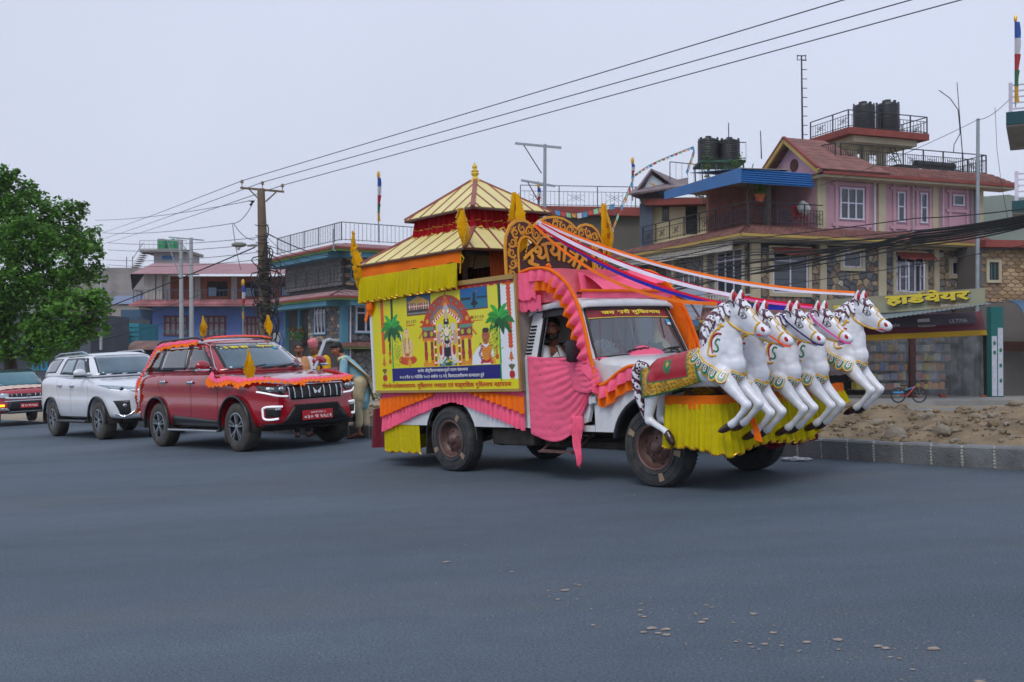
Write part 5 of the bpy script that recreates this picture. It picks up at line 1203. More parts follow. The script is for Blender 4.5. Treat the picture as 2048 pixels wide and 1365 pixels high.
ribbon(sag((1.08, -0.31, 2.70), (4.0, -.62, 1.60), .13), .025, [rr_, rr_], 'narrow dark red ribbon just under the white one', twist=(.2, .9))
ribbon(sag((1.08, -0.35, 2.70), (3.96, -.99, 1.64), .22), .032, [ro, ro], 'narrow orange ribbon sagging over the far hoop to the nearest horse mane', twist=(.2, .2))
for y, dz, m_, lab in ((-.62, -.09, cloth('rein_orange', 'f2501a'), 'bright orange rein on the second horse statue'), (-.12, -.095, cloth('rein_navy', '1a2066'), 'dark blue rein on the middle horse statue'), (.335, -.095, cloth('rein_pink', 'd8409a'), 'magenta pink rein on the fourth horse statue')):
 pts = [Vector((4.06, y-.075, 1.63+dz)), Vector((4.13, y-.085, 1.55+dz)), Vector((4.24, y-.082, 1.46+dz)), Vector((4.33, y-.068, 1.39+dz)), Vector((4.39, y-.045, 1.345+dz)), Vector((4.43, y-.02, 1.335+dz))]
 mb = MB().tube(smoothpath(pts, 20), .013, 6, flat=.4); single(mb, 'rein', m_, lab, 'rein', MT, smooth=60)
single(MB().tube([(1.03, -.27, 2.70), (1.10, -.27, 2.73)], .03, 6), 'ribbon_knot', rw, 'white knot of ribbons tied at the top of the arch sign', 'knot', MT)
single(MB().tube([(1.7, -.74, 2.19), (1.70, -.76, 2.1), (1.72, -.77, 1.98)], .014, 5).tube([(1.69, -.74, 2.2), (1.69, -.78, 2.18)], .02, 5), 'orange_strip', m_orange, 'short orange strip hanging in front of the lettered name board', 'cloth tie', MT)
# ================================================================== CARS
m_redcar = mat('metallic_red', '980a20', .16, metal=0, var=.03, coat=1.0, dirt=('5a2a26', 3, .15)); m_wcar = mat('pearl_white', 'd6dbe2', .25, var=.02, coat=1.0, dirt=('9a968c', 3, .15))
m_tint = mat('tinted_glass', '10161b', .03, var=0, spec=1.0, coat=1.0); m_trim = mat('black_trim', '15171a', .35, var=.05); m_lamp = mat('lamp_lens', 'a8b4bd', .06, metal=.7, var=.25, scale=30, coat=1)
m_lampdk = mat('lamp_housing', '1a1d22', .1, var=.1, coat=1); m_drl = mat('white_light_bar', 'eef4fa', .3, var=0, emit=.35); m_alloy = mat('alloy', '9aa0a6', .3, metal=.8, var=.1); m_alloyd = mat('alloy_dark', '26292c', .4, metal=.4)
m_silver = mat('satin_silver', 'b9bec4', .25, metal=.8, var=.05); m_cartyre = mat('dusty_tyre', '3c3a37', .9, var=.25, scale=8, dirt=('6d665c', 6, .55)); m_ivis = mat('seat_red', '6a1218', .6)
m_ws = glass('car_windshield', tint=(.45, .58, .62), op=.32, refl=.42)
def cwheel(parent, x, y, s, R=.38, spokes=5, double=True, wd_=.235):
 e = bpy.data.objects.new('wheel', None); COL.objects.link(e); e.parent = parent; e.location = (x, y, R); rim = R*.60
 MB().lathe([(rim, 0), (rim+.02, s*.01), (R-.04, s*.012), (R-.01, -s*.012), (R, -s*.03), (R, -s*(wd_-.03)), (R-.02, -s*wd_), (rim, -s*wd_)], axis='y', n=44, cap=False).build('tyre', m_cartyre, e, smooth=40)
 m_ = MB().lathe([(rim+.006, s*.005), (rim-.012, s*.004), (rim-.02, -s*.03), (rim-.03, -s*.10), (0, -s*.11)], axis='y', n=40, cap=False, mi=1); m_.lathe([(rim+.006, s*.004), (rim-.014, s*.008), (rim-.018, -s*.01)], axis='y', n=40, cap=False, mi=0)
 m_.lathe([(.055, -s*.06), (.05, s*.0), (.03, s*.006), (0, s*.006)], axis='y', n=16, mi=0, cap=False)
 for k in range(spokes):
  for d in ((-.17, .17) if double else (0,)):
   a = k*2*math.pi/spokes+.3; a1 = a+d; p0 = Vector((.045*math.cos(a+d*.5), -s*.012, .045*math.sin(a+d*.5))); p1 = Vector(((rim-.01)*math.cos(a1), -s*.004, (rim-.01)*math.sin(a1)))
   m_.bar(p0, p1, .034, .022, mi=0)
 m_.build('rim', [m_alloy, m_alloyd], e, smooth=40); return e
def carbody(root, name, m, st, W, wheels, arch=.44, sub=1):
 """st: stations (x, bottom z, shoulder z, top z, width factor, crown)"""
 P = []
 for x, zb, zs, zt, f, cr in st:
  w_ = W*f; h = zt-zb
  half = [(0, zb), (w_*.6, zb), (w_*.93, zb+.01), (w_*.985, zb+.10), (w_, zb+h*.42), (w_*.975, zb+h*.60), (w_*.995, zs), (w_*.975, zs+.03), (w_*.93, zt-.015), (w_*.86, zt+cr*.35), (w_*.5, zt+cr*.8), (0, zt+cr)]
  P.append([(x, -a, b) for a, b in half]+[(x, a, b) for a, b in half[-2:0:-1]])
 mb = MB(); k = len(P[0]); vs = [p for r in P for p in r]
 fs = [(i*k+j, i*k+(j+1) % k, (i+1)*k+(j+1) % k, (i+1)*k+j) for i in range(len(P)-1) for j in range(k)]+[tuple(range(k)), tuple((len(P)-1)*k+j for j in range(k))]
 mb.add(vs, fs); o = mb.build(name, m, root, sub=sub)
 c = MB()
 for x in wheels:
  for s in (-1, 1): c.lathe([(arch, s*(W-.30)), (arch, s*(W+.2))], (x, 0, .39), 36, axis='y')
 boolcut(o, c); me = o.data; me.polygons.foreach_set('use_smooth', [True]*len(me.polygons)); me.set_sharp_from_angle(angle=math.radians(38)); return o
def greenhouse(root, name, m, rings, sub=1):
 """rings: (z, x rear, x front, half width, front bow)"""
 P = []
 for z, xr, xf, w_, bow in rings:
  half = [(xr, 0), (xr+.01, w_*.6), (xr+.06, w_*.93), (xr+.22, w_), ((xr+xf)/2, w_*1.0), (xf-.32, w_*.985), (xf-.07, w_*.95), (xf+bow*.35, w_*.72), (xf+bow*.8, w_*.38), (xf+bow, 0)]
  P.append([(a, -b, z) for a, b in half]+[(a, b, z) for a, b in half[-2:0:-1]])
 mb = MB(); k = len(P[0]); mb.add([p for r in P for p in r], [(i*k+j, i*k+(j+1) % k, (i+1)*k+(j+1) % k, (i+1)*k+j) for i in range(len(P)-1) for j in range(k)]+[tuple(range(k)), tuple((len(P)-1)*k+j for j in range(k))])
 return mb.build(name, m, root, smooth=45, sub=sub)
def bvh_of(objs):
 dg = bpy.context.evaluated_depsgraph_get(); V = []; Fc = []
 for o in objs:
  me = o.evaluated_get(dg).to_mesh(); b = len(V); V += [v.co.copy() for v in me.vertices]; Fc += [[i+b for i in p.vertices] for p in me.polygons]
 return BVHTree.FromPolygons(V, Fc)
def patch(bv, c, axis, root, name, m, off=.006, nu=10, nv=6, side=-1, th=.004, mirror=False, label=None):
 """quad c (4 corners BL BR TR TL) laid on the body. axis 'f': corners (y,z) cast from the front; 's': (x,z) cast from the side"""
 P = []
 for j in range(nv+1):
  r = []
  for i in range(nu+1):
   u, v = i/nu, j/nv; a = [lerp(lerp(c[0][q], c[1][q], u), lerp(c[3][q], c[2][q], u), v) for q in (0, 1)]
   if axis == 'f': h = bv.ray_cast(Vector((6, a[0], a[1])), Vector((-1, 0, 0)))
   else: h = bv.ray_cast(Vector((a[0], side*3, a[1])), Vector((0, -side, 0)))
   if h[0] is None: h = bv.find_nearest(Vector((3.5, *a)) if axis == 'f' else Vector((a[0], side*.9, a[1])))
   n = h[1]; 
   if (axis == 'f' and n.x < 0) or (axis != 'f' and n.y*side < 0): n = -n
   r.append(h[0]+n*off)
  P.append(r)
 return MB().grid(P).build(name, m, root, smooth=60, solid=th, label=label)
def strip_on(bv, pts, axis, r, root, name, m, side=-1, n=20, flat=1, off=.004):
 out = []
 for p in smoothpath([(a, 0, b) for a, b in pts], n):
  if axis == 'f': h = bv.ray_cast(Vector((6, p.x, p.z)), Vector((-1, 0, 0)))
  else: h = bv.ray_cast(Vector((p.x, side*3, p.z)), Vector((0, -side, 0)))
  if h[0] is not None: out.append(h[0]+(h[1] if (h[1].x > 0 if axis == 'f' else h[1].y*side > 0) else -h[1])*off)
 return MB().tube(out, r, 6, flat=flat).build(name, m, root, smooth=60)
def carmirror(root, x, y, z, s, m, m2, chrome=True):
 mb = MB(); bm = bmesh.new(); bmesh.ops.create_icosphere(bm, subdivisions=3, radius=1)
 for v in bm.verts: v.co = Vector((x+v.co.x*.075*(1+.3*v.co.y*s*.3), y+s*.11+v.co.y*.13, z+v.co.z*.085+.01))
 mb.frombm(bm); a = mb.build('mirror', m, root, smooth=80)
 MB().bbox(x-.04, x+.072, min(y+s*.02, y+s*.235), max(y+s*.02, y+s*.235), z-.085, z-.045, .015).build('mirror_trim', m2, a, smooth=40)
 MB().bar((x-.03, y-s*.03, z-.08), (x, y+s*.08, z-.05), .05, .03).build('mirror_arm', m_trim, a)
def interior(root, x0, x1, w_, z):
 mb = MB(); mb.box(x0, x1, -w_, w_, z-.55, z-.18)
 for x in (x0+.25, x0+1.25, x1-.75):
  for y in (-.38, .38): mb.bbox(x, x+.14, y-.24, y+.24, z-.3, z+.18, .03); mb.bbox(x+.02, x+.11, y-.12, y+.12, z+.18, z+.36, .03)
 mb.bbox(x1-.22, x1+.05, -w_+.02, w_-.02, z-.2, z+.0, .03); mb.build('seats', mat('dark_interior', '1c1a1a', .8), root)
# ---- dark red SUV
MR = G @ T3(-5.5614, 18.9451) @ RZ(-.8166)
red = thing('red_car', 'dark red SUV draped with orange and pink garlands, its left front door open', 'car', MR)
W_ = .955
body = carbody(red, 'body', m_redcar, [(-.98, .60, 1.05, 1.22, .86, .0), (-.93, .40, 1.12, 1.26, .93, .0), (-.6, .36, 1.17, 1.28, .985, .0), (0, .34, 1.16, 1.27, 1, .0), (1.2, .33, 1.13, 1.24, 1, .0), (2.05, .33, 1.11, 1.235, 1, .02), (2.35, .33, 1.08, 1.19, 1, .045), (2.9, .33, 1.04, 1.135, .99, .045), (3.25, .34, 1.0, 1.08, .945, .045), (3.46, .36, .93, 1.03, .86, .035), (3.58, .40, .86, .98, .74, .02), (3.62, .46, .80, .90, .66, .0)], W_, (0, 2.75), .455)
gh = greenhouse(red, 'cabin', m_redcar, [(1.18, -.90, 2.22, .90, .22), (1.28, -.86, 2.08, .885, .22), (1.55, -.76, 1.70, .80, .20), (1.73, -.66, 1.42, .715, .18), (1.795, -.5, 1.2, .64, .16), (1.83, -.2, .9, .45, .1)])
bv = bvh_of([body, gh])
patch(bv, [(-.72, 1.27), (.72, 1.27), (.60, 1.735), (-.60, 1.735)], 'f', red, 'windshield_surround', m_trim, .004, 14, 8)
wsr = patch(bv, [(-.67, 1.30), (.67, 1.30), (.575, 1.665), (-.575, 1.665)], 'f', red, 'windshield', mat('reflecting_glass', '46606e', .05, var=.35, scale=1.6, coat=1, metal=.25), .010, 14, 8)
for s in (-1, 1):
 patch(bv, [(-.72, 1.32), (2.02, 1.27), (1.35, 1.74), (-.52, 1.74)], 's', red, 'window_surround', m_trim, .004, 22, 6, side=s)
 for c in ([(-.60, 1.36), (-.02, 1.345), (.02, 1.685), (-.42, 1.69)], [(.08, 1.335), (1.0, 1.315), (.93, 1.70), (.12, 1.70)], [(1.10, 1.315), (1.88, 1.30), (1.38, 1.66), (1.04, 1.70)]): patch(bv, c, 's', red, 'side_window', m_tint, .009, 12, 6, side=s)
 strip_on(bv, [(1.98, 1.28), (1.62, 1.56), (1.36, 1.72), (1.0, 1.745), (.2, 1.75)], 's', .008, red, 'chrome_strip', m_chrome, side=s)
 patch(bv, [(.50, .345), (2.27, .345), (2.22, .48), (.62, .56)], 's', red, 'sill_cladding', m_trim, .012, 16, 4, side=s, th=.01)
 MB().bbox(.52, 2.25, min(s*.90, s*1.02), max(s*.90, s*1.02), .30, .335, .012).build('side_step', m_silver, red)
 for x in (0, 2.75):
  pp = [(x+.475*math.cos(a), s*.962, .39+.475*math.sin(a)) for a in [math.radians(-8)+math.radians(196)*i/22 for i in range(23)]]; MB().tube(pp, .028, 8, flat=.8).build('arch_flare', m_trim, red, smooth=60)
  mb = MB().grid([[(p[0], s*yv, p[2]) for p in pp] for yv in (.95, .62)]); mb.build('wheel_liner', m_under, red, solid=.01)
  cwheel(red, x, s*.925, s, .382, 5)
 for x, z in ((1.32, 1.10), (.30, 1.125)):
  patch(bv, [(x-.10, z-.022), (x+.10, z-.022), (x+.10, z+.022), (x-.10, z+.022)], 's', red, 'door_handle', m_chrome, .03, 6, 2, side=s, th=.02)
 for xs_ in ([(1.27, 1.26), (1.30, .9), (1.29, .5)], [(2.16, 1.2), (2.22, .9), (2.2, .45)], [(.12, 1.28), (.10, 1.0), (.42, .75), (.50, .5)]): strip_on(bv, xs_, 's', .004, red, 'panel_gap', m_rubber, side=s, off=.0)
 MB().tube([(1.25, s*.66, 1.795), (1.1, s*.68, 1.85), (-.2, s*.68, 1.845), (-.45, s*.67, 1.79)], .02, 6).build('roof_rail', m_trim, red, smooth=60)
 patch(bv, [(s*.98*.62, .62) if 0 else (s*.56, .86), (s*.84, .93), (s*.86, 1.02), (s*.47, .985)], 'f', red, 'headlamp', m_lampdk, .010, 12, 5)
 for y0 in (.60, .74):
  h = bv.ray_cast(Vector((6, s*y0, .95)), Vector((-1, 0, 0))); MB().ell(h[0]+Vector((.012, 0, .0)), (.03, .052, .038), 14, 8).build('lamp_projector', m_lamp, red, smooth=80)
 strip_on(bv, [(s*.50, .835), (s*.68, .855), (s*.86, .925)], 'f', .014, red, 'light_bar', m_drl)
 strip_on(bv, [(s*.60, .685), (s*.80, .685), (s*.825, .60), (s*.80, .50), (s*.66, .505)], 'f', .017, red, 'fog_light_ring', m_drl, n=30)
 patch(bv, [(s*.635, .535), (s*.80, .525), (s*.81, .665), (s*.63, .67)], 'f', red, 'fog_recess', m_trim, .006)
 h = bv.ray_cast(Vector((6, s*.67, .645)), Vector((-1, 0, 0))); MB().ell(h[0]+Vector((.012, 0, 0)), (.02, .06, .022), 10, 6).build('fog_lamp', m_lamp, red, smooth=80)
 MB().sheet([[(.03-.42+2.75*k, s*.72, .40), (-.39+2.75*k, s*.93, .40)] for k in (0,)]+[[(-.42, s*.72, .16), (-.42, s*.93, .16)]], .01).build('mudflap', m_trim, red)
 MB().bbox(2.36, 2.40, min(s*.7, s*.93), max(s*.7, s*.93), .14, .38, .01).build('mudflap', m_under, red)
carmirror(red, 1.90, -.90, 1.36, -1, m_redcar, m_chrome)
patch(bv, [(-.44, .775), (.44, .775), (.50, .985), (-.50, .985)], 'f', red, 'grille', m_trim, .012, 14, 6, th=.008)
for y in (-.40, -.27, -.135, .135, .25, .37, .46, -.49):
 strip_on(bv, [(y*.98, .80), (y, .96)], 'f', .011, red, 'grille_bar', m_silver, n=6, off=.026)
for z in (.82, .855, .89, .925, .955): strip_on(bv, [(-.44, z), (0, z), (.44, z)], 'f', .006, red, 'grille_slat', m_rubber, n=14, off=.018)
strip_on(bv, [(-.52, .995), (-.2, 1.0), (.2, 1.0), (.52, .995)], 'f', .014, red, 'chrome_lip', m_chrome, n=14, off=.008)
h = bv.ray_cast(Vector((6, 0, .90)), Vector((-1, 0, 0)))[0]
for sg in (-1, 1): MB().prism([(sg*.008, .865), (sg*.05, .855), (sg*.075, .955), (sg*.035, .91), (sg*.01, .90)], 'x', h.x+.03, h.x+.042).build('emblem', m_chrome, red)
patch(bv, [(-.62, .40), (.62, .40), (.38, .70), (-.38, .70)], 'f', red, 'lower_grille', m_trim, .010, 14, 6)
mb = MB()
for j in range(5):
 for i in range(13):
  y, z = -.38+i*.062+(j % 2)*.031, .575+j*.027; q = bv.ray_cast(Vector((6, y, z)), Vector((-1, 0, 0)))[0]
  if q is not None: mb.lathe([(.018, 0), (.018, .012), (.013, .012), (.013, 0)], (q.x+.012, y, z), 6, axis='x', cap=False)
mb.build('honeycomb_mesh', m_rubber, red, kind='stuff')
patch(bv, [(-.86, .36), (.86, .36), (.88, .43), (-.88, .43)], 'f', red, 'bumper_lip', m_trim, .014, 20, 3, th=.01)
pm = plane_frame((3.655, -.28, .455), (0, 1, 0), (.0, 0, 1)); m_plate = mat('red_plate', 'b01226', .4, var=.03)
MB().bbox(3.64, 3.654, -.285, .265, .45, .60, .006).build('number_plate', m_plate, red)
lettering('बागमती प^देश ०१', .27, .035, plane_frame((3.657, -.14, .548), (0, 1, 0), (0, 0, 1)), wpr, red, dv=True, bold=.015)
lettering('०३० च ६६८१', .49, .055, plane_frame((3.657, -.255, .468), (0, 1, 0), (0, 0, 1)), wpr, red, bold=.02)
def onws(y0, z0, w_, h, s, dv=True, root=red, bvh=bv):
 lt = lettering(s, w_, h, plane_frame((0, y0, 0), (0, 1, 0), (0, 0, 1)), yl, root, dv=dv, bold=.025)
 for v in lt.data.vertices:
  q = bvh.ray_cast(Vector((6, y0+v.co.x, z0+v.co.y)), Vector((-1, 0, 0)))[0]; v.co = Vector((v.co.x, z0+v.co.y, (q.x if q is not None else 1.5)+.048+v.co.z))
patch(bv, [(-.585, 1.625), (.585, 1.625), (.545, 1.70), (-.545, 1.70)], 'f', red, 'sun_strip', m_tint, .015, 14, 3)
onws(-.40, 1.635, .30, .038, 'जय जय'); onws(.06, 1.635, .34, .045, 'श^ीमुिक~तनाथ'); onws(-.49, 1.632, .055, .045, '卐', False); onws(.42, 1.632, .055, .045, '卐', False)
patch(bv, [(.38, 1.59), (.49, 1.59), (.48, 1.63), (.38, 1.63)], 'f', red, 'blue_sticker', mat('blue_sticker', '2f9bd0', .4), .018, 3, 2)
for y0, y1 in ((-.55, -.05), (.0, .55)): strip_on(bv, [(y0, 1.285), ((y0+y1)/2, 1.30), (y1, 1.325)], 'f', .008, red, 'wiper', m_rubber, off=.02)
dr = bpy.data.objects.new('open_door', None); COL.objects.link(dr); dr.parent = red; dr.location = (2.10, .94, 0); dr.rotation_euler = (0, 0, math.radians(-62))
MB().prism([(0, .42), (0, 1.2), (-1.0, 1.24), (-1.0, .5), (-.9, .42)], 'y', -.03, .03).build('door_panel', m_redcar, dr)
MB().tube([(-.02, 0, 1.2), (-.30, -.02, 1.50), (-.52, -.05, 1.70), (-.70, -.06, 1.73), (-.92, -.05, 1.70), (-1.0, -.02, 1.24)], .032, 8).build('window_frame', m_silver, dr, smooth=60)
mb = MB(); bm = bmesh.new(); bmesh.ops.create_icosphere(bm, subdivisions=3, radius=1)
for v in bm.verts: v.co = Vector((v.co.x*.075+1.98, v.co.y*.14+1.14, v.co.z*.09+1.36))
mb.frombm(bm); a = mb.build('mirror', m_redcar, red, smooth=80); MB().bbox(1.94, 2.06, 1.02, 1.28, 1.27, 1.32, .015).build('mirror_trim', m_chrome, a, smooth=40)
mb = MB().box(-.9, 3.3, -.6, .6, .30, .38); mb.tube([(0, -.8, .36), (0, .8, .36)], .06, 8); mb.tube([(2.75, -.8, .36), (2.75, .8, .36)], .05, 8); mb.build('underbody', m_under, red)
def garland(bv, pts, root_M, lab, w0=.075, seed=1, up=(0, 0, 1), n=None, both=True):
 """pts: 3-d points roughly on the car; projected to nearest surface"""
 P = []
 for p in smoothpath(pts, 60):
  h = bv.find_nearest(p); nrm = h[1]; 
  if (p-h[0]).dot(nrm) < 0 and nrm.dot(h[0]-Vector((1.4, 0, .9))) < 0: nrm = -nrm
  P.append((h[0]+nrm*.02, nrm))
 root = thing('cloth_garland', lab, 'garland', root_M, 'garlands on the red car'); pth = [p for p, n in P]; rg = random.Random(seed)
 for name, m, k, wk, ph in (('orange_pleats', m_orange, 0, w0*1.15, 0), ('pink_pleats', m_pink, 1, w0*.75, 1.3)):
  mb = MB(); R0 = []; R1 = []; nn = 330
  for i in range(nn+1):
   t = i/nn; p = poly(pth, t); j = min(len(P)-1, int(t*(len(P)-1))); nv_ = P[j][1]; q = poly(pth, min(1, t+.01)); tg = (q-p).normalized() if t < .99 else tg
   sd = tg.cross(nv_).normalized(); sd = sd if sd.z < 0 or abs(sd.z) < .01 else -sd
   z = math.sin(i*.9+ph)*.5+.5; ww = wk*(1+.25*math.sin(i*.17+seed*2+ph)+.08*math.sin(i*.9))
   a = p-sd*ww*.45*(1 if k else .3)+nv_*(.012+.02*z+.012*k); b = p+sd*ww*(.6 if k else 1.0)+nv_*(.012+.022*(1-z)+.010*k)+tg*.012
   R0.append(a); R1.append(b)
  mb.grid([R0, [x.lerp(y, .5)+Vector((0, 0, .012)) for x, y in zip(R0, R1)], R1]); mb.build(name, m, root, smooth=30)
 return root
garland(bv, [Vector(p) for p in ((-.95, -.80, .62), (-.90, -.93, .95), (-.75, -.93, 1.15), (-.62, -.92, 1.28), (-.45, -.84, 1.5), (-.36, -.77, 1.66), (-.25, -.74, 1.78), (.2, -.73, 1.80), (.8, -.72, 1.82), (1.15, -.70, 1.86))], MR, 'pink and orange garland running down the rear pillar of the red SUV', .085, 1)
garland(bv, [Vector(p) for p in ((1.22, -.70, 1.88), (1.2, -.3, 1.90), (1.18, 0, 1.93), (1.2, .35, 1.9), (1.22, .70, 1.88))], MR, 'garland across the roof rack above the windshield of the red SUV', .05, 2)
garland(bv, [Vector(p) for p in ((2.0, -.98, 1.28), (2.25, -.98, 1.12), (2.55, -.96, 1.16), (2.75, -.95, 1.15), (3.0, -.90, 1.10), (3.2, -.8, 1.08), (3.42, -.6, 1.06), (3.52, -.42, 1.03), (3.50, -.30, 1.04), (3.50, -.1, 1.09), (3.50, .2, 1.09), (3.48, .42, 1.07), (3.40, .65, 1.04), (3.2, .84, 1.06), (2.8, .9, 1.14), (2.4, .92, 1.2))], MR, 'pleated garland wrapped round the hood edge of the red SUV', .11, 3)
flag(MR @ T3(1.22, -.62, 1.84), .36, .085, 'saffron pennant on the near side of the red SUV roof rack', seed=5, lean=.06); flag(MR @ T3(1.22, .62, 1.84), .36, .085, 'saffron pennant on the far side of the red SUV roof rack', seed=7, lean=-.03); flag(MR @ T3(3.02, -.80, 1.06), .52, .10, 'long saffron pennant rising from the hood edge of the red SUV', seed=6, lean=.03)
# ---- white SUV behind
MW = G @ T3(-9.5745, 23.8153) @ RZ(-.8431)
wc = thing('white_car', 'pearl white SUV waiting behind the dark red one', 'car', MW); W_ = .93
body = carbody(wc, 'body', m_wcar, [(-.98, .55, 1.05, 1.22, .84, .0), (-.92, .42, 1.14, 1.27, .92, .0), (-.6, .40, 1.2, 1.33, .98, .0), (0, .40, 1.2, 1.34, 1, .0), (.55, .40, 1.16, 1.30, 1, .0), (1.2, .40, 1.13, 1.25, 1, .0), (2.1, .40, 1.12, 1.26, 1, .02), (2.4, .40, 1.12, 1.22, 1, .04), (2.95, .40, 1.06, 1.17, .985, .045), (3.3, .40, 1.0, 1.10, .93, .04), (3.5, .40, .93, 1.04, .84, .03), (3.63, .42, .86, .98, .70, .02), (3.68, .46, .78, .90, .60, .0)], W_, (0, 2.745), .46)
gh = greenhouse(wc, 'cabin', m_wcar, [(1.22, -.88, 2.42, .87, .18), (1.32, -.86, 2.30, .855, .18), (1.55, -.78, 1.98, .775, .17), (1.72, -.68, 1.74, .69, .15), (1.775, -.5, 1.5, .60, .13), (1.80, -.2, 1.1, .4, .1)])
bv2 = bvh_of([body, gh])
patch(bv2, [(-.70, 1.30), (.70, 1.30), (.58, 1.715), (-.58, 1.715)], 'f', wc, 'windshield_surround', m_trim, .004, 14, 8); patch(bv2, [(-.67, 1.325), (.67, 1.325), (.56, 1.69), (-.56, 1.69)], 'f', wc, 'windshield', MATS['reflecting_glass'], .010, 14, 8)
for s in (-1, 1):
 patch(bv2, [(-.66, 1.40), (.10, 1.40), (.30, 1.70), (-.45, 1.70)], 's', wc, 'rear_quarter_window', m_tint, .006, 10, 6, side=s)
 patch(bv2, [(.40, 1.36), (2.16, 1.31), (1.62, 1.73), (.52, 1.73)], 's', wc, 'window_surround', m_trim, .004, 18, 6, side=s)
 for c in ([(.52, 1.39), (1.18, 1.36), (1.14, 1.66), (.66, 1.66)], [(1.28, 1.36), (1.96, 1.34), (1.60, 1.62), (1.26, 1.66)]): patch(bv2, c, 's', wc, 'side_window', mat('side_glass', '5d7480', .06, var=.3, scale=2, coat=1), .009, 12, 6, side=s)
 for x in (0, 2.745):
  pp = [(x+.475*math.cos(a), s*.935, .39+.475*math.sin(a)) for a in [math.radians(-8)+math.radians(196)*i/22 for i in range(23)]]; MB().tube(pp, .026, 8, flat=.8).build('arch_flare', m_trim, wc, smooth=60)
  MB().grid([[(p[0], s*yv, p[2]) for p in pp] for yv in (.93, .6)]).build('wheel_liner', m_under, wc, solid=.01); cwheel(wc, x, s*.90, s, .385, 6)
 MB().bbox(.5, 2.25, min(s*.86, s*1.0), max(s*.86, s*1.0), .33, .39, .02).build('side_step', m_trim, wc)
 for x, z in ((1.36, 1.10), (.62, 1.12)): patch(bv2, [(x-.10, z-.02), (x+.10, z-.02), (x+.10, z+.02), (x-.10, z+.02)], 's', wc, 'door_handle', m_chrome, .03, 6, 2, side=s, th=.02)
 for xs_ in ([(1.23, 1.26), (1.25, .9), (1.24, .5)], [(2.22, 1.25), (2.26, .9), (2.22, .5)], [(.42, 1.28), (.40, 1.0), (.52, .8), (.54, .5)]): strip_on(bv2, xs_, 's', .003, wc, 'panel_gap', mat('grey_gap', '6d7278', .6), side=s, off=.0)
 MB().tube([(1.5, s*.62, 1.76), (1.3, s*.64, 1.815), (-.1, s*.64, 1.815), (-.5, s*.62, 1.75)], .018, 6).build('roof_rail', m_silver, wc, smooth=60)
 patch(bv2, [(s*.44, .93), (s*.84, 1.02), (s*.90, 1.10), (s*.42, 1.02)], 'f', wc, 'headlamp', m_lamp, .010, 12, 5); 
 h = bv2.ray_cast(Vector((6, s*.70, 1.01)), Vector((-1, 0, 0)))[0]; MB().ell(h+Vector((.012, 0, 0)), (.03, .05, .04), 14, 8).build('lamp_projector', m_lampdk, wc, smooth=80)
 strip_on(bv2, [(s*.42, .99), (s*.66, .965), (s*.84, 1.0)], 'f', .010, wc, 'light_bar', m_drl)
 patch(bv2, [(s*.58, .50), (s*.74, .50), (s*.82, .78), (s*.60, .78)], 'f', wc, 'fog_recess', m_trim, .008); strip_on(bv2, [(s*.80, .52), (s*.66, .47), (s*.50, .58), (s*.46, .74)], 'f', .020, wc, 'chrome_blade', m_chrome, n=24)
 strip_on(bv2, [(s*.44, 1.03), (s*.36, .90), (s*.26, .76)], 'f', .02, wc, 'grille_edge', m_chrome, n=14)
 h = bv2.ray_cast(Vector((6, s*.68, .68)), Vector((-1, 0, 0)))[0]; MB().ell(h+Vector((.015, 0, 0)), (.02, .045, .04), 12, 6).build('fog_lamp', m_lamp, wc, smooth=80)
 carmirror(wc, 2.02, s*.87, 1.36, s, m_wcar, m_trim)
 patch(bv2, [(-.93+.05, .98), (-.78, .98), (-.74, 1.18), (-.93+.05, 1.2)], 's', wc, 'tail_lamp', mat('red_lens', '8a1018', .2, coat=1), .010, 4, 4, side=s)
patch(bv2, [(-.26, .76), (.26, .76), (.36, 1.0), (-.36, 1.0)], 'f', wc, 'grille', m_trim, .008); 
for z in (.82, .88, .94): strip_on(bv2, [(-.3, z), (0, z), (.3, z)], 'f', .009, wc, 'grille_slat', m_silver, n=10, off=.02)
MB().box(-.9, 3.4, -.6, .6, .34, .44).build('underbody', m_under, wc)
# ---- compact red and white SUV cut by the left edge
p = road_at(60, 851); MM = G @ T3(p.x, p.y) @ RZ(-.93) @ T3(-3.28, .0)
mc = thing('compact_car', 'small red and white SUV with black roof, cut by the left edge', 'car', MM); W_ = .885
m_rc = mat('red_paint', '98142a', .25, var=.03, coat=1)
body = carbody(mc, 'body', m_rc, [(-.6, .45, 1.0, 1.1, .9, 0), (-.2, .36, 1.05, 1.15, 1, 0), (1.2, .34, 1.0, 1.12, 1, 0), (2.0, .34, 1.0, 1.10, 1, .02), (2.6, .34, .98, 1.08, .99, .04), (3.0, .35, .92, 1.03, .94, .04), (3.2, .38, .85, .97, .84, .03), (3.28, .42, .8, .90, .74, 0)], W_, (0, 2.5), .40)
gh = greenhouse(mc, 'cabin', m_trim, [(1.06, -.5, 2.15, .82, .2), (1.15, -.48, 2.05, .80, .2), (1.4, -.4, 1.7, .74, .18), (1.57, -.3, 1.42, .66, .15), (1.63, -.1, 1.1, .5, .1)])
bv3 = bvh_of([body, gh]); patch(bv3, [(-.66, 1.13), (.66, 1.13), (.57, 1.545), (-.57, 1.545)], 'f', mc, 'windshield', mat('teal_glass', '2f6470', .05, var=.3, scale=2, coat=1, metal=.2), .010, 14, 8)
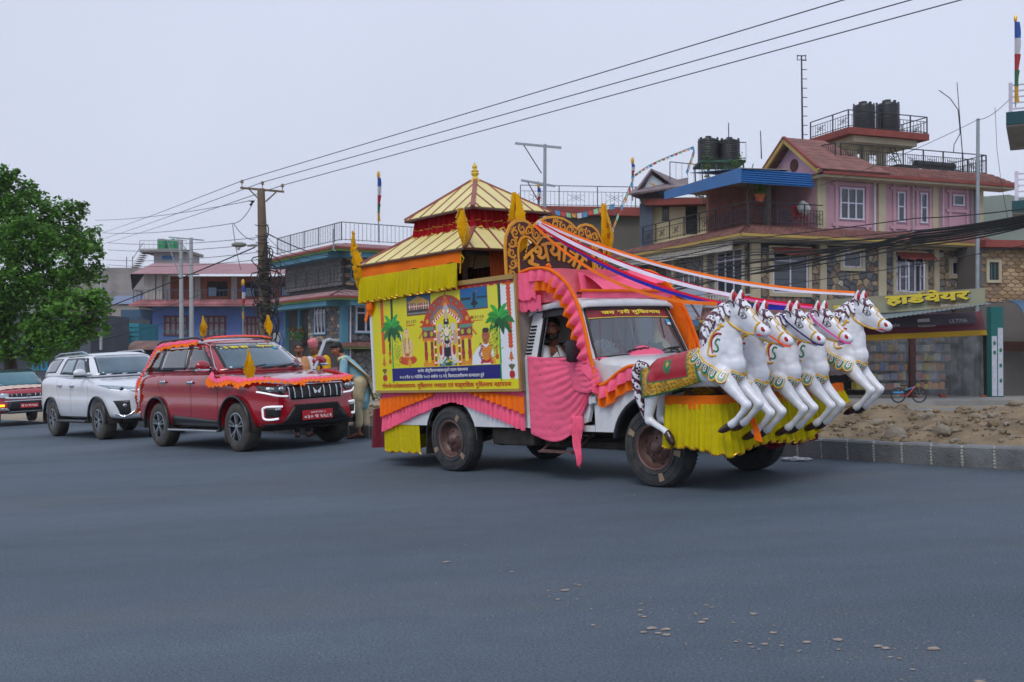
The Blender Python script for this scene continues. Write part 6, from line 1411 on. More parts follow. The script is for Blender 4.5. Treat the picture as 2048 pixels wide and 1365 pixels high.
for s in (-1, 1):
 for x in (0, 2.5): cwheel(mc, x, s*.85, s, .34, 5, False, .2)
 patch(bv3, [(s*.52, .78), (s*.80, .80), (s*.84, .93), (s*.50, .92)], 'f', mc, 'headlamp', m_lamp, .010); patch(bv3, [(s*.62, .56), (s*.78, .56), (s*.78, .62), (s*.62, .62)], 'f', mc, 'indicator', mat('amber_lamp', 'ffa018', .4, emit=2.5), .012)
 patch(bv3, [(s*.5, .44), (s*.82, .46), (s*.80, .52), (s*.56, .52)], 'f', mc, 'silver_blade', m_silver, .014); carmirror(mc, 1.75, s*.80, 1.2, s, m_rc, m_trim)
patch(bv3, [(-.46, .80), (.46, .80), (.50, .90), (-.50, .90)], 'f', mc, 'grille', m_trim, .010); strip_on(bv3, [(-.6, .80), (-.3, .775), (.3, .775), (.6, .80)], 'f', .03, mc, 'white_bar', m_wcar, n=16); strip_on(bv3, [(-.62, .70), (-.3, .70), (.3, .70), (.62, .70)], 'f', .022, mc, 'silver_bar', m_silver, n=16)
for y in (-.42, -.3, -.18, .18, .3, .42): strip_on(bv3, [(y, .82), (y*1.04, .89)], 'f', .010, mc, 'grille_tooth', m_chrome, n=4, off=.02)
h = bv3.ray_cast(Vector((6, 0, .84)), Vector((-1, 0, 0)))[0]; mb = MB()
for q in ([(-.07, .84), (.0, .895), (.07, .86), (.045, .85), (.0, .87), (-.04, .845)], [(.07, .83), (.0, .775), (-.07, .81), (-.045, .82), (.0, .80), (.04, .825)]): mb.prism(q, 'x', h.x+.025, h.x+.04)
mb.build('emblem', m_chrome, mc)
patch(bv3, [(-.58, .42), (.58, .42), (.52, .68), (-.52, .68)], 'f', mc, 'lower_grille', m_trim, .010); patch(bv3, [(-.5, .36), (.5, .36), (.56, .42), (-.56, .42)], 'f', mc, 'skid_plate', m_silver, .014)
MB().bbox(h.x+.02, h.x+.035, -.23, .25, .50, .62, .005).build('number_plate', m_plate, mc); lettering('बा २० च ७३३८', .42, .07, plane_frame((h.x+.038, -.20, .525), (0, 1, 0), (0, 0, 1)), wpr, mc, bold=.02)
m_pc = mat('printed_cloth', 'cfc2b4', .8, var=.5, scale=30, dirt=('b0304a', 18, .8)); mb = MB(); P = []
for j in range(9):
 r = []
 for i in range(21):
  u, v = i/20, j/8; q = bv3.ray_cast(Vector((lerp(2.25, 3.08, v), lerp(-.72, .62, u), 3)), Vector((0, 0, -1)))[0]; r.append((q if q is not None else Vector((2.5, 0, 1.1)))+Vector((0, 0, .02+.008*math.sin(i*2+j))))
 P.append(r)
single(mb.grid(P), 'printed_cloth', m_pc, 'pale cloth with red and yellow print laid over the hood of the small SUV', 'cloth', MM, smooth=60)
MB().tube([(1.2, -.3, 1.62), (1.0, -.32, 1.95)], .006, 5).build('aerial', m_rubber, mc)
# ================================================================== PEOPLE
m_skin = mat('skin_brown', 'a06a4c', .55, var=.08, scale=20); m_skin2 = mat('skin_dark', '8f5c42', .55, var=.08, scale=20); m_hair = mat('black_hair', '100d0c', .6, var=.2, scale=60)
def head_mesh(mb, c, d, r=.092, k=1):
 """c head centre, d = facing unit vector"""
 c = Vector(c); d = Vector(d).normalized(); up = Vector((0, 0, 1)); up = (up-d*up.dot(d)).normalized(); s = d.cross(up)
 E = lambda f, l, u, a, b, e: mb.ell(c+d*f+s*l+up*u, (a, b, e), 12, 8, M=Matrix((d, s, up)).transposed())
 E(-.01, 0, .03, .098, .076, .088); E(.02, 0, -.02, .075, .064, .085); E(.045, 0, -.075, .042, .042, .038); E(.065, 0, .035, .03, .052, .02)
 E(.094, 0, -.012, .017, .013, .022); E(.10, 0, -.022, .014, .016, .010); E(.075, 0, -.052, .022, .028, .012); E(-.06, 0, -.08, .05, .05, .06)
 for q in (-1, 1): E(.055, q*.042, -.018, .03, .025, .024); E(-.01, q*.076, -.01, .018, .010, .030)
 return c, d, s, up
def face_parts(root, c, d, s, up, moustache=True, beard=False, tilak=False):
 Mx = Matrix((d, s, up)).transposed()
 mb = MB()
 for q in (-1, 1): mb.ell(c+d*.083+s*q*.030+up*.012, (.010, .013, .007), 8, 5, M=Mx)
 mb.build('eyes', mat('eye_white', 'b8b0a8', .3), root, kind='stuff')
 mb = MB()
 for q in (-1, 1): mb.ell(c+d*.092+s*q*.030+up*.012, (.004, .006, .006), 6, 4, M=Mx)
 mb.build('pupils', m_ink, root, kind='stuff')
 mb = MB()
 for q in (-1, 1): mb.tube([c+d*.093+s*q*.014+up*.032, c+d*.092+s*q*.032+up*.039, c+d*.078+s*q*.052+up*.031], .0055, 5)
 mb.build('eyebrows', m_hair, root, kind='stuff')
 MB().tube([c+d*.093-s*.022-up*.066, c+d*.100-up*.063, c+d*.093+s*.022-up*.066], .006, 5).build('lips', mat('lips', '5e2f28', .5), root, smooth=60)
 if moustache: MB().tube([c+d*.082-s*.034-up*.056, c+d*.102-s*.012-up*.047, c+d*.106-up*.044, c+d*.102+s*.012-up*.047, c+d*.082+s*.034-up*.056], [.004, .009, .010, .009, .004], 6).build('moustache', m_hair, root, smooth=60)
 if beard:
  mb = MB(); chain(mb, [(*(c+d*.02-s*.066-up*.03), .014), (*(c+d*.05-s*.05-up*.08), .022), (*(c+d*.08-up*.098), .024), (*(c+d*.05+s*.05-up*.08), .022), (*(c+d*.02+s*.066-up*.03), .014)]); fuse(mb, 'beard', m_hair, root, .008, 2)
 if tilak: MB().tube([c+d*.098+up*.030, c+d*.093+up*.07], .006, 5).build('forehead_mark', mat('vermilion', 'c8401c', .6), root)
def hair_mesh(root, c, d, s, up, long=0, name='hair', m=None):
 mb = MB(); Mx = Matrix((d, s, up)).transposed()
 mb.ell(c-d*.022+up*.048, (.100, .084, .080), 16, 10, M=Mx); mb.ell(c-d*.055-up*.01, (.068, .076, .080), 14, 8, M=Mx)
 if long: mb.ell(c-d*.05-up*.05, (.066, .080, .075), 14, 8, M=Mx); mb.ell(c+d*.01+up*.07, (.085, .080, .055), 14, 8, M=Mx)
 return fuse(mb, name, m or m_hair, root, .009, 3)
def hand(mb, wrist, d, palm_n, k=1):
 """open relaxed hand of five curled fingers: d finger direction, palm_n palm normal"""
 w_ = Vector(wrist); d = Vector(d).normalized(); n = Vector(palm_n); n = (n-d*n.dot(d)).normalized(); s = d.cross(n)
 chain(mb, [(*w_, .026), (*(w_+d*.045), .034, .9), (*(w_+d*.08), .034, .9)])
 for i, (o, L) in enumerate(((-.030, .070), (-.010, .080), (.010, .075), (.029, .060))):
  a = w_+d*.085+s*o; b = a+d*L*.5+n*.012; c = b+d*L*.38+n*.028; chain(mb, [(*a, .0105), (*b, .0095), (*c, .008)])
 a = w_+d*.03-s*.03; b = a+d*.03-s*.025+n*.01; c = b+d*.03-s*.004+n*.012; chain(mb, [(*a, .015), (*b, .012), (*c, .010)])
def person(label, M, J, skin, hd, feet=True, vox=.0105, parts=None):
 root = thing('person', label, 'person', M); mb = MB(); V = Vector; g = {k: V(v) for k, v in J.items()}
 c, d, s, up = head_mesh(mb, g['head'], hd)
 chain(mb, [(*(c-d*.03-up*.07), .052), (*g['neck'], .055), (*(g['neck']-(g['neck']-g['chest'])*.2), .07)])
 chain(mb, [(*g['pelvis'], .135, .9), (*((g['pelvis']+g['chest'])/2), .125, .9), (*g['chest'], .145, .9)]); 
 for q in 'LR':
  chain(mb, [(*(g['chest']+(g['neck']-g['chest'])*.5), .10), (*g['sh'+q], .065)]); chain(mb, [(*g['sh'+q], .058), (*g['el'+q], .042), (*g['wr'+q], .028)])
  chain(mb, [(*g['hip'+q], .092), (*((g['hip'+q]+g['kn'+q])/2), .078), (*g['kn'+q], .056), (*((g['kn'+q]+g['an'+q])/2+V((-.012, 0, .04))), .052), (*g['an'+q], .036)])
  if feet:
   fd = g.get('fd'+q, V((1, 0, 0))); a = g['an'+q]
   chain(mb, [(*(a-fd*.045-V((0, 0, .045))), .030), (*(a-V((0, 0, .02))), .036), (*(a+fd*.08-V((0, 0, .05))), .030), (*(a+fd*.14-V((0, 0, .062))), .022, 1.3)])
   for t in range(5): sdv = fd.cross(V((0, 0, 1))); p = a+fd*.15+sdv*(-.032+.016*t)-V((0, 0, .068)); chain(mb, [(*p, .010), (*(p+fd*(.03-.004*t)), .008)])
  hdv = (g['wr'+q]-g['el'+q]).normalized(); hand(mb, g['wr'+q], hdv, g.get('pn'+q, V((0, 0, -1)) if abs(hdv.z) < .8 else V((1, 0, 0))))
 fuse(mb, 'body', skin, root, vox, 3); return root, g, (c, d, s, up)
def garment(root, name, m, chains, vox=.015, it=3, wr=.0):
 mb = MB()
 for c in chains: chain(mb, c)
 o = fuse(mb, name, m, root, vox, it)
 if wr:
  for v in o.data.vertices:
   n = noise.noise(v.co*6+Vector((3, 0, 0)))*.6+noise.noise(Vector((v.co.x*16, v.co.y*16, v.co.z*5)))*.5; v.co += v.normal*wr*n
 return o
def L3(a, r, ly=None): return (*a, r) if ly is None else (*a, r, ly)
V = Vector
def sandals(root, g, m):
 for q in 'LR':
  a = g['an'+q]; fd = g.get('fd'+q, V((1, 0, 0))); sd = fd.cross(V((0, 0, 1))); z = a.z-.085; mb = MB()
  pts = [a-fd*.085+sd*.03, a-fd*.085-sd*.03, a+fd*.05-sd*.042, a+fd*.19-sd*.035, a+fd*.21, a+fd*.19+sd*.038, a+fd*.05+sd*.04]; mb.prism([(p.x, p.y) for p in pts], 'z', z-.012, z+.006)
  for f in (.05, .12): mb.tube([a+fd*f-sd*.045+V((0, 0, z-a.z)), a+fd*f-sd*.02+V((0, 0, -.035-f*.1)), a+fd*f+sd*.02+V((0, 0, -.035-f*.1)), a+fd*f+sd*.045+V((0, 0, z-a.z))], .008, 5)
  mb.build('sandal', m, root)
m_sand = mat('sandal_leather', '2c1e18', .6)
def stand(lean=0, hx=0, arms=None):
 J = dict(head=(.02+lean*.62, 0, 1.60), neck=(.0+lean*.5, 0, 1.44), chest=(lean*.35, 0, 1.25), pelvis=(0, 0, .93), shL=(lean*.42, .19, 1.38), shR=(lean*.42, -.19, 1.38),
   elL=(lean*.3, .24, 1.10), elR=(lean*.3, -.24, 1.10), wrL=(.10+lean*.3, .22, .86), wrR=(.10+lean*.3, -.22, .86), hipL=(0, .095, .90), hipR=(0, -.095, .90), knL=(.02, .10, .49), knR=(.02, -.10, .49), anL=(0, .10, .09), anR=(0, -.10, .09))
 if arms: J.update(arms)
 return J
def standbase(px, py, ang): p = road_at(px, py); return G @ T3(p.x, p.y, 0) @ RZ(ang)
J = stand(.0, arms=dict(head=(.34, 0, 1.54), neck=(.24, 0, 1.40), chest=(.14, 0, 1.22), pelvis=(-.06, 0, .93), shL=(.20, .17, 1.33), shR=(.20, -.17, 1.33), elL=(.24, .21, 1.07), elR=(.26, -.20, 1.07), wrL=(.46, .16, 1.0), wrR=(.30, -.19, .84),
 hipL=(-.04, .09, .90), hipR=(-.04, -.09, .90), knL=(.04, .10, .49), knR=(-.02, -.10, .49), anL=(.02, .12, .10), anR=(-.12, -.1, .10)))
A1 = math.pi*1.02
r1, g, hh = person('young person in pale blue tunic and striped cream shawl leaning toward the red car', standbase(722, 876, A1), J, m_skin2, (.8, .35, -.35))
hair_mesh(r1, *hh, long=1); face_parts(r1, *hh, moustache=False)
m_blue = cloth('pale_blue_cotton', '8fc4d4', .05); m_crm = cloth('cream_cotton', 'cfc3a0')
garment(r1, 'tunic', m_blue, [[L3(g['neck']-V((.02, 0, .06)), .085), L3(g['chest'], .148, .95), L3(g['pelvis']+V((.03, 0, .1)), .135, 1.0), L3(g['pelvis']-V((-.01, 0, .12)), .15, 1.05), L3(g['pelvis']-V((-.01, 0, .28)), .145, 1.05), L3(g['pelvis']-V((-.01, 0, .34)), .125, 1.05)]]+
  [[L3(g['chest']+V((.06, q*.1, .12)), .09), L3(g['sh'+s], .082), L3(g['el'+s], .066), L3(lerp(g['el'+s], g['wr'+s], .8), .055)] for q, s in ((1, 'L'), (-1, 'R'))], wr=.016)
garment(r1, 'trousers', m_crm, [[L3(g['hip'+s]+V((0, 0, .04)), .135), L3(g['kn'+s], .10), L3(lerp(g['kn'+s], g['an'+s], .62), .085)] for s in 'LR'], wr=.02)
mb = MB(); P = []; rg = random.Random(3)
m_shawl = mat('striped_shawl', (1, 1, 1), .85, attr='Col', var=.06, trans=.15)
for j in range(41):
 v = j/40; P.append([])
 base = poly([g['chest']+V((.16, .02, .02)), g['shL']+V((.09, -.05, .06)), g['shL']+V((-.02, -.06, .10)), g['chest']+V((-.10, .10, .07)), g['pelvis']+V((-.15, .10, .12)), g['pelvis']+V((-.34, .10, -.30))], v)
 wd_ = lerp(.14, .40, v**1.3)
 for i in range(17): u = i/16-.5; P[-1].append((base.x-u*wd_*.75*v+.02*math.sin(u*26+v*3)*v+.02, base.y+u*wd_*.8+.02*math.cos(u*20)*v+.05, base.z-.08*abs(u)*(1-v)-.12*u*v))
o = MB().grid(P).build('shawl', m_shawl, r1, smooth=80, solid=.006); a = o.data.color_attributes.new('Col', 'FLOAT_COLOR', 'POINT')
vv = {tuple(round(c, 4) for c in p): (i/16, j/40) for j, r in enumerate(P) for i, p in enumerate(r)}
for v in o.data.vertices:
 u, t = vv.get(tuple(round(c, 4) for c in v.co), (.5, .5)); c = 'd9d2b8' if .2 < u < .8 else ('8a5a2c' if (u < .08 or u > .92) else 'a8a03a')
 if t > .8 and math.sin(t*90) > .2: c = '7fae98'
 a.data[v.index].color = (*lin(c), 1)
sandals(r1, g, m_sand)
J = stand(0, arms=dict(wrL=(.22, .20, 1.02), elL=(.06, .26, 1.12), head=(.03, 0, 1.585)))
r2, g, hh = person('man with moustache in a peach waistcoat and white shirt standing behind the red hood', standbase(606, 873, math.radians(-75)), J, m_skin2, (1, -.15, -.12))
hair_mesh(r2, *hh); face_parts(r2, *hh)
garment(r2, 'shirt', cloth('white_cotton', 'e6e8ee'), [[L3(g['neck']-V((0, 0, .05)), .075), L3(g['chest'], .155, .95), L3(g['pelvis']+V((0, 0, .02)), .15, .95)]]+[[L3(g['chest']+V((0, q*.1, .1)), .09), L3(g['sh'+s], .078), L3(g['el'+s], .06), L3(g['wr'+s], .048)] for q, s in ((1, 'L'), (-1, 'R'))], wr=.008)
garment(r2, 'waistcoat', cloth('peach_linen', 'd8a070'), [[L3(g['chest']+V((.03, q*.09, .12)), .09), L3(g['chest']+V((.045, q*.07, 0)), .128), L3(g['pelvis']+V((.04, q*.07, .08)), .125)] for q in (1, -1)], wr=.006)
garment(r2, 'trousers', cloth('grey_trousers', '55565c'), [[L3(g['hip'+s], .12), L3(g['kn'+s], .082), L3(g['an'+s]+V((0, 0, .04)), .062)] for s in 'LR'], wr=.01); sandals(r2, g, m_sand)
J = stand(0, arms=dict(head=(.10, 0, 1.60), neck=(.03, 0, 1.46), elR=(-.05, -.36, 1.16), wrR=(.16, -.30, .98), elL=(.05, .26, 1.1), wrL=(.25, .15, 1.0)))
r3, g, hh = person('man in pink patterned cap, yellow shirt and maroon waistcoat behind the open car door', standbase(643, 869, math.radians(-120)), J, m_skin2, (.9, .1, -.45))
hair_mesh(r3, *hh); face_parts(r3, *hh, moustache=False)
c, d, s, up = hh; mb = MB(); Mx = Matrix((d, s, up)).transposed().to_4x4()
mb.lathe([(.094, .02), (.104, .06), (.100, .12), (.092, .155), (.06, .17), (0, .172)], (0, 0, 0), 24, M=Matrix.Translation(c-d*.02) @ Matrix((d, s*.86, up)).transposed().to_4x4())
m_cap = mat('woven_pink_cap', 'c4556a', .85, var=.5, scale=55, dirt=('e0c8b8', 40, .8)); mb.build('cap', m_cap, r3, smooth=50)
garment(r3, 'shirt', cloth('bright_yellow_cotton', 'f0b800'), [[L3(g['neck']-V((0, 0, .04)), .082), L3(g['chest'], .155, .95), L3(g['pelvis']-V((0, 0, .1)), .16, .95)]]+[[L3(g['chest']+V((0, q*.1, .1)), .09), L3(g['sh'+s], .085), L3(g['el'+s], .072), L3(g['wr'+s], .055)] for q, s in ((1, 'L'), (-1, 'R'))], wr=.012)
garment(r3, 'waistcoat', cloth('maroon_wool', '4a2236'), [[L3(g['chest']+V((-.02, q*.10, .14)), .095), L3(g['chest']+V((-.035, q*.075, 0)), .135), L3(g['pelvis']+V((-.035, q*.07, .08)), .13)] for q in (1, -1)], wr=.006)
garment(r3, 'trousers', m_crm, [[L3(g['hip'+s], .12), L3(g['kn'+s], .085), L3(g['an'+s]+V((0, 0, .04)), .065)] for s in 'LR'], wr=.01); sandals(r3, g, m_sand)
J = dict(head=(.05, -.06, .62), neck=(.0, 0, .44), chest=(-.02, 0, .26), pelvis=(-.04, 0, -.02), shL=(.0, .19, .38), shR=(.02, -.20, .38), elL=(.14, .26, .16), elR=(.16, -.26, .16), wrL=(.30, .14, .26), wrR=(.32, -.10, .26), hipL=(.0, .10, .0), hipR=(.0, -.10, .0), knL=(.40, .13, .03), knR=(.40, -.13, .03), anL=(.48, .13, -.30), anR=(.48, -.13, -.30), pnL=V((1, 0, 0)), pnR=V((1, 0, 0)))
r4, g, hh = person('bearded driver in a white shirt with forehead mark, seated at the truck side window', MT @ T3(1.40, -.45, .93), J, m_skin2, (.55, -.83, -.1))
hair_mesh(r4, *hh); face_parts(r4, *hh, beard=True, tilak=True)
garment(r4, 'shirt', cloth('white_cotton', 'e6e8ee'), [[L3(g['neck']-V((0, 0, .05)), .078), L3(g['chest'], .160, .95), L3(g['pelvis']+V((0, 0, .05)), .15, .95)]]+[[L3(g['chest']+V((0, q*.1, .08)), .09), L3(g['sh'+s], .082), L3(g['el'+s], .064), L3(g['wr'+s], .046)] for q, s in ((1, 'L'), (-1, 'R'))], wr=.010)
garment(r4, 'trousers', cloth('grey_trousers', '55565c'), [[L3(g['hip'+s], .11), L3(g['kn'+s], .085), L3(g['an'+s], .06)] for s in 'LR'])
MB().tube([g['neck']+V((.07, -.03, -.02)), g['chest']+V((.150, -.03, -.0))], .006, 5).build('lanyard', m_ink, r4)
# ================================================================== BUILDINGS
def cgl(n, c, **k): return mat(n, c, **{**dict(rough=.85, var=.12, scale=.8), **k})
m_win = mat('window_glass', '27313a', .08, var=.4, scale=.7, spec=.8); m_frame = mat('lilac_white_frame', 'c3c0d2', .6); m_creamw = cgl('cream_plaster', 'b0a78e', dirt=('8b806c', .7, .35)); m_pinkw = cgl('pink_plaster', 'b892a0', dirt=('a08890', .6, .3))
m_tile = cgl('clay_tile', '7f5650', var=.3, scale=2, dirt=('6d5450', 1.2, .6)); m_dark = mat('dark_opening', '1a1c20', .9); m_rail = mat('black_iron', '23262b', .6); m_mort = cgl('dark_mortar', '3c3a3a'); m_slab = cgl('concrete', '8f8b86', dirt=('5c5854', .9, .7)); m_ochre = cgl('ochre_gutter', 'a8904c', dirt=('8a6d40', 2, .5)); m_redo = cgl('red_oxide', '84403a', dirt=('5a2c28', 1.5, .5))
STONES = [cgl('stone_'+n, c, var=.2, scale=5) for n, c in (('grey', '6b6a6c'), ('brown', '75675c'), ('tan', '93826b'), ('pale', 'a39d90'), ('rust', '806052'), ('slate', '53565c'))]
class Bld:
 def __init__(s, name, label, px, py, depth, ang, cat='building'):
  p = at(px, py, depth); s.M = Matrix.Translation(p) @ RZ(math.radians(ang)); s.root = thing(name, label, cat, s.M); s.I = s.M.inverted(); s.n = 0
 def hit(s, px, py, axis, val):
  o = s.I @ C0; d = s.I.to_3x3() @ ray(px, py); t = (val-o[axis])/d[axis]; return o+d*t
 def f(s, px, py, d=0): h = s.hit(px, py, 1, -d); return h.x, h.z
 def l(s, px, py, d=0): h = s.hit(px, py, 0, -d); return h.y, h.z
 def add(s, mb, name, m, parent=None, **k): return mb.build(name, m, parent if parent is not None else s.root, **k)
FR = lambda a, d, z: Vector((a, -d, z))
LF = lambda a, d, z: Vector((-d, a, z))
def fbox(mb, F, a0, a1, d0, d1, z0, z1, mi=None):
 vs = [F(a, d, z) for z in (z0, z1) for d in (d0, d1) for a in (a0, a1)]
 return mb.add(vs, [(0, 2, 3, 1), (4, 5, 7, 6), (0, 1, 5, 4), (2, 6, 7, 3), (0, 4, 6, 2), (1, 3, 7, 5)], mi)
def window(b, F, r, cols=3, split=.5, fr=None, d=0, surround=None, sw=.16, open_=0, fw=.06, top=0, bars=False, hood=False, glassm=None):
 """r = (a0, z0, a1, z1)"""
 a0, z0, a1, z1 = r; a0, a1 = min(a0, a1), max(a0, a1); z0, z1 = min(z0, z1), max(z0, z1); fr = fr or m_frame
 mb = MB(); fbox(mb, F, a0-fw, a1+fw, d+.0, d+.045, z0-fw, z0); fbox(mb, F, a0-fw, a1+fw, d, d+.045, z1, z1+fw); w_ = (a1-a0)/cols
 for i in range(cols+1): fbox(mb, F, a0+i*w_-fw*.55, a0+i*w_+fw*.55, d+.002, d+.05, z0, z1)
 if split: fbox(mb, F, a0, a1, d+.004, d+.04, lerp(z0, z1, split)-fw*.4, lerp(z0, z1, split)+fw*.4)
 if top: fbox(mb, F, a0, a1, d+.004, d+.042, z1-top-fw*.4, z1-top+fw*.4)
 o = mb.build('window', fr, b.root)
 for i in range(cols): fbox(MB(), F, 0, 0, 0, 0, 0, 0) if False else None; p = MB(); fbox(p, F, a0+i*w_+.01, a0+(i+1)*w_-.01, d-.02, d+.012, z0, z1); p.build('pane', glassm or m_win, o)
 if surround:
  s_ = MB(); fbox(s_, F, a0-fw-sw, a1+fw+sw, d+.0, d+.09, z1+fw, z1+fw+sw); fbox(s_, F, a0-fw-sw, a1+fw+sw, d, d+.10, z0-fw-sw, z0-fw); fbox(s_, F, a0-fw-sw, a0-fw, d+.001, d+.088, z0-fw, z1+fw); fbox(s_, F, a1+fw, a1+fw+sw, d+.001, d+.088, z0-fw, z1+fw); s_.build('surround', surround, o)
 if bars:
  g = MB(); 
  for i in range(5): z = lerp(z0, z1, (i+.5)/5); fbox(g, F, a0, a1, d+.018, d+.03, z-.012, z+.012)
  g.build('security_bars', m_rail, o, kind='stuff')
 if hood:
  h = MB(); P = [[F(lerp(a0-.1, a1+.45, i/8), d+lerp(.1, .5, j), z1+.02-lerp(.0, .20, j)+.04*math.sin(i*2)*(j)+.16*(j == 0)) for i in range(9)] for j in (0, 1)]; h.grid(P); h.build('awning', m_redo, o, solid=.02)
 return o
def clip(poly_, a, b, c):
 out = []; n = len(poly_)
 for i in range(n):
  p, q = poly_[i], poly_[(i+1) % n]; dp = a*p[0]+b*p[1]-c; dq = a*q[0]+b*q[1]-c
  if dp <= 0: out.append(p)
  if dp*dq < 0: t = dp/(dp-dq); out.append((p[0]+(q[0]-p[0])*t, p[1]+(q[1]-p[1])*t))
 return out
def stonewall(b, F, a0, a1, z0, z1, size, holes=(), seed=1, d=0, mats=STONES, cap=300, coursed=False, depth=.05, back=True, wts=(5, 4, 3, 1, 1, 3), limit=None):
 """random rubble: Voronoi cells, each stone a mesh of its own"""
 rg = random.Random(seed); a0, a1 = min(a0, a1), max(a0, a1); z0, z1 = min(z0, z1), max(z0, z1)
 if back: w_ = MB(); fbox(w_, F, a0, a1, d-.2, d, z0, z1); w_.build('wall', m_mort, b.root)
 nx, nz = max(1, round((a1-a0)/size)), max(1, round((z1-z0)/(size*(.42 if coursed else .92)))); pts = {}
 for j in range(-1, nz+1):
  for i in range(-1, nx+1):
   J = (.12, .06) if coursed else (.40, .40)
   pts[i, j] = (a0+(i+.5+(.5*(j % 2) if coursed else .25*(j % 2))+rg.uniform(-J[0], J[0])*(1.6 if coursed else 1))*(a1-a0)/nx, z0+(j+.5+rg.uniform(-J[1], J[1]))*(z1-z0)/nz)
 rest = MB()
 for (i, j), p in pts.items():
  if i < 0 or j < 0 or i >= nx or j >= nz: continue
  c = [(a0, z0), (a1, z0), (a1, z1), (a0, z1)]
  for di in (-2, -1, 0, 1, 2):
   for dj in (-2, -1, 0, 1, 2):
    q = pts.get((i+di, j+dj))
    if q is None or (di == 0 and dj == 0): continue
    A, B_ = q[0]-p[0], q[1]-p[1]
    if coursed: B_ *= 4 if dj else 1
    mx_, mz = (p[0]+q[0])/2, (p[1]+q[1])/2; c = clip(c, A, B_, A*mx_+B_*mz)
    if len(c) < 3: break
   if len(c) < 3: break
  if len(c) < 3: continue
  cx = sum(q[0] for q in c)/len(c); cz = sum(q[1] for q in c)/len(c)
  if any(h[0] <= cx <= h[2] and h[1] <= cz <= h[3] for h in holes): continue
  g_ = .90; h_ = depth*rg.uniform(.5, 1.2); n = len(c)
  vs = [F(cx+(q[0]-cx)*g_, d+.0, cz+(q[1]-cz)*g_) for q in c]+[F(cx+(q[0]-cx)*g_, d+h_*.6, cz+(q[1]-cz)*g_) for q in c]+[F(cx+(q[0]-cx)*g_*.8, d+h_, cz+(q[1]-cz)*g_*.8) for q in c]
  fs = [(i2, (i2+1) % n, n+(i2+1) % n, n+i2) for i2 in range(n)]+[(n+i2, n+(i2+1) % n, 2*n+(i2+1) % n, 2*n+i2) for i2 in range(n)]+[tuple(range(2*n, 3*n))]
  m = rg.choices(mats, wts[:len(mats)])[0]
  if b.n < cap: MB().add(vs, fs).build('stone', m, b.root); b.n += 1
  else: rest.add(vs, fs)
 if rest.v: rest.build('stonework', mats[0], b.root, kind='stuff')
def tileband(b, F, a0, a1, d0, z0, d1, z1, rows=5, pitch=.26, m=None, name='roof_tiles', hip0=0, hip1=0):
 """rows of overlapping tiles from the eave (d1,z1) up to (d0,z0); hips shorten the upper rows"""
 mb = MB(); rg = random.Random(1)
 for r in range(rows):
  f0, f1 = r/rows, (r+1.25)/rows
  f1 = min(1, f1); za, zb = lerp(z0, z1, f0), lerp(z0, z1, f1); da, db = lerp(d0, d1, f0), lerp(d0, d1, f1); A0, A1 = a0-hip0*f0, a1+hip1*f0; n = max(1, round((A1-A0)/pitch))
  for i in range(n):
   x0 = A0+(A1-A0)*i/n; x1 = A0+(A1-A0)*(i+1)/n-.02; e = .012*rg.random()
   mb.add([F(x0, da, za), F(x1, da, za), F(x1, db, zb+.05+e), F((x0+x1)/2, db, zb+.085+e), F(x0, db, zb+.05+e), F(x0, db, zb), F(x1, db, zb)], [(0, 1, 2, 3), (0, 3, 4), (4, 3, 2, 6, 5)])
 mb.build(name, m or m_tile, b.root, kind='stuff')
 w_ = MB(); w_.add([F(a0, d0, z0-.03), F(a1, d0, z0-.03), F(a1+hip1, d1, z1-.03), F(a0-hip0, d1, z1-.03)]+[F(a0, d0, z0-.12), F(a1, d0, z0-.12), F(a1+hip1, d1, z1-.12), F(a0-hip0, d1, z1-.12)], [(0, 1, 2, 3), (4, 5, 6, 7), (0, 1, 5, 4), (1, 2, 6, 5), (2, 3, 7, 6), (3, 0, 4, 7)]); w_.build('eave_slab', m or m_tile, b.root)
def railing(b, P, h=.9, step=.13, m=None, name='railing', lattice=False, parent=None):
 """P: local polyline of the rail foot"""
 mb = MB(); P = [Vector(p) for p in P]; H = Vector((0, 0, h))
 for p, q in zip(P, P[1:]):
  L = (q-p).length; mb.bar(p+H, q+H, .05, .04); mb.bar(p+Vector((0, 0, .08)), q+Vector((0, 0, .08)), .035, .03); n = max(1, int(L/step))
  if lattice: mb.bar(p+H*.72, q+H*.72, .025, .025)
  for i in range(n+1): a = p.lerp(q, i/n); k = i % 9 == 0; mb.bar(a, a+H*(1 if k or not lattice else .74), .05 if k else .018, .05 if k else .018)
  if lattice:
   for i in range(0, n-5, 9):
    for s1, s2 in ((2, 4), (3, 3)):
     a, c = p.lerp(q, (i+s1)/n), p.lerp(q, min(1, (i+s1+3)/n)); mb.bar(a+H*.25, c+H*.6, .018); mb.bar(a+H*.6, c+H*.25, .018)
 return mb.build(name, m or m_rail, parent if parent is not None else b.root, kind='stuff')
def tank(M, r, h, m, label, group=None):
 mb = MB(); prof = [(r*.98, 0)]
 for i in range(9): z = h*.80*(i+.5)/9; prof += [(r, z-h*.03), (r*.975, z), (r, z+h*.03)]
 prof += [(r, h*.82), (r*.93, h*.86), (r*.45, h*.93), (r*.28, h*.94), (r*.28, h), (0, h+.01)]
 mb.lathe(prof, n=28)
 for k in range(6): a = k*math.pi/3; mb.box(-.06, .06, r*.82, r*.97, h*.84, h*.93, M=RZ(a))
 return single(mb, 'water_tank', m, label, 'water tank', M, group, smooth=35)
m_tank = mat('black_tank_plastic', '1b1f22', .45, var=.15, scale=3)
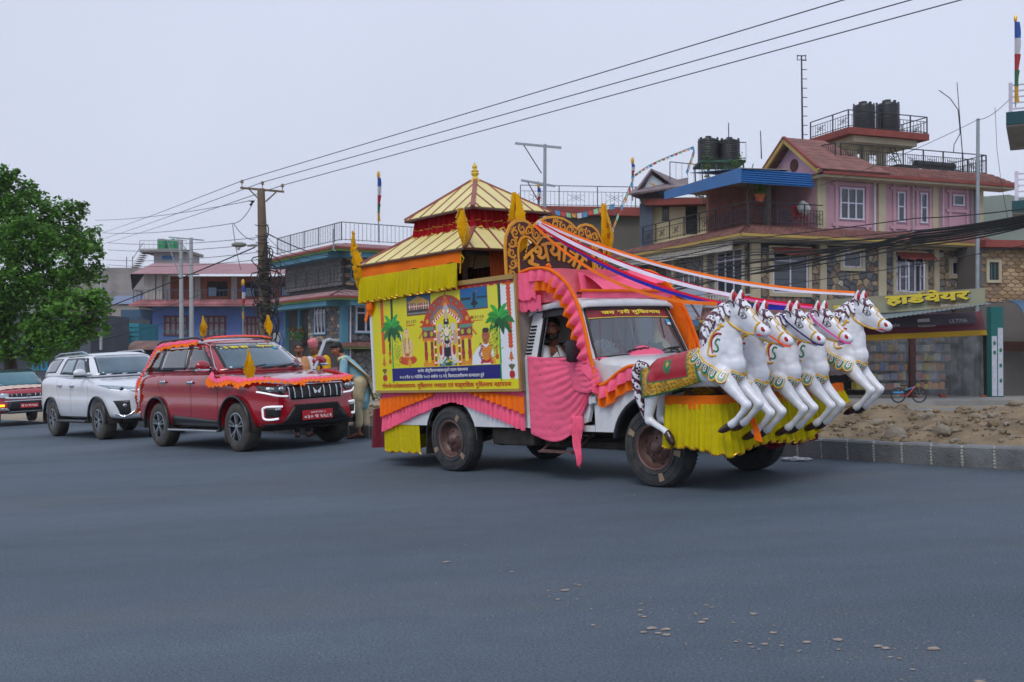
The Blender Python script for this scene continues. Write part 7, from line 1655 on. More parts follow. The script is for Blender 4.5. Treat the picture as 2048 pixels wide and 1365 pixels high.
# ---------------- right: pink house over stone floor over shops
R = Bld('corner_house', 'pink and stone three-storey corner house with clay tile eaves above the hardware shops', 1498, 798, 46, 20.1)
f, l = R.f, R.l
X1 = f(1960, 500)[0]; zc = f(1600, 597)[1]; zt = f(1600, 480)[1]; ztop = f(1650, 345)[1]; zb2 = f(1700, 460)[1]
mb = MB(); fbox(mb, FR, .2, X1, -9, -.2, zc-.3, zt+.1); mb.build('core', m_mort, R.root)
wins = [((1546, 583), (1613, 505), 2), ((1687, 532), (1720, 508), 1), ((1793, 582), (1846, 514), 3), ((1904, 548), (1928, 527), 1)]
colsx = [(1502, 1519), (1638, 1651), (1755, 1770), (1866, 1876), (1945, 1960)]
holes = []
def rc(p, q, F=f): a = F(*p); c = F(*q); return (min(a[0], c[0]), min(a[1], c[1]), max(a[0], c[0]), max(a[1], c[1]))
for p, q, n in wins: r = rc(p, q); holes.append((r[0]-.1, r[1]-.1, r[2]+.1, r[3]+.1))
for i in range(4):
 a, c = f(colsx[i][1], 500)[0], f(colsx[i+1][0], 500)[0]; stonewall(R, FR, a, c, zc-.25, f((colsx[i][1]+colsx[i+1][0])/2, 495)[1], .33, holes, seed=i+3, cap=300)
for a, c in colsx: mb = MB(); fbox(mb, FR, f(a, 500)[0], f(c, 500)[0], -.2, .10, zc-.3, zt+.1); mb.build('column', m_creamw, R.root)
mb = MB(); fbox(mb, FR, f(1500, 500)[0], X1, -.1, .07, f(1700, 493)[1], zt+.12); mb.build('cornice_beam', m_creamw, R.root)
for k, (p, q, n) in enumerate(wins): window(R, FR, rc(p, q), cols=n if n > 1 else 1, split=0, d=.0, surround=m_creamw, sw=.17, top=.42 if n > 1 else 0, bars=n > 1, hood=n > 1)
for px, s_ in ((1797, 1), (1838, -1)):
 a, z0 = f(px, 582); _, z1 = f(px, 528); mb = MB(); 
 for q in (0, .42): mb.bar((a+s_*q*.35, -.1-q, z0), (a+s_*q*.35, -.1-q, z1), .06, .04)
 for z in (z0, z1, (z0+z1)/2): mb.bar((a, -.1, z), (a+s_*.147, -.52, z), .05, .04)
 mb.build('open_casement', m_frame, R.root)
Y1 = l(1262, 520)[0]
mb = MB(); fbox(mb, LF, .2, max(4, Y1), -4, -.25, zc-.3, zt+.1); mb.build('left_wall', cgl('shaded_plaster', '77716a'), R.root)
lw = [l(1486, 588), l(1436, 512)]; r = (min(lw[0][0], lw[1][0]), lw[0][1], max(lw[0][0], lw[1][0]), lw[1][1]+.1); stonewall(R, LF, .1, min(Y1, 7.5), zc-.2, zt, .34, [(r[0]-.1, r[1]-.1, r[2]+.1, r[3]+.1)], seed=12, cap=0)
window(R, LF, r, cols=3, split=0, top=.4, d=.0, surround=m_creamw, sw=.12)
for px in (1415, 1350): y = l(px, 540)[0]; mb = MB(); fbox(mb, LF, y-.15, y+.15, 0, .14, zc-.3, zt+.1); mb.build('column', m_creamw, R.root)
y0, z0 = l(1402, 572); y1, z1 = l(1368, 535); window(R, LF, (min(y0, y1), zc+.1, max(y0, y1), zc+1.4), cols=3, split=0, d=.0)
zg = f(1700, 470)[1]; ov = .95
def eave(zlow, rise, dep, a0, a1, y1, rows, gm, hipR=.3):
 tileband(R, FR, a0, a1, -.05 if dep > .2 else 0, zlow+rise, dep, zlow, rows, .27, hip0=dep, hip1=hipR); tileband(R, LF, 0, y1, -.05, zlow+rise, dep, zlow, rows, .27, hip0=dep)
 g_ = MB(); fbox(g_, FR, a0-dep, a1+hipR, dep-.06, dep+.05, zlow-.14, zlow-.02); fbox(g_, LF, -dep+.06, y1, dep-.06, dep+.05, zlow-.141, zlow-.021); g_.build('gutter', gm, R.root)
 s_ = MB(); fbox(s_, FR, a0-dep, a1+hipR, -.1, dep-.07, zlow-.20, zlow-.12); fbox(s_, LF, .101, y1, -.1, dep-.07, zlow-.20, zlow-.121); s_.build('soffit', m_creamw, R.root)
ze = f(1500, 466, ov)[1]; eave(ze, .50, ov, 0, f(1962, 490)[0], Y1+1.5, 5, m_ochre, .9)
mb = MB(); fbox(mb, LF, .3, Y1, .62, .70, ze-.62, ze-.22); mb.build('fascia_board', mat('faded_fascia', 'c4bfb4', .8, var=.2), R.root)
fl = ze+.52
xa, xb = f(1633, 400)[0], f(1962, 400)[0]; zt3 = f(1700, 350)[1]
mb = MB(); fbox(mb, FR, xa, xb, -9, 0, fl-.4, zt3+.1); mb.build('pink_wall', m_pinkw, R.root)
mb = MB()
for i in range(22): z = fl+.1+i*.125; fbox(mb, FR, xa+.3, xb-.2, 0, .012, z, z+.105)
mb.build('brick_courses', m_pinkw, R.root, kind='stuff')
for a, c in ((1632, 1649), (1754, 1768), (1862, 1873), (1950, 1963)): mb = MB(); fbox(mb, FR, f(a, 400)[0], f(c, 400)[0], 0, .13, fl-.2, zt3); mb.build('pilaster', m_creamw, R.root)
pw = [((1680, 436), (1725, 381), 3), ((1795, 442), (1807, 388), 1), ((1841, 444), (1852, 390), 1), ((1906, 409), (1926, 394), 1)]
for p, q, n in pw:
 r = rc(p, q); window(R, FR, r, cols=n, split=.52 if n == 3 or r[3]-r[1] > .8 else 0, d=.03, fw=.07)
 o = MB()
 for z in (r[1]-.32, r[3]+.22): fbox(o, FR, r[0]-.45, r[2]+.45, 0, .09, z-.07, z+.07)
 for a in (r[0]-.22, r[2]+.22): fbox(o, FR, a-.08, a+.08, 0, .085, fl, zt3-.1)
 o.build('relief_band', m_pinkw, R.root)
for px, col in ((1745, 'b9bcc4'), (1821, 'a99aa4'), (1881, 'b5a8b0'), (1945, '6a6a70'), (1938, '77777c')):
 a = f(px, 400)[0]; MB().tube([(a, -.17, fl-.1), (a, -.17, zt3)], .045, 6).build('drain_pipe', mat('pipe_'+col, col, .6), R.root, smooth=60)
zu = f(1640, 341, .9)[1]; a1 = f(1985, 350)[0]
tileband(R, FR, f(1690, 340)[0]-.4, a1, -.1, zu+.62, .9, zu, 5, .27, hip0=1.4, hip1=.7); g_ = MB(); fbox(g_, FR, f(1622, 340)[0], a1+.7, .84, .95, zu-.13, zu-.01); g_.build('gutter', m_redo, R.root); s_ = MB(); fbox(s_, FR, xa-.2, a1+.6, -.1, .83, zu-.24, zu-.11); s_.build('soffit', m_creamw, R.root); s_ = MB(); fbox(s_, FR, xa+.1, a1, -8.5, -.1, zu+.3, zu+.55); s_.build('terrace_slab', m_slab, R.root)
railing(R, [(f(1690, 330)[0], .3, zu+.62), (a1-.1, .3, zu+.62), (a1-.1, 7, zu+.62)], h=.95, lattice=True); railing(R, [(f(1690, 330)[0]-.3, .3, zu+.62), (f(1660, 330)[0]-.3, 4, zu+.62)], h=.95)
ga = f(1560, 340)[0]; gr = hb = None
zr = f(1600, 280, -1.6)[1]; xe = f(1700, 322, -1.6)[0]; xr = f(1648, 280, -1.6)[0]; x0g = f(1568, 280, -1.6)[0]; yR = 1.6; zl = zu
rb = MB(); A = Vector((x0g, yR, zr)); B_ = Vector((xr, yR, zr)); C_ = Vector((x0g, -.95, zu+.05)); D_ = Vector((xe+.2, -.95, zu+.05)); E_ = Vector((x0g, 4.2, zu+.05)); F2 = Vector((xe+.2, 4.2, zu+.05)); G_2 = Vector((xe+.2, .2, zu+.62))
rows = 9
for (p0, p1, q0, q1) in ((A, B_, C_, D_),):
 for r_ in range(rows):
  n = 14
  for i in range(n):
   u0, u1 = i/n, (i+.93)/n; v0, v1 = r_/rows, min(1, (r_+1.15)/rows); pt = lambda u, v: (p0.lerp(p1, u)).lerp(q0.lerp(q1, u), v)
   a_, b_, c_, d_ = pt(u0, v0), pt(u1, v0), pt(u1, v1), pt(u0, v1); up = Vector((0, -.02, .05)); rb.add([a_, b_, c_+up, d_+up, c_, d_], [(0, 1, 2, 3), (3, 2, 4, 5)])
rb.build('roof_tiles', m_tile, R.root, kind='stuff')
rb = MB().add([A, B_, D_, C_, E_, F2], [(0, 1, 2, 3), (0, 4, 5, 1), (1, 5, 2)]); rb.build('roof', m_tile, R.root, solid=-.05)
gb = MB(); gb.add([(x0g+.5, -.75, zu), (x0g+.5, 3.95, zu), (x0g+.5, yR, zr-.18)], [(0, 1, 2)]); gb.build('gable_wall', m_pinkw, R.root)
for a_, b_ in ((A, C_), (A, E_)): MB().bar(a_+Vector((0, 0, -.10)), b_+Vector((0, 0, -.10)), .10, .20).build('barge_board', m_ochre, R.root); MB().bar(a_+Vector((0, 0, .05)), b_+Vector((0, 0, .05)), .14, .10).build('ridge_cap', m_redo, R.root)
gv = MB(); gv.lathe([(.0, 0), (.30, 0), (.30, -.03), (.22, -.03)], (x0g+.48, 1.5, zr-1.25), 18, axis='x'); gv.build('gable_vent', mat('vent_brown', '4a2420', .7), R.root)
pb = MB(); fbox(pb, FR, -.1, xa, -3.4, -3.2, fl-.3, zu); pb.build('porch_wall', cgl('brick_pink', '9a6660', var=.2, scale=3), R.root)
pb = MB(); 
for i in range(20): z = fl+i*.13; fbox(pb, FR, .1, xa, -3.2, -3.185, z, z+.11)
pb.build('brick_courses', MATS['brick_pink'], R.root, kind='stuff')
a, z0 = f(1565, 455, -3.2); c, z1 = f(1607, 388, -3.2); window(R, lambda A_, d, z: FR(A_, d-3.17, z), (a, fl-.1, c, z1), cols=3, split=.66, fr=mat('grey_frame', '55585c', .6))
pb = MB(); fbox(pb, FR, .1, xa+.3, -6, 0, zu-.22, zu-.1); pb.build('porch_ceiling', m_creamw, R.root); pb = MB(); fbox(pb, FR, f(1537, 400)[0], f(1545, 400)[0], -.3, -.1, fl-.1, zu-.1); fbox(pb, FR, .05, .13, -.2, -.12, fl-.1, zu-.1); pb.build('porch_post', mat('grey_post', '5c5550', .8), R.root, kind='stuff')
railing(R, [(-.3, 9.5, fl), (-.3, -.45, fl), (xa, -.45, fl)], h=.92, lattice=True, step=.16)
m_bcor = mat('blue_corrugated', '25609c', .5, var=.1, scale=1)
x0, z0 = f(1478, 338, 1.0); x1, z1 = f(1618, 338, 1.0); mb = MB(); P = []
for j in range(19): P.append([(lerp(x0, x1+.1, i), -1.0-.04*math.sin(j*math.pi/1.5)-.25*(j/18), lerp(z0, z0-.62, j/18)) for i in (0, 1)])
mb.grid(P); mb.build('blue_awning', m_bcor, R.root, solid=.02)
mb = MB().add([(x0, -1.0, z0), (x1, -1.0, z0), (x1+.1, 3.2, z0+.5), (x0, 3.2, z0+.5)], [(0, 1, 2, 3)]); mb.build('awning_top', m_bcor, R.root, solid=.02)
y2, z2 = l(1318, 383, 1.5); mb = MB().add([(x0, -1.2, z0), (x0-.05, y2, z2), (x0-.05, y2, z2-.38), (x0, -1.2, z0-.62)], [(0, 1, 2, 3)]); mb.build('blue_fascia', m_bcor, R.root, solid=.06)
mb = MB().add([(x0, -1.1, z0), (x0-.05, y2, z2), (x0+2.6, y2, z2+.3), (x0+2.6, -1.0, z0+.1)], [(0, 1, 2, 3)]); mb.build('lean_to_roof', m_slab, R.root, solid=.03)
pot = R.M @ Matrix.Translation((.35, -.35, fl+.92)); t = thing('potted_plant', 'leafy plant in a terracotta pot on the balcony railing', 'plant', pot); MB().lathe([(.14, 0), (.22, .26), (.25, .26), (.25, .34), (.21, .34), (.18, .28)], n=16).build('pot', cgl('terracotta', 'a85638'), t, smooth=40)
mb = MB(); rg = random.Random(3)
for i in range(260): a, r_, z = rg.uniform(0, 6.3), abs(rg.gauss(0, .22)), rg.uniform(.3, .8); p = Vector((r_*math.cos(a), r_*math.sin(a), z)); q = Vector((rg.gauss(0, 1), rg.gauss(0, 1), rg.gauss(0, .6))).normalized()*.07; s_ = q.orthogonal().normalized()*.035; mb.add([p-q, p+s_, p+q, p-s_], [(0, 1, 2, 3)])
mb.build('leaves', mat('plant_green', '5a8a2a', .6, trans=.3), t, kind='stuff')
single(crumple((0, 0, 0), (.30, .22, .30), 4, 3, .3, 8), 'laundry_bag', m_wbag, 'white cloth bundle on the balcony chair by the pink wall', 'bundle', R.M @ Matrix.Translation((f(1610, 425)[0], .1, fl+.85)), smooth=60)
t = thing('red_chair', 'red plastic chair on the balcony under the white bundle', 'chair', R.M @ Matrix.Translation((f(1602, 435)[0], .1, fl))); m_rp = mat('red_plastic', 'a81828', .4); MB().box(-.25, .25, -.25, .25, .42, .46).build('seat', m_rp, t); MB().box(-.25, .25, .22, .26, .46, .95).build('backrest', m_rp, t)
for x in (-.22, .22):
 for y in (-.22, .22): MB().bar((x, y, 0), (x, y, .42), .04).build('leg', m_rp, t)
tp = thing('tank_platform', 'red oxide concrete tank platform on cream columns above the pink house', 'tank stand', R.M)
xx0, zz0 = f(1664, 282, -3.5); xx1, _ = f(1822, 282, -3.5); zz = f(1750, 272, -3.5)[1]
MB().box(xx0, xx1, 2.2, 5.4, zz-.32, zz).build('slab', m_redo, tp); mb = MB().box(xx0+.5, xx1-.5, 2.5, 5.1, zz-.62, zz-.32); mb.build('beam', m_creamw, tp)
for px in (1703, 1728, 1762): x = f(px, 300, -3.5)[0]; MB().box(x-.17, x+.17, 3.3, 3.65, zu+.5, zz-.4).build('column', m_creamw, tp)
class _B: pass
tb = _B(); tb.root = tp; railing(tb, [(xx0+.05, 5.3, zz), (xx0+.05, 2.3, zz), (xx1-.05, 2.3, zz), (xx1-.05, 5.3, zz)], h=.85, lattice=True, step=.2)
for px, r_, h, lb in ((1712, .53, 1.52, 'left black ribbed water tank on the red platform'), (1759, .58, 1.72, 'right, taller black ribbed water tank on the red platform')): x = f(px, 250, -3.6)[0]; tank(R.M @ T3(x, 3.0, zz), r_, h, m_tank, lb, 'black water tanks on rooftops')
mb = MB(); x = f(1795, 220, -4)[0]
for dz in (.4, .9, 1.3): mb.bar((x-.5, 4, zz+dz), (x+.05, 4, zz+dz+.05), .03)
mb.bar((x, 4, zz), (x, 4, zz+1.55), .06); single(mb, 'pipe_stand', m_rail, 'thin iron pipe frame at the right end of the tank platform', 'frame', R.M)
mb = MB(); a, z = f(1780, 330, -3)
for q in (0, .3): mb.bar((a+q, 3.2, zz-.3), (a+.45+q, 2.6, zu+.6), .04)
for i in range(6): v = i/6; mb.bar((a+.45*v, 3.2-.6*v, lerp(zz-.3, zu+.6, v)), (a+.3+.45*v, 3.2-.6*v, lerp(zz-.3, zu+.6, v)), .03)
single(mb, 'ladder', m_rail, 'iron ladder leaning up to the tank platform', 'ladder', R.M)
a, z = f(1842, 330, -2); c = f(1918, 330, -2)[0]
t = thing('solar_heater', 'dark solar water heater behind the roof railing', 'water heater', R.M @ T3(a, 2, zu+.6)); MB().tube([(0, .4, .75), (c-a, .4, .75)], .2, 10).build('drum', m_tank, t, smooth=60); mb = MB()
for i in range(14): x = (c-a)*(i+.5)/14; mb.tube([(x, -.5, .1), (x, .3, .7)], .03, 5)
mb.build('tube_array', m_rail, t, kind='stuff')
single(MB().box(0, 1.3, -.4, .4, 0, .55), 'roof_box', m_mort, 'low dark box beside the solar heater on the roof', 'box', R.M @ T3(f(1790, 330, -2)[0], 2.2, zu+.6))
def mast(px0, py0, px1, py1, depth, r, label, name='mast', m=None, steps=0, top=None, cat='mast'):
 a, c = at(px0, py0, depth), at(px1, py1, depth); mb = MB().tube([Vector((0, 0, 0)), c-a], [r, r*.7], 8)
 for i in range(steps): p = (c-a)*((i+.5)/steps); mb.bar(p-Vector((.0, 0, 0)), p+Vector((.25*(1 if i % 1 == 0 else -1), 0, 0)), .03)
 if top == 'tv':
  p = c-a; mb.bar(p-Vector((.22, 0, 0)), p+Vector((.22, 0, 0)), .04); 
  for x in (-.2, .2): mb.bar(p+Vector((x, 0, -.22)), p+Vector((x, 0, .05)), .03)
  mb.bar(p+Vector((-.22, 0, -.2)), p+Vector((.22, 0, -.2)), .03)
 return single(mb, name, m or m_rail, label, cat, Matrix.Translation(a), smooth=60)
mast(1605, 279, 1603, 112, 50, .05, 'tall thin roof mast with step pegs behind the gable', steps=9, top='tv'); mast(1523, 318, 1521, 262, 50, .03, 'short plain rod behind the left terrace railing')
mast(1925, 310, 1914, 165, 50, .025, 'straight whip aerial rising from the pink house roof'); mast(1458, 318, 1457, 246, 50, .03, 'short rod behind the pair of left roof tanks'); mast(1954, 822, 1956, 238, 46.5, .11, 'pale steel service pole against the right end of the pink house', m=mat('galvanised', '8f989f', .5, metal=.4), name='service_pole', cat='pole')
a = at(1907, 305, 50); single(MB().tube([at(p, q, 50)-a for p, q in ((1907, 305), (1908, 290), (1920, 268), (1919, 250), (1916, 220), (1900, 197), (1878, 181))], .022, 5), 'bent_aerial', m_rail, 'curved whip aerial leaning left beside the straight one', 'mast', Matrix.Translation(a))
sh = Bld('hardware_shop', 'closed hardware shop front with plastic sheeting, maroon fascia and brown post', 1640, 797, 43.5, 12)
f2 = sh.f; xR = f2(1985, 790)[0]; ztp = f2(1800, 672)[1]
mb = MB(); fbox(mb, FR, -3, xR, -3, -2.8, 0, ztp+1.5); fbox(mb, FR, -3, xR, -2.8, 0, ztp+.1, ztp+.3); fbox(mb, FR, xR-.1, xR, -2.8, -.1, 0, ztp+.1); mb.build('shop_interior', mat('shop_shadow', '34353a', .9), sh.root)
shf = MB(); cart = [mat('carton_'+c, c, .8, var=.2, scale=8) for c in ('d8cdbc', 'e8a050', 'a8a8c8', 'd08880', '7088d0', 'f0ece0', 'e0cc60')]; rg = random.Random(5)
for k in range(6): fbox(shf, FR, f2(1760, 700)[0], f2(1950, 700)[0], -2.6, -1.9, .25+k*.42, .28+k*.42)
shf.build('shelf', m_slab, sh.root, kind='stuff')
for k in range(6):
 a = f2(1762, 700)[0]
 while a < f2(1945, 700)[0]:
  w_ = rg.uniform(.16, .42); mb = MB(); fbox(mb, FR, a, a+w_*.92, -2.4, -1.95, .285+k*.42, .28+k*.42+rg.uniform(.22, .36)); mb.build('carton', rg.choice(cart), sh.root); a += w_
def plastic(name, c, fac, seed, x0, x1, z0, z1, d, nf):
 m = bpy.data.materials.get(name)
 if not m:
  m = bpy.data.materials.new(name); m.use_nodes = True; N = m.node_tree.nodes; L = m.node_tree.links; N.remove(N['Principled BSDF']); tr = N.new('ShaderNodeBsdfTransparent'); df = N.new('ShaderNodeBsdfPrincipled'); df.inputs['Base Color'].default_value = (*lin(c), 1); df.inputs['Roughness'].default_value = .35
  nz = N.new('ShaderNodeTexNoise'); nz.inputs['Scale'].default_value = 1.6; tc = N.new('ShaderNodeTexCoord'); L.new(tc.outputs['Object'], nz.inputs['Vector']); mr = N.new('ShaderNodeMapRange'); mr.inputs[1].default_value = .35; mr.inputs[2].default_value = .7; mr.inputs[3].default_value = fac-.12; mr.inputs[4].default_value = fac+.2; L.new(nz.outputs[0], mr.inputs[0])
  ms = N.new('ShaderNodeMixShader'); L.new(mr.outputs[0], ms.inputs[0]); L.new(tr.outputs[0], ms.inputs[1]); L.new(df.outputs[0], ms.inputs[2]); L.new(ms.outputs[0], N['Material Output'].inputs[0])
 rg = random.Random(seed); P = []; ks = [rg.uniform(0, 6) for _ in range(4)]
 for j in range(15):
  v = j/14; P.append([FR(lerp(x0, x1, i/70)+.04*v*math.sin(i*.4), d+.03*math.sin(i*1.1+ks[0])*(.3+v)+.05*math.sin(i*.33+ks[1]+v*2), lerp(z1, z0, v)) for i in range(71)])
 return MB().grid(P).build('plastic_sheet', m, sh.root, smooth=80)
plastic('dusty_plastic', '8d9396', .32, 1, f2(1730, 700)[0], f2(1817, 700)[0], .05, ztp+.1, .02, 9); plastic('dusty_plastic', '8d9396', .32, 2, f2(1828, 700)[0], f2(1966, 700)[0], .03, ztp+.12, .03, 9)
mb = MB(); fbox(mb, FR, f2(1817, 700)[0], f2(1828, 700)[0], -.1, .12, -.05, ztp+.1); mb.build('post', mat('brown_post', '3f1f1c', .7, var=.3), sh.root)
def quadboard(px4, depths, name, m, parent, M, th=.04):
 I = M.inverted(); P = [I @ at(p[0], p[1], d) for p, d in zip(px4, depths)]; MB().sheet([[P[0], P[1]], [P[3], P[2]]], th).build(name, m, parent); 
 x = (P[1]-P[0]); y = (P[3]-P[0]); F_ = plane_frame(P[0], x, y); n = F_.to_3x3() @ Vector((0, 0, 1)); cdir = I @ C0-P[0]
 return P, F_
fb = thing('shop_fascia', 'maroon and grey shop fascia printed ULTIMA with a yellow lower strip', 'sign', sh.M)
MI = sh.M
P, F_ = quadboard([(1640, 678), (1972, 664), (1962, 624), (1640, 640)], [41.9, 41.5, 42.0, 42.4], 'fascia_panel', mat('maroon_panel', '5a1424', .6, var=.25, scale=.8), fb, MI)
quadboard([(1780, 657), (1951, 648), (1950, 624), (1780, 634)], [41.8, 41.6, 41.7, 41.9], 'grey_panel', mat('grey_purple_panel', '3f3542', .5, var=.25, scale=.5), fb, MI); quadboard([(1640, 686), (1974, 671), (1972, 661), (1640, 675)], [41.7, 41.3, 41.35, 41.8], 'yellow_strip', cgl('yellow_strip', 'b08a18'), fb, MI)
gpr = mat('grey_print', 'a8a4ac', .6)
def put(s, px, py, wpx, hpx, depth, m, parent, M, slope=0, dv=False, bold=.01, name='lettering', depth2=None):
 I = M.inverted(); A = I @ at(px, py, depth); B_ = I @ at(px+wpx, py+slope*wpx, depth2 or depth); C_ = I @ at(px, py-hpx, depth); F_ = plane_frame(A, B_-A, C_-A); return lettering(s, (B_-A).length, (C_-A).length, F_, m, parent, dv=dv, bold=bold, name=name)
put('ULTIMA', 1899, 647, 36, 8, 41.5, gpr, fb, MI, -.06, bold=.012); put('Durable Exterior', 1837, 655, 35, 4.5, 41.6, gpr, fb, MI, -.05); put('ale', 1784, 654, 16, 7, 41.7, gpr, fb, MI, -.05); quadboard([(1835, 645), (1859, 644), (1859, 637), (1835, 639)], [41.5, 41.5, 41.5, 41.5], 'label_panel', gpr, fb, MI, .01)
sg = thing('hardware_sign', 'weathered green-brown tilted sign with big yellow Devanagari letters above the shop', 'sign', sh.M)
m_sign = mat('rusty_green_board', '6a6e58', .6, var=.2, scale=.6, dirt=('6d4e26', .5, .9)); quadboard([(1636, 637), (1969, 612), (1971, 577), (1640, 602)], [42.6, 40.2, 40.5, 42.9], 'sign_board', m_sign, sg, MI)
ysg = mat('yellow_sign_letters', 'c7b42c', .5); dks = mat('dark_sign_shadow', '22302a', .6)
for m_, dx, dy, dd in ((dks, 2.5, 2.5, 0), (ysg, 0, 0, -.06)): put('हाड#वेयर', 1772+dx, 614+dy, 168, 27, 41.45+dd, m_, sg, MI, -.068, dv=True, bold=.045, depth2=40.35+dd); put('ज#', 1668+dx, 630+dy, 34, 24, 42.2+dd, m_, sg, MI, -.068, dv=True, bold=.045, depth2=41.9+dd)
put('मालमा न. ०६१ ४५१९१६', 1882, 616, 56, 6, 40.6, gpr, sg, MI, -.068, depth2=40.3)
aw = MB(); P = []; I = sh.M.inverted()
for i in range(121): u = i/120; P.append([I @ at(lerp(1638, 1984, u), lerp(657, 609.5, u**1.0)-lerp(0, 2, u)+.9*math.sin(i*1.9), lerp(41.2, 39.8, u)), I @ at(lerp(1638, 1968, u), lerp(640, 603, u)+.7*math.sin(i*1.9), lerp(42.7, 41.2, u))])
aw.grid(P); aw.build('corrugated_awning', mat('galvanised_sheet', '7f9096', .45, metal=.3, var=.1), sh.root, smooth=60)
pc = thing('poster_column', 'teal and white column with green apple posters between the shops', 'column', sh.M @ T3(f2(1968, 790)[0], -.5, 0)); w_ = f2(1992, 790)[0]-f2(1968, 790)[0]; H_ = 2.95
MB().box(0, w_, 0, .3, -.1, H_+.9).build('shaft', cgl('teal_paint', '17605f'), pc)
for k in range(2):
 MB().box(.02+k*w_/2, w_/2-.03+k*w_/2, -.012, .0, .05, H_-.35+k*.35).build('poster', mat('poster_white', 'b4b8c4', .6), pc)
 for z in (.6, 1.25, 1.9, 2.3): 
  if (k+int(z*10)) % 3: MB().ell((w_/4+k*w_/2, -.02, z+.1*k), (.07, .012, .09), 12, 8).build('green_emblem', mat('poster_green', '0f6e50', .5), pc)
m_brick = cgl('loose_brick', '8f3f30', var=.25, scale=6)
for px, py, n, lb in ((1919, 786, 2, 'stack of two red bricks on the pavement at the foot of the long plastic sheet'), (1860, 784, 1, 'single red brick on the pavement right of the bicycle'), (1754, 781, 2, 'red bricks on the pavement behind the leaping horses'), (2014, 784, 1, 'red brick right of the poster column'), (2042, 781, 1, 'red brick at the far right of the pavement')):
 b_ = sh.I @ at(px, py, 43.2); t = thing('brick_pile', lb, 'bricks', sh.M @ T3(b_.x, -.35, 0), 'bricks on the pavement')
 for j in range(n): MB().bbox(-.13-.05*j, .13-.02*j, -.06, .06, .075*j+.01, .08+.075*j, .006).build('brick', m_brick, t)
pv = MB(); fbox(pv, FR, -9, 17, -.6, 3.2, -.28, .0); o = pv.build('pavement', cgl('pavement_concrete', '8d8d8a', dirt=('62625f', 1, .6))); o.matrix_world = sh.M; o['kind'] = 'structure'
ln = MB(); P = []
for (x, y) in ((1500, 0),): pass
zl0 = gz(20, 35)+.02
ln.add([(13, 28, gz(13, 28)+.03), (60, 20, gz(50, 20)+.05), (60, 41, gz(50, 41)+.05), (13, 38.5, gz(13, 38)+.03)], [(0, 1, 2, 3)]); ln.build('service_road', cgl('pale_asphalt', '7c7f82', var=.15, scale=.5), kind='structure')
bk = thing('bicycle', 'small blue and red child bicycle parked in front of the plastic sheeting', 'bicycle', Matrix.Translation(at(1817, 806, 39.5)) @ RZ(math.radians(4)))
for x, nm in ((-.40, 'rear'), (.42, 'front')):
 w2 = MB(); w2.tube([(x+.27*math.cos(a), 0, .29+.27*math.sin(a)) for a in [i*math.pi/12 for i in range(24)]], .028, 6, closed=True); wh = w2.build('wheel', m_rubber, bk, smooth=60); s2 = MB()
 for i in range(8): a = i*math.pi/4; s2.bar((x, 0, .29), (x+.26*math.cos(a), 0, .29+.26*math.sin(a)), .006)
 s2.build('spokes', m_silver, wh, kind='stuff')
m_bb = mat('bike_blue', '2f8fc8', .35); m_br = mat('bike_red', 'c02030', .35)
MB().tube([(-.38, 0, .32), (-.05, 0, .26), (.30, 0, .66)], .022, 6).build('red_frame', m_br, bk, smooth=60); MB().tube([(-.36, .02, .36), (-.12, .02, .48), (.27, .02, .60)], .022, 6).build('blue_frame', m_bb, bk, smooth=60); MB().bbox(-.6, -.2, -.05, .05, .36, .42, .02).build('rear_fender', m_bb, bk)
MB().tube([(.26, 0, .72), (.42, 0, .29)], .022, 6).build('fork', m_rail, bk); MB().tube([(-.14, 0, .3), (-.17, 0, .64)], .015, 6).bbox(-.30, -.06, -.06, .06, .63, .68, .02).build('saddle', m_rail, bk); MB().tube([(.22, -.26, .84), (.26, 0, .78), (.34, .26, .86)], .014, 6).build('handlebar', m_rail, bk)
ls = thing('left_signboard', 'pale grey-blue slanted signboard with faint print behind the far hoop', 'sign', R.M); quadboard([(1350, 648), (1398, 652), (1411, 584), (1340, 572)], [44, 43.5, 43.8, 44.2], 'panel', cgl('pale_blue_panel', '8c93a3', var=.08), ls, R.M); quadboard([(1350, 649), (1397, 653), (1399, 641), (1349, 637)], [43.6, 43.1, 43.1, 43.6], 'blue_band', cgl('dull_blue', '42608a'), ls, R.M, .02)
I = R.I
for q in (1352, 1392): MB().bar(I @ at(q, 650, 44.6), I @ at(q, 560, 44.6), .07).build('bracket', m_rail, ls); MB().bar(I @ at(q, 600, 44.4), I @ at(q, 600, 47.5), .06).build('bracket', m_rail, ls)
gp2 = mat('faint_print', '4a5870', .7); put('ठेगाना', 1362, 602, 22, 10, 43.5, gp2, ls, R.M, .04); put('सम्पर्क कार्यालय पोखरा', 1362, 614, 38, 4, 43.5, gp2, ls, R.M, .04); put('फोन नं. ०६१', 1362, 624, 28, 4, 43.5, gp2, ls, R.M, .04)
I = R.I; bal = thing('balustrade', 'white balustrade above the small tiled roof under the corner house', 'balustrade', R.M); mb = MB()
for px0, px1 in ((1296, 1342), (1404, 1500)):
 n = int((px1-px0)/5.5)
 for i in range(n): q = I @ at(px0+i*5.5, 614, 44.2); mb.lathe([(.035, 0), (.05, .1), (.025, .2), (.05, .35), (.035, .5)], tuple(q), 6)
 for py in (614, 590): mb.bar(I @ at(px0-3, py, 44.2), I @ at(px1+3, py, 44.2), .12, .07)
mb.build('balusters', mat('balustrade_white', 'a8a8a6', .8), bal, kind='stuff')
lr = MB(); P = []
for j in range(6): v = j/5; P.append([I @ at(lerp(1390, 1640, u), lerp(616, 640, v)-.0*u, lerp(44.6, 43.4, v)) for u in [i/60 for i in range(61)]])
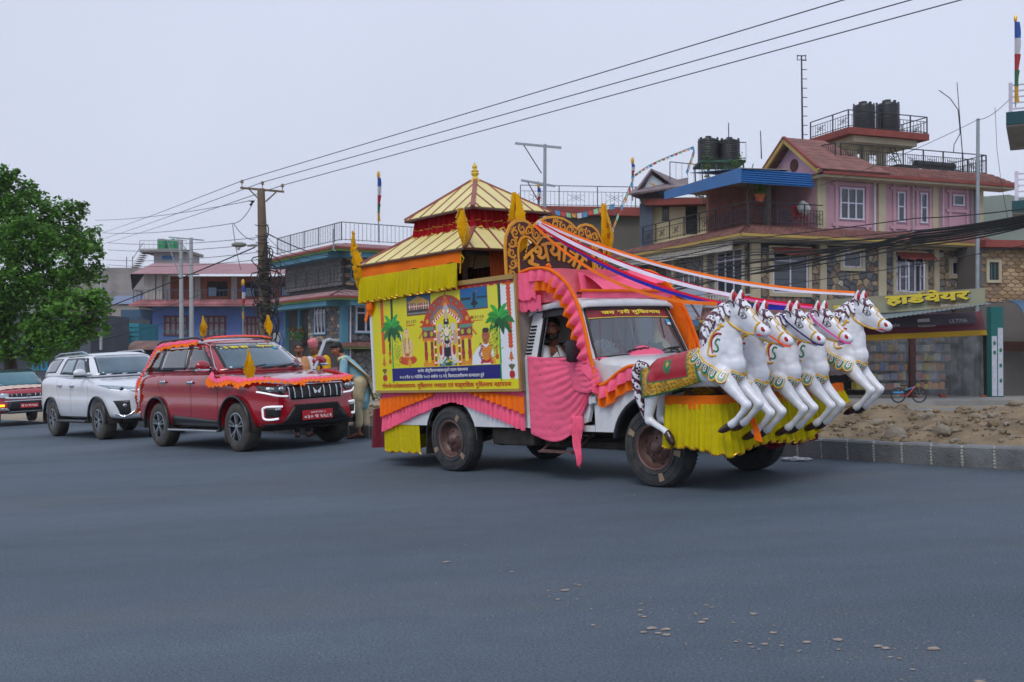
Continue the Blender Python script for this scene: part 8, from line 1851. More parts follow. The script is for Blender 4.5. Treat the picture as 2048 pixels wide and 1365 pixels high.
P2 = [[p+Vector((0, 0, .05*(i % 2))) for i, p in enumerate(r)] for r in P]; lr.grid(P2); t = thing('porch_roof', 'small tiled porch roof with yellow gutter under the balustrade', 'roof', R.M); lr.build('roof_tiles', m_tile, t); MB().bar(I @ at(1385, 643, 43.3), I @ at(1645, 645, 43.3), .1, .12).build('gutter', m_ochre, t); MB().box(f(1400, 700)[0]-1, f(1640, 700)[0]+1, .6, .8, -.2, 3.0).build('shaded_wall', m_dark, t)
T_ = Bld('tan_brick_house', 'tan ledge-stone house with a cream-framed narrow window at the right edge', 1962, 797, 48, 8); f3 = T_.f
mb = MB(); fbox(mb, FR, 0, 8, -6, 0, 0, f3(1990, 492)[1]); mb.build('wall', cgl('grey_side', '66625e'), T_.root); stonewall(T_, FR, .05, 4.2, f3(1990, 605)[1], f3(1990, 500)[1], .42, [rc((1972, 568), (1998, 522), f3)], 9, 0.005, mats=[cgl('ledge_'+c, c, var=.25, scale=4) for c in ('9a8262', '8a6f50', 'a8906e', '806a58')], cap=230, coursed=True, depth=.04, back=False, wts=(4, 3, 2, 2))
window(T_, FR, rc((1979, 558), (1993, 528), f3), cols=2, split=0, fr=m_rail, d=.02, surround=m_creamw, sw=.13, glassm=mat('green_glass', '2a5452', .1)); mb = MB(); fbox(mb, FR, -.1, 8, 0, .6, f3(1990, 497)[1], f3(1990, 483)[1]); mb.build('eave', m_redo, T_.root)
mb = MB(); P = []
for i in range(13): a = math.pi*(.5-i/24*1.1); P.append([(x, -3.0+1.6*math.cos(a)*-1+1.2, f3(1990, 622)[1]+.9*math.sin(a)-.5) for x in (-.1, 7)])
mb.grid(P); mb.build('vaulted_awning', mat('blue_tin', '4f6d8c', .4, metal=.2), T_.root, smooth=60, solid=.04); mb = MB(); fbox(mb, FR, .4, 7, -.6, -.5, -.1, 2.6); mb.build('shutter', mat('roller_shutter', '4a4d52', .6), T_.root); mb = MB(); fbox(mb, FR, .3, 7, .3, .5, 2.15, 2.6); mb.build('shop_board', cgl('brown_board', '4a2a24'), T_.root)
E_ = Bld('edge_building', 'teal-edged balcony slabs with lilac railings entering at the right edge', 2012, 250, 30, -27); I = E_.I
for (x0, y0, y1), nm in (((2012, 225, 250), 'upper'), ((2024, 403, 425), 'lower')):
 a = I @ at(x0, y1, 30); b_ = I @ at(x0, y0, 30); MB().box(a.x, a.x+5, 0, 4, a.z, b_.z).build('balcony_slab', cgl('dark_teal', '1d4850'), E_.root); MB().box(a.x, a.x+5, .05, 4, a.z-.05, a.z).build('soffit', m_slab, E_.root)
 mb = MB(); 
 for k in range(5): mb.bar((a.x+.1, .1, b_.z+.10+.17*k), (a.x+5, .1, b_.z+.10+.17*k), .05, .035)
 mb.bar((a.x+.12, .1, b_.z), (a.x+.12, .1, b_.z+.85), .10); mb.bar((a.x+.9, .1, b_.z), (a.x+.9, .1, b_.z+.8), .05); mb.build('railing', m_frame, E_.root, kind='stuff')
# ================================================================== LEFT AND MIDDLE BUILDINGS
m_bluew = cgl('blue_plaster', '5870aa', dirt=('3a4568', .5, .4)); m_teal = cgl('teal_plaster', '2c7f90', dirt=('1f5560', .6, .4)); m_tealt = cgl('teal_trim', '4a7f96'); m_brk = cgl('red_brick', '95503c', var=.25, scale=6, dirt=('6d4a40', 1.2, .5)); m_roofp = cgl('faded_pink_sheet', 'a88488', var=.12); m_grey = cgl('bare_concrete', '8a8684', var=.15, dirt=('55524f', .45, .8)); m_wood = mat('maroon_wood', '5a2630', .7)
def simplebox(B, x0, x1, y0, y1, z0, z1, m, name='wall'): mb = MB().box(x0, x1, y0, y1, z0, z1); return mb.build(name, m, B.root)
H = Bld('stone_house', 'stone house with blue-grey trim, lilac windows and a roof terrace railing behind the bending person', 686, 800, 62, 33); f, l = H.f, H.l
xr = f(850, 600)[0]; yl = min(l(560, 620)[0], 11); z1 = f(700, 592)[1]; z0 = f(700, 684)[1]; zt = f(760, 502)[1]; zm = f(700, 575)[1]
MB().box(.1, xr, .1, 9, -.5, zt).build('core', m_mort, H.root)
hw = rc((712, 662), (768, 617), f); stonewall(H, FR, .3, xr*.6, z0, z1, .48, [(hw[0]-.1, hw[1]-.1, hw[2]+.1, hw[3]+.1)], 21, cap=150); a, za = l(652, 665); c, zc2 = l(631, 617); lw = (min(a, c), za, max(a, c), zc2)
yw = l(617, 640)[0]; stonewall(H, LF, .3, yw, z0, z1, .5, [(lw[0]-.1, lw[1]-.1, lw[2]+.1, lw[3]+.1)], 22, cap=290, coursed=True, wts=(4, 2, 1, 4, 1, 3)); window(H, FR, hw, cols=3, split=0, top=.32, d=.03, fw=.11, surround=m_tealt, sw=.06); window(H, LF, lw, cols=3, split=0, top=.32, d=.03, fw=.10, surround=m_tealt, sw=.06)
mb = MB(); fbox(mb, FR, -.12, .3, 0, .12, -.2, z1+.2); fbox(mb, LF, .0, .3, .0, .125, -.2, z1+.2); mb.build('corner_column', m_tealt, H.root); MB().tube([(.38, -.2, -.2), (.38, -.2, z1)], .05, 6).build('drain_pipe', m_frame, H.root)
stonewall(H, FR, .1, xr*.6, zm+.1, zt-.2, .6, [], 23, cap=290, coursed=True, back=False); window(H, FR, rc((674, 562), (692, 528), lambda *p: (lambda q: (q[0]+.9, q[1]))(f(*p))), cols=2, split=0, d=.04, fr=m_teal)
def eave2(zl, d, rise, y1, x1):
 tileband(H, FR, 0, x1, -.05, zl+rise, d, zl, 3, .34, m=m_roofp, hip0=d); tileband(H, LF, 0, y1, -.05, zl+rise, d, zl, 3, .34, m=m_roofp, hip0=d); g_ = MB(); fbox(g_, FR, -d, x1, d-.04, d+.05, zl-.13, zl); fbox(g_, LF, -d+.06, y1, d-.04, d+.05, zl-.131, zl-.001); g_.build('red_edge', m_redo, H.root); g_ = MB(); fbox(g_, FR, -d+.1, x1, d-.15, d-.05, zl-.24, zl-.12); fbox(g_, LF, -d+.16, y1, d-.15, d-.05, zl-.24, zl-.121); g_.build('green_edge', cgl('lime_trim', '6f9a4c'), H.root)
 g_ = MB(); fbox(g_, FR, 0, x1, -.1, d-.16, zl-.55, zl-.15); fbox(g_, LF, .1, y1, -.1, d-.16, zl-.55, zl-.151); g_.build('beam', m_tealt, H.root)
eave2(f(650, 590, 1.2)[1], 1.2, .42, yl, xr); eave2(f(748, 497, 1.1)[1], 1.1, .35, yl, xr)
railing(H, [(-1.0, yl, zm+.15), (-1.0, -1.0, zm+.15), (xr, -1.0, zm+.15)], h=.95, step=.2); zr_ = f(748, 494, .2)[1]+.25; railing(H, [(-.2, yl, zr_), (-.2, -.2, zr_), (xr, -.2, zr_)], h=1.1, step=.26)
tileband(H, FR, 0, xr, 0, z0+.0, .7, z0-.28, 3, .34, hip0=.6); g_ = MB(); fbox(g_, FR, -.6, xr, .6, .7, z0-.42, z0-.3); g_.build('green_edge', MATS['lime_trim'], H.root); stonewall(H, FR, .3, xr*.6, 0, z0-.5, .45, [], 25, cap=0)
pc2 = mat('porch_shadow', '2a3036', .9); mb = MB(); fbox(mb, LF, yw, yl, -1.6, -1.5, -.2, z1); mb.build('porch_wall', cgl('porch_grey', '4c4f52'), H.root); 
for px in (572, 600): y = l(px, 640)[0]; mb = MB(); fbox(mb, LF, y-.15, y+.15, -.2, .1, -.2, z1); mb.build('column', m_tealt, H.root)
t = thing('flower_pots', 'red flowering plants on the dark porch railing of the stone house', 'plants', H.M @ T3(-.2, l(604, 670)[0], l(604, 680)[1])); stonewall(H, LF, .1, yl-1, zm+.1, zt-.2, .6, [], 24, cap=0, coursed=True)
mb = MB(); rg = random.Random(6)
for i in range(160): p = Vector((rg.gauss(0, .25), rg.gauss(0, .5), rg.uniform(0, .8))); q = Vector((rg.gauss(0, 1), rg.gauss(0, 1), rg.gauss(0, 1))).normalized()*.09; s_ = q.orthogonal().normalized()*.06; mb.add([p-q, p+s_, p+q, p-s_], [(0, 1, 2, 3)], mi=int(p.z > .5 and i % 2))
mb.build('leaves', [mat('plant_green', '5a8a2a'), mat('flower_red', '8c1f2c', .7)], t, kind='stuff'); MB().box(-.2, .2, -.7, .7, -.25, 0).build('trough', m_mort, t)
single(MB().box(-.06, 0, -1.4, 0, 0, .62), 'name_panel', cgl('white_notice', '9aa0a6'), 'white notice board hung on the porch rail of the stone house', 'sign', H.M @ T3(-.5, l(561, 680)[0], l(563, 684)[1]))
N_ = Bld('blue_brick_house', 'blue house with open red brick upper floor under a faded pink sheet roof', 304, 800, 80, 0); f, l = N_.f, N_.l; xr = f(655, 600)[0]; zb = f(400, 614)[1]; zt = f(400, 551)[1]
MB().box(0, xr, 0, 9, -.5, zb).build('blue_wall', m_bluew, N_.root); MB().box(-1.2, xr, -1.1, 9, zb, zb+.22).build('floor_slab', m_slab, N_.root)
tileband(N_, FR, -.9, xr, .4, zb+.55, 1.5, zb+.1, 2, .5, m=cgl('striped_tile', '9a6468', var=.4, scale=1), hip0=.4); MB().box(f(332, 580)[0], xr, 1, 9, zb+.2, zt).build('brick_wall', m_brk, N_.root)
for i in range(0): pass
for p, q in (((408, 591), (448, 562)), ((484, 592), (512, 563)), ((556, 590), (597, 564))):
 r = rc(p, q, f); MB().box(r[0], r[2], .9, 1.02, r[1], r[3]).build('opening', m_dark, N_.root); MB().box(r[0]+.1, r[0]+.7, .85, .89, r[1], r[1]+.65).build('pale_pane', cgl('hazy_glass', '7f97b0'), N_.root)
for px in (297, 308, 322): x = f(px, 580)[0]; MB().box(x-.22, x+.22, -.4, 0, zb+.2, zt+.1).build('column', cgl('pale_column', 'a8a4a0'), N_.root)
for px in (388, 462, 606): x = f(px, 580)[0]; MB().box(x-.22, x+.22, .88, .98, zb+.2, zt).build('brick_pier', cgl('pale_column', 'a8a4a0'), N_.root)
a = f(274, 552)[0]; P = [[(a+(xr-a+.3)*i/170, -1.4+1.6*j, lerp(zt-.0, f(400, 527, -3)[1], j)+.05*(i % 2)) for i in range(171)] for j in (0, 1)]; P[1] = [(x, 3.4, z) for x, y, z in P[1]]
MB().grid(P).build('sheet_roof', m_roofp, N_.root, solid=.03); MB().add([(a, -1.4, zt), (a, 3.4, P[1][0][2]), (a-1.6, 3.4, zt-.9)], [(0, 1, 2)]).build('roof_end', m_dark, N_.root, solid=.04)
railing(N_, [(-1.1, 6, zb+.22), (-1.1, -1.0, zb+.22), (xr, -1.0, zb+.22)], h=1.0, step=.28, m=mat('blue_iron', '3f5068', .6))
for p, q in (((330, 669), (374, 635)), ((406, 671), (450, 635)), ((486, 671), (520, 637))): window(N_, FR, rc(p, q, f), cols=4, split=0, top=.45, fr=m_wood, d=.03, fw=.12, glassm=mat('curtained_glass', '6f6a70', .5, var=.5, scale=3))
railing(N_, [(-2, -1.2, f(300, 692)[1]), (6, -1.2, f(300, 692)[1])], h=1.1, step=.25, m=m_teal); MB().box(-2.6, 0, .5, 7, -.5, zb-.2).build('side_wall', cgl('slate_plaster', '3f5c78'), N_.root); MB().box(-2.3, -.3, .42, .5, f(300, 668)[1], f(300, 640)[1]).build('side_windows', m_win, N_.root)
K_ = Bld('concrete_block', 'bare grey concrete block with an outside stair behind the tree', 165, 800, 95, 0); f = K_.f; xr = f(300, 600)[0]; z = f(200, 536)[1]
MB().box(-3, xr, 0, 8, -.5, z).build('wall', m_grey, K_.root); MB().box(-3, xr, -.3, 0, f(200, 597)[1], f(200, 594)[1]).build('ledge', m_grey, K_.root)
for p, q in (((206, 566), (214, 560)),): r = rc(p, q, f); MB().box(r[0], r[2], -.02, 0, r[1], r[3]).build('opening', m_dark, K_.root)
x0 = f(232, 600)[0]; P = [[(x0+4*i/40, -3+3*j, f(240, 612)[1]+.9*j+.04*(i % 2)) for i in range(41)] for j in (0, 1)]; MB().grid(P).build('sheet_roof', cgl('grey_blue_sheet', '7f8aa4'), K_.root); MB().box(x0-.5, xr, -2.8, -.1, -.5, f(240, 614)[1]).build('lower_wall', m_slab, K_.root)
tw = [f(300, 526)[0], f(366, 526)[0], f(300, 504)[1]]; MB().box(tw[0], tw[1], 1, 5, z-.3, tw[2]).build('tower', cgl('tower_plaster', '9a969a'), K_.root); MB().box(f(277, 500)[0], f(371, 500)[0], .2, 5.6, tw[2], tw[2]+.25).build('platform', m_grey, K_.root); railing(K_, [(f(277, 500)[0], .3, tw[2]+.25), (f(371, 500)[0], .3, tw[2]+.25)], h=.8, step=.4, m=mat('grey_iron', '8a8a90', .6))
for a, c in ((317, 328), (330, 341)): r = rc((a, 517), (c, 510), f); MB().box(r[0], r[2], .95, 1, r[1], r[3]).build('window', cgl('blue_pane', '2a6aa0'), K_.root)
mb = MB()
for k in range(9): t_ = k/8; p = (lerp(f(257, 530)[0], f(278, 500)[0], t_), 1, lerp(z, tw[2], t_)); mb.box(p[0]-.25, p[0]+.25, 1, 2, p[2]-.05, p[2])
mb.bar((f(257, 530)[0], 1, z+.9), (f(278, 500)[0], 1, tw[2]+.9), .05); mb.bar((f(245, 530)[0], 1, z), (f(245, 530)[0], 1, z+1.1), .06); mb.bar((f(257, 530)[0], 1, z), (f(257, 530)[0], 1, z+1.1), .06); mb.build('stair', m_slab, K_.root, kind='stuff')
m_gt = mat('green_tank_plastic', '0f8a56', .4, var=.1)
for px, lb in ((317, 'left green water tank on the grey stair tower'), (338, 'right green water tank on the grey stair tower')): x, zz = f(px, 497); tank(K_.M @ T3(x, 1.2, tw[2]+.25), .50, 1.05, m_gt, lb, 'green water tanks')
Q_ = Bld('teal_wall_building', 'teal rendered wall beside the tree behind the white car', 212, 800, 72, 0); f = Q_.f; MB().box(0, f(278, 600)[0], 0, 4, -.5, f(240, 647)[1]).build('wall', m_teal, Q_.root); MB().box(f(252, 690)[0], f(258, 690)[0], -.6, -.2, -.2, f(255, 655)[1]).build('pillar', m_mort, Q_.root)
for k in range(6): MB().box(0, f(278, 600)[0], -.03, 0, f(240, 655+k*9)[1]-.03, f(240, 655+k*9)[1]).build('joint', cgl('dark_teal', '1d4850'), Q_.root)
Z_ = Bld('slate_building', 'slate coloured building with turquoise bands glimpsed behind the tree', -40, 800, 60, 0); f = Z_.f; MB().box(0, f(182, 600)[0], 0, 6, -.5, f(60, 628)[1]).build('wall', cgl('slate_wall', '4a525e'), Z_.root); MB().box(0, f(150, 600)[0], -.9, 0, f(60, 697)[1], f(60, 689)[1]).build('band', cgl('turquoise', '2a86a8'), Z_.root); window(Z_, FR, rc((0, 680), (17, 657), f), cols=2, split=0, fr=MATS['turquoise'], fw=.08)
for a, c in ((66, 76), (84, 94), (150, 172)): window(Z_, FR, rc((a, 738), (c, 708), f), cols=1, split=0, fr=MATS['turquoise'], fw=.1)
a = at(256, 700, 58); t = thing('arched_shelter', 'low brown rusty barrel roof behind the white car', 'shelter', Matrix.Translation(a)); b_ = at(335, 700, 58); MB().grid([[(x, 1.5-1.5*math.cos(math.pi*j/10), .52*math.sin(math.pi*j/10)) for x in (0, b_.x-a.x)] for j in range(11)]).build('barrel_roof', cgl('rusty_sheet', '6d5450', var=.35, scale=2), t, solid=.04); MB().box(.2, b_.x-a.x-.2, .2, 2.8, -2.4, 0).build('wall', m_dark, t)
Y_ = Bld('cream_annex', 'cream annex with painted grey gable, blue column and red slab behind the arch sign', 1303, 798, 56, -9); f = Y_.f; l = Y_.l
MB().box(0, 9, 0, 6, 0, f(1340, 400)[1]).build('cream_wall', cgl('cream_yellow', 'cdc09a'), Y_.root); MB().box(f(1280, 430)[0], f(1306, 430)[0], -.5, .5, 0, f(1290, 410)[1]).build('blue_grey_column', cgl('blue_grey', '4e5866'), Y_.root); MB().box(f(1290, 400)[0], 9, -.9, .1, f(1330, 410, .9)[1], f(1330, 398, .9)[1]).build('red_slab', m_redo, Y_.root); window(Y_, FR, rc((1326, 440), (1336, 412), f), cols=2, split=0, fr=m_rail, d=.02); r = rc((1371, 468), (1394, 408), f); MB().box(r[0], r[2], -.05, 0, r[1], r[3]).build('door', m_dark, Y_.root)
for (px, c) in ((1324, (1, .8, .1)), (1385, (.1, .9, .3))): a_, z = f(px, 406); MB().ell((a_, -.1, z), (.045, .045, .045), 8, 6).build('bulb', mat('bulb_%d' % px, c, .4, emit=5, var=0), Y_.root)
ax, az = f(1302, 337, 1); lx, lz = f(1262, 392, 1.2); rx, rz = f(1345, 372, 1); 
A_ = Vector((ax, -1, az)); L_ = Vector((lx, -1.2, lz)); Rr = Vector((rx+.2, -1, rz)); bk_ = Vector((1.6, 4.5, 0))
MB().add([A_, L_, L_+bk_, A_+bk_], [(0, 1, 2, 3)]).add([A_, Rr, Rr+bk_, A_+bk_], [(0, 1, 2, 3)]).build('gable_roof', cgl('grey_tile', '80757a', var=.25, scale=3), Y_.root, solid=.1); MB().add([A_+Vector((0, .3, -.25)), L_+Vector((.5, .3, .1)), Rr+Vector((-.4, .3, 0))], [(0, 1, 2)]).build('gable_panel', cgl('pale_gable', 'aab4be'), Y_.root)
mo = MB(); c_ = A_+Vector((0, .26, -1.0)); mo.lathe([(0, 0), (.26, 0), (.26, -.04), (.17, -.04), (.17, 0)], tuple(c_), 14, axis='y', cap=False); mo.build('gold_motif', mat('ochre_paint', 'b8862c', .6), Y_.root); mo = MB()
for s_ in (-1, 1): mo.tube([c_+Vector((s_*(.32+.12*i), -.03, -.25+.10*math.sin(i*2.2))) for i in range(6)], .04, 5)
mo.build('blue_scroll', mat('sky_blue_paint', '3f8fb8', .6), Y_.root, kind='stuff'); MB().add([L_+Vector((-.2, -.2, -.02)), Rr+Vector((.6, -.2, -.1)), Rr+Vector((.6, .8, .45)), L_+Vector((.3, .8, .5))], [(0, 1, 2, 3)]).build('skirt_roof', MATS['grey_tile'], Y_.root, solid=.1)
MB().box(-.6, 9, 0, 5, f(1340, 400)[1], f(1340, 396)[1]).build('roof_slab', m_slab, Y_.root); railing(Y_, [(f(1340, 390)[0], .1, f(1340, 372)[1]), (f(1400, 390)[0], .1, f(1400, 378)[1])], h=1.3, step=.3)
J_ = Bld('red_slab_house', 'house with red slab edge and ornamental roof railing behind the pagoda', 1085, 798, 64, 6); f = J_.f; xr = f(1285, 440)[0]; z = f(1200, 433)[1]; MB().box(-1, xr, 0, 7, 0, z).build('wall', cgl('olive_grey', '56544e'), J_.root); MB().box(-1.4, xr, -.5, 7, z, f(1200, 416)[1]).build('red_slab', m_redo, J_.root)
for q in (3, 8, 13): window(J_, FR, (q, 3.2, q+1.8, 4.6), cols=3, split=.6, d=.02); window(J_, FR, (q, .9, q+1.8, 2.2), cols=3, split=.6, d=.02)
railing(J_, [(-1.4, -.4, f(1200, 416)[1]), (xr, -.4, f(1200, 416)[1])], h=1.25, step=.26, lattice=True)
st = thing('green_tank_stand', 'green iron tank stand overgrown with creeper above the blue awning', 'tank stand', Matrix.Translation(at(1400, 320, 54))); p0 = at(1400, 320, 54); w_ = (at(1492, 320, 54)-p0).x; m_gi = mat('green_iron', '1c4a3a', .6)
MB().box(0, w_, 0, 2.2, -.12, 0).build('deck', m_gi, st); mb = MB()
for x in (.1, w_*.35, w_*.65, w_-.1):
 for y in (.1, 2.1): mb.bar((x, y, 0), (x*.9+.1, y, -2.2), .06)
 mb.bar((x, .1, -.2), (min(w_, x+.6), .1, -1.8), .04); mb.bar((x+.5, .1, -.2), (x, .1, -1.8), .04)
mb.build('legs', m_gi, st, kind='stuff'); sb = _B(); sb.root = st; railing(sb, [(0, 0, 0), (w_, 0, 0)], h=.9, step=.8, parent=st)
mb = MB(); rg = random.Random(9)
for k in range(5):
 x = rg.uniform(0, w_)
 for i in range(80): p = Vector((x+rg.gauss(0, .10), -.1, -2.2+3.2*rg.random()*(.5+.1*k))); q = Vector((rg.gauss(0, 1), rg.gauss(0, .4), rg.gauss(0, 1))).normalized()*.09; s_ = q.orthogonal().normalized()*.05; mb.add([p-q, p+s_, p+q, p-s_], [(0, 1, 2, 3)])
mb.build('creeper', mat('creeper_green', '47662c', .7, trans=.3), st, kind='stuff')
for x, h, lb in ((.62, 1.42, 'left black water tank on the green iron stand'), (1.72, 1.36, 'right black water tank on the green iron stand')): tank(Matrix.Translation(p0+Vector((x, 1, 0))), .56, h, m_tank, lb, 'black water tanks on rooftops')
# ================================================================== TREE
m_bark = mat('bark', '3d332b', .9, var=.3, scale=6, bump=.6)
def tree_mat():
 m = mat('tree_leaves', '3f6b2a', .6, var=.0, trans=.35); N = m.node_tree.nodes; L = m.node_tree.links; g_ = N.new('ShaderNodeNewGeometry'); r = N.new('ShaderNodeValToRGB'); r.color_ramp.elements[0].color = (*lin('22421c'), 1); r.color_ramp.elements[1].color = (*lin('6fa53c'), 1); tc = N.new('ShaderNodeTexCoord'); nz = N.new('ShaderNodeTexNoise'); nz.inputs['Scale'].default_value = .9; L.new(tc.outputs['Object'], nz.inputs['Vector']); ad = N.new('ShaderNodeMath'); ad.operation = 'MULTIPLY_ADD'; ad.inputs[1].default_value = .55; L.new(g_.outputs['Random Per Island'], ad.inputs[0]); s2 = N.new('ShaderNodeMapRange'); s2.inputs[1].default_value = .35; s2.inputs[2].default_value = .65; s2.inputs[4].default_value = .5; L.new(nz.outputs[0], s2.inputs[0]); L.new(s2.outputs[0], ad.inputs[2]); L.new(ad.outputs[0], r.inputs[0]); L.new(r.outputs[0], N['Principled BSDF'].inputs['Base Color']); L.new(r.outputs[0], N['Translucent BSDF'].inputs[0]); return m
tr0 = at(25, 800, 40); tree = thing('tree', 'large leafy green tree at the left edge behind the white cars', 'tree', Matrix.Translation(tr0)); rg = random.Random(12); mb = MB()
def P3(px, py, d): return at(px, py, d)-tr0
limbs = [[(25, 800, 40, .3), (20, 720, 40, .26), (10, 660, 40, .22), (40, 590, 40, .14), (90, 500, 41, .07)], [(10, 660, 40, .18), (-30, 560, 39, .12), (-20, 430, 39, .06)], [(20, 715, 40, .15), (60, 690, 39, .11), (130, 665, 38.5, .07), (190, 640, 38, .03)], [(40, 590, 40, .1), (20, 480, 40, .05)], [(90, 500, 41, .06), (160, 470, 41, .02)], [(60, 690, 39, .09), (100, 600, 39, .06), (170, 540, 40, .03)]]
for L_ in limbs: mb.tube(smoothpath([P3(*q[:3]) for q in L_], 10), [lerp(L_[0][3], L_[-1][3], i/10) for i in range(11)], 7)
mb.build('trunk', m_bark, tree, smooth=60); mb = MB()
cl = [(0, 395, 40, 55), (60, 425, 40, 48), (120, 440, 41, 44), (160, 480, 40.5, 38), (120, 510, 39.5, 55), (50, 480, 39, 60), (-10, 470, 40, 70), (175, 545, 40, 30), (100, 580, 39, 55), (20, 570, 39, 60), (150, 620, 38.5, 52), (195, 600, 38.5, 24), (90, 660, 38.5, 45), (180, 655, 38.5, 28), (30, 640, 40, 40), (135, 680, 38, 34), (-20, 360, 40, 36), (20, 345, 40, 16), (150, 420, 41, 20), (195, 505, 40, 14), (5, 690, 39, 34), (70, 700, 38.6, 34), (-10, 640, 39, 40), (-30, 600, 40, 50), (205, 620, 38.3, 14), (65, 390, 41, 22)]
for cx, cy, d, r in cl:
 R0 = r/FPX*d; c = P3(cx, cy, d); nb = max(7, int(r*r/25))
 for k in range(nb):
  v = Vector((rg.gauss(0, 1), rg.gauss(0, 1), rg.gauss(0, 1))).normalized()*R0*(.45+.6*rg.random()); tw_ = c+Vector((v.x*1.08, v.y*1.2, v.z*.92)); rr = R0*.10+.13
  for i in range(15):
   p = tw_+Vector((rg.gauss(0, rr*.6), rg.gauss(0, rr*.6), rg.gauss(0, rr*.45))); q = Vector((rg.gauss(0, 1), rg.gauss(0, 1), rg.gauss(-.3, .6))).normalized()*rg.uniform(.075, .13); s_ = q.cross(Vector((rg.gauss(0, .5), rg.gauss(0, .5), 1))).normalized()*q.length*.55; mb.add([p-q, p+s_, p+q, p-s_], [(0, 1, 2, 3)])
me = bpy.data.meshes.new('crown'); me.from_pydata(mb.v, [], mb.f); me.materials.append(tree_mat()); o = bpy.data.objects.new('crown', me); COL.objects.link(o); o.parent = tree; print('leaves', len(mb.f))
# ================================================================== POLES, WIRES, FLAG POLES
m_pole = mat('weathered_pole', '6d5d4c', .85, var=.25, scale=3, dirt=('453b32', 4, .6)); m_conc = cgl('pole_concrete', '9aa0a4'); m_galv = mat('galvanised', '8f989f', .5, metal=.4); m_wire = mat('cable', '222528', .7); m_porc = mat('porcelain', '8a8070', .3)
D = 27; pole0 = at(532, 790, D); up = lambda px, py, d=D: at(px, py, d)-pole0
pole = thing('utility_pole', 'thick brown utility pole wrapped in tangled black cables with a three-pin crossarm', 'utility pole', Matrix.Translation(pole0)); MB().tube([up(534, 790), up(532, 690), up(527, 540), up(522, 378)], [.17, .165, .14, .095], 14).build('shaft', m_pole, pole, smooth=60)
MB().bar(up(481, 376), up(568, 384), .055, .05).build('crossarm', m_pole, pole); 
for a, b_ in (((498, 379), (521, 402)), ((552, 385), (531, 404))): MB().bar(up(*a), up(*b_), .03).build('brace', m_pole, pole)
for x, y in ((484, 376), (525, 379), (565, 384)): mb = MB().tube([up(x, y), up(x, y-10)], .012, 6); mb.lathe([(.03, 0), (.05, .02), (.03, .04), (.045, .06), (.025, .09), (0, .1)], tuple(up(x, y-9)), 10); mb.build('insulator', m_porc, pole, smooth=40)
rg = random.Random(3); mb = MB()
for k in range(70):
 y0_ = rg.triangular(430, 690, 560); x0_ = 525+(y0_-378)*.04; s_ = rg.choice((-1, 1)); w2 = rg.uniform(6, 26)*(1.2 if y0_ > 500 else .7); h2 = rg.uniform(8, 70)
 mb.tube(smoothpath([up(x0_, y0_, D-.1), up(x0_+s_*w2, y0_+h2*.3, D-rg.uniform(-.3, .4)), up(x0_+s_*w2*rg.uniform(.2, 1), y0_+h2, D-.2), up(x0_-s_*5, y0_+h2*1.1, D-.22)], 8), rg.uniform(.008, .02), 4)
for k in range(14): y0_ = 452+k*17+rg.uniform(-4, 4); mb.tube([up(527+(y0_-540)*.04+13*math.cos(a), y0_+2*math.sin(a), D-.22*math.sin(a)) for a in [i*math.pi/5 for i in range(6)]], .012, 4)
mb.build('cable_tangle', m_wire, pole, kind='stuff'); t = MB().tube([up(515, 492), up(495, 492)], .025, 6); t.ell(up(478, 490), (.20, .09, .07), 12, 8); t.build('street_light', mat('lamp_grey', '6f6f68', .5), pole, smooth=60); MB().ell(up(477, 496), (.05, .05, .07), 8, 6).build('lamp_bulb', mat('frosted', 'b8b8b0', .3), pole); MB().tube([up(508, 404), up(497, 402), up(508, 402), up(500, 411)], .03, 6).build('strain_clamp', m_wire, pole)
for px, py0, py1, arm, lb in ((362, 800, 480, ((316, 479), (366, 483)), 'left one of the two slim concrete poles behind the red SUV'), (382, 800, 476, ((338, 475), (408, 481)), 'right one of the two slim concrete poles behind the red SUV')):
 q0 = at(px+2, py0, 50); t = thing('concrete_pole', lb, 'utility pole', Matrix.Translation(q0), 'slim concrete poles'); MB().tube([Vector(), at(px, py1, 50)-q0], [.13, .085], 10).build('shaft', m_conc, t, smooth=60); MB().bar(at(*arm[0], 50)-q0, at(*arm[1], 50)-q0, .06).build('crossarm', m_galv, t); MB().bar(at(arm[0][0]+18, arm[0][1]+2, 50)-q0, at(px-2, py1+(75 if px < 370 else 35), 50)-q0, .04).build('brace', m_galv, t)
q0 = at(1087, 800, 34); t = thing('steel_pole', 'galvanised steel pole with two lopsided braced crossarms behind the pagoda', 'utility pole', Matrix.Translation(q0)); MB().tube([Vector(), at(1090, 289, 34)-q0], [.075, .05], 10).build('shaft', m_galv, t, smooth=60)
for a, b_, c, d_ in (((1030, 287), (1123, 296), (1047, 290), (1083, 347)), ((1042, 361), (1111, 373), (1055, 364), (1079, 407))): MB().bar(at(*a, 34)-q0, at(*b_, 34)-q0, .06, .07).build('crossarm', m_galv, t); MB().bar(at(*c, 34)-q0, at(*d_, 34)-q0, .03).build('brace', m_rail, t)
mast(202, 700, 203, 530, 60, .09, 'short white pole beside the tree', m=m_conc, name='white_pole', cat='pole'); mast(667, 500, 667, 458, 60, .05, 'short grey pipe on the stone house terrace', m=m_galv)
def wire(pts, lab, r=.008, sag=.0, n=14, m=None, grp='overhead wires', ext=1):
 P = []
 for a, b_ in zip(pts, pts[1:]): A1_, B1 = at(*a), at(*b_); P += [A1_.lerp(B1, ext*i/n)-Vector((0, 0, sag*4*(i/n)*(1-i/n))) for i in range(n+(b_ == pts[-1]))]
 o = P[0].copy(); return single(MB().tube([p-o for p in P], r, 4), 'overhead_wire', m or m_wire, lab, 'wire', Matrix.Translation(o), grp)
m_al = mat('bare_wire', '555b66', .5)
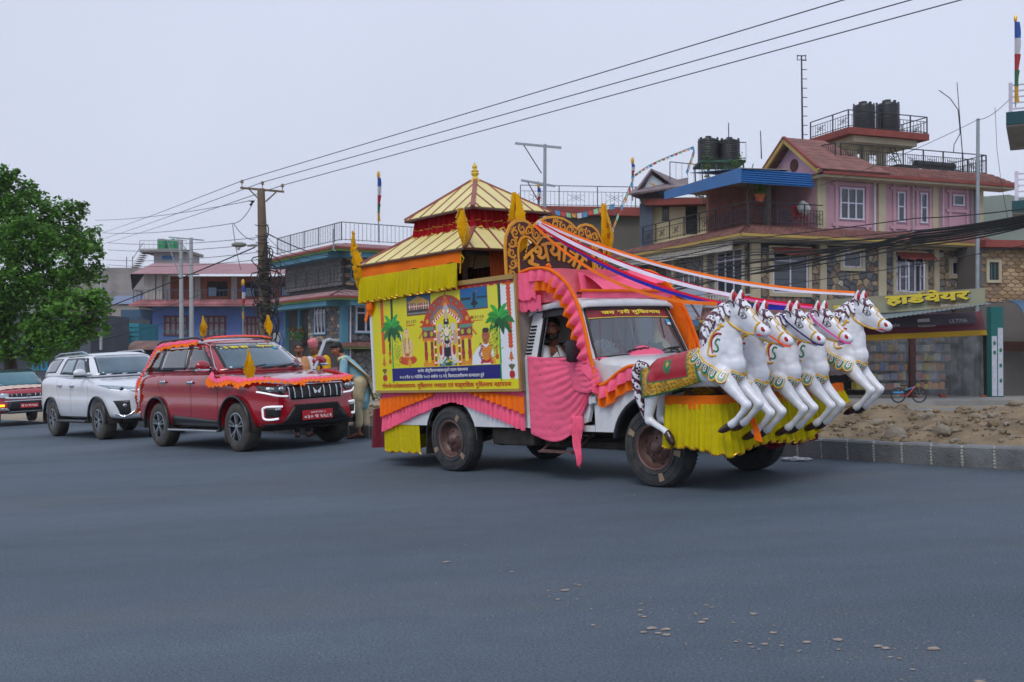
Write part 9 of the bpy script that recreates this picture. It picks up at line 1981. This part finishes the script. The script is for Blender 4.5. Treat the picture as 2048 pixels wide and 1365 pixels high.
for k, (a, b_, c) in enumerate((((484, 362), (1690, -3), (205, 466)), ((525, 365), (1825, -3), (206, 478)), ((565, 371), (1925, -3), (208, 488)))): wire([(*a, D), (*b_, 15)], ('top', 'middle', 'lowest')[k]+' of the three long wires rising to the upper right', .010, .02, m=m_al, ext=3.2, n=40); wire([(*a, D), (*c, 75)], ('top', 'middle', 'lowest')[k]+' of the three wires running left from the pole to the tree', .011, .05, m=m_al)
wl = [((190, 441), (500, 402)), ((205, 466), (467, 447)), ((467, 447), (505, 408)), ((465, 449), (482, 540)), ((467, 447), (510, 480)), ((215, 486), (520, 475)), ((215, 500), (520, 488)), ((212, 520), (515, 505)), ((215, 530), (515, 520)), ((0, 690), (510, 495)), ((30, 715), (300, 630)), ((532, 466), (660, 512)), ((532, 490), (760, 545)), ((532, 500), (760, 560)), ((532, 505), (700, 590)), ((530, 470), (640, 560)), ((535, 520), (760, 600)), ((60, 700), (400, 590)), ((0, 725), (350, 640)), ((535, 510), (560, 640))]
fan = thing('cable_fan', 'many thin cables fanning out from the brown utility pole to both sides', 'cables', Matrix.Translation(pole0))
def part_wire(root, o, pts, r, sag, m, n=14):
 P = []
 for a, b_ in zip(pts, pts[1:]): A1_, B1 = at(*a), at(*b_); P += [A1_.lerp(B1, i/n)-o-Vector((0, 0, sag*4*(i/n)*(1-i/n))) for i in range(n+1)]
 MB().tube(P, r, 4).build('cable', m, root)
for i, (a, b_) in enumerate(wl): part_wire(fan, pole0, [(*a, D if a[0] > 400 else 45), (*b_, D if 400 < b_[0] < 560 else 45)], .009 if i not in (9, 11) else .018, .12, m_al if i < 9 else m_wire)
rg = random.Random(4); bo = at(1835, 462, 19); bun = thing('cable_bundle', 'thick sagging bundle of black cables crossing in front of the corner house', 'cables', Matrix.Translation(bo))
for k in range(16):
 ya = 428+k*1.6; yb = 462+k*1.9+rg.uniform(-2, 2); yc = rg.uniform(478, 560); part_wire(bun, bo, [(2060, ya, 17), (1835, yb, 19), (1480, yc, 24), (1200, yc+rg.uniform(15, 60), 40)], rg.uniform(.007, .016), .03+.02*rg.random(), m_wire, 8)
wire([(2060, 416, 17), (1830, 437, 19), (1400, 487, 24)], 'single cable above the bundle in front of the corner house', .010, .03); wire([(2060, 489, 17), (1600, 565, 22), (1300, 600, 30)], 'single cable below the bundle crossing the stone floor', .008, .03); wire([(2022, 196, 30), (1955, 240, 46), (1640, 372, 44)], 'cable from the right edge balcony down to the pink wall', .012, .15); wire([(1990, 215, 34), (1994, 300, 34), (2003, 370, 34), (2016, 440, 34)], 'loose cable dangling near the right edge', .008, 0)
cols5 = [cloth('flag_'+n, c) for n, c in (('blue', '2a52a8'), ('white', 'c8c8d0'), ('red', 'b01c2c'), ('green', '1f6a40'), ('yellow', 'd0a020'))]; pale = [cloth('pale_flag_'+n, c) for n, c in (('blue', '5f9fd0'), ('red', 'c85a50'), ('green', '9fd0b0'), ('orange', 'e0a060'), ('white', 'ccd0d8'))]
def tallflag(px, y0_, y1_, d, label, w_=9, base=None, foot=40):
 o = at(px, y1_, d); t = thing('prayer_flag_pole', label, 'flag', Matrix.Translation(o)); MB().tube([at(px, y1_+foot, d)-o, at(px, y0_-4, d)-o], .02*d/30, 6).build('pole', m_galv, t); MB().ell(at(px, y0_-2, d)-o, (.05*d/30, .05*d/30, .11*d/30), 8, 6).build('finial', m_gold, t)
 for k in range(5):
  a, c = lerp(y0_+4, y1_, k/5), lerp(y0_+4, y1_, (k+1)/5); P = [[at(px+(w_*(.8+.2*math.sin(v*2.2+k))*(u)-2), lerp(a, c, v), d-.1*math.sin(u*5))-o for u in (0, .33, .66, 1)] for v in (0, .25, .5, .75, 1)]; MB().grid(P).build('flag_panel', cols5[k], t)
tallflag(757, 352, 443, 48, 'striped five-colour prayer flag on the stone house roof railing', 8); tallflag(486, 568, 637, 48, 'five-colour prayer flag hanging beside the brown utility pole', 7); tallflag(1077, 372, 420, 50, 'five-colour prayer flag half behind the steel pole', 7); tallflag(2031, 40, 205, 29, 'tall five-colour prayer flag on the right edge balcony', 13, foot=10); tallflag(1265, 324, 362, 56, 'small red and yellow flag on the grey gabled annex', 7)
def bunting(pts, d, n, label, s=9):
 o = at(*pts[0], d); P = smoothpath([at(*p, d)-o for p in pts], n); t = thing('bunting', label, 'bunting', Matrix.Translation(o)); MB().tube(P, .012, 4).build('string', m_wire, t)
 for i in range(n): a, b_ = P[i], P[i+1]; h = s/FPX*d*(.8+.4*rg.random()); b2 = a.lerp(b_, .85); MB().add([a, b2, b2+Vector((.05, .1*rg.random(), -h)), a+Vector((.05, 0, -h))], [(0, 1, 2, 3)]).build('flag', pale[i % 5], t)
bunting([(1264, 362), (1250, 395), (1236, 425), (1218, 470), (1200, 480)], 54, 14, 'string of prayer flags falling from the annex flagpole'); bunting([(1262, 355), (1300, 330), (1345, 310), (1388, 293)], 54, 16, 'thin string of tiny flags rising to the green tank stand', 4); bunting([(1388, 296), (1382, 318), (1372, 345)], 54, 6, 'short string of flags hanging from the green tank stand', 8); bunting([(1110, 420), (1150, 427), (1190, 418), (1230, 408)], 60, 11, 'pale prayer flags strung along the roof railing behind the arch', 9)
mo = thing('motorcycle', 'dark motorcycle parked against the stone house, mostly hidden by the truck', 'motorcycle', Matrix.Translation(at(742, 800, 52)) @ RZ(1.9))
for x, nm in ((-.62, 0), (.66, 1)): MB().tube([(x+.27*math.cos(a), 0, .3+.27*math.sin(a)) for a in [i*math.pi/10 for i in range(20)]], .05, 6, closed=True).build('wheel', m_rubber, mo, smooth=60)
MB().bbox(-.5, .25, -.12, .12, .62, .80, .04).bbox(-.2, .4, -.14, .14, .3, .7, .05).build('engine_and_seat', m_black, mo); MB().tube([(.66, 0, .3), (.42, 0, .95), (.38, -.33, 1.05)], .025, 6).tube([(.42, 0, .95), (.38, .33, 1.05)], .025, 6).build('fork_and_bars', m_chrome, mo); MB().ell((.5, 0, .88), (.09, .09, .10)).build('headlight', m_lamp, mo)
hz = MB().box(-1000, 1000, -70, 1560, -12, 205).build('haze', [], kind='stuff'); m = bpy.data.materials.new('haze'); m.use_nodes = True; N = m.node_tree.nodes; N.remove(N['Principled BSDF']); v = N.new('ShaderNodeVolumePrincipled'); v.inputs['Density'].default_value = .0003; v.inputs['Color'].default_value = (1, 1, 1, 1); v.inputs['Anisotropy'].default_value = .3; m.node_tree.links.new(v.outputs[0], N['Material Output'].inputs['Volume']); hz.data.materials.append(m)
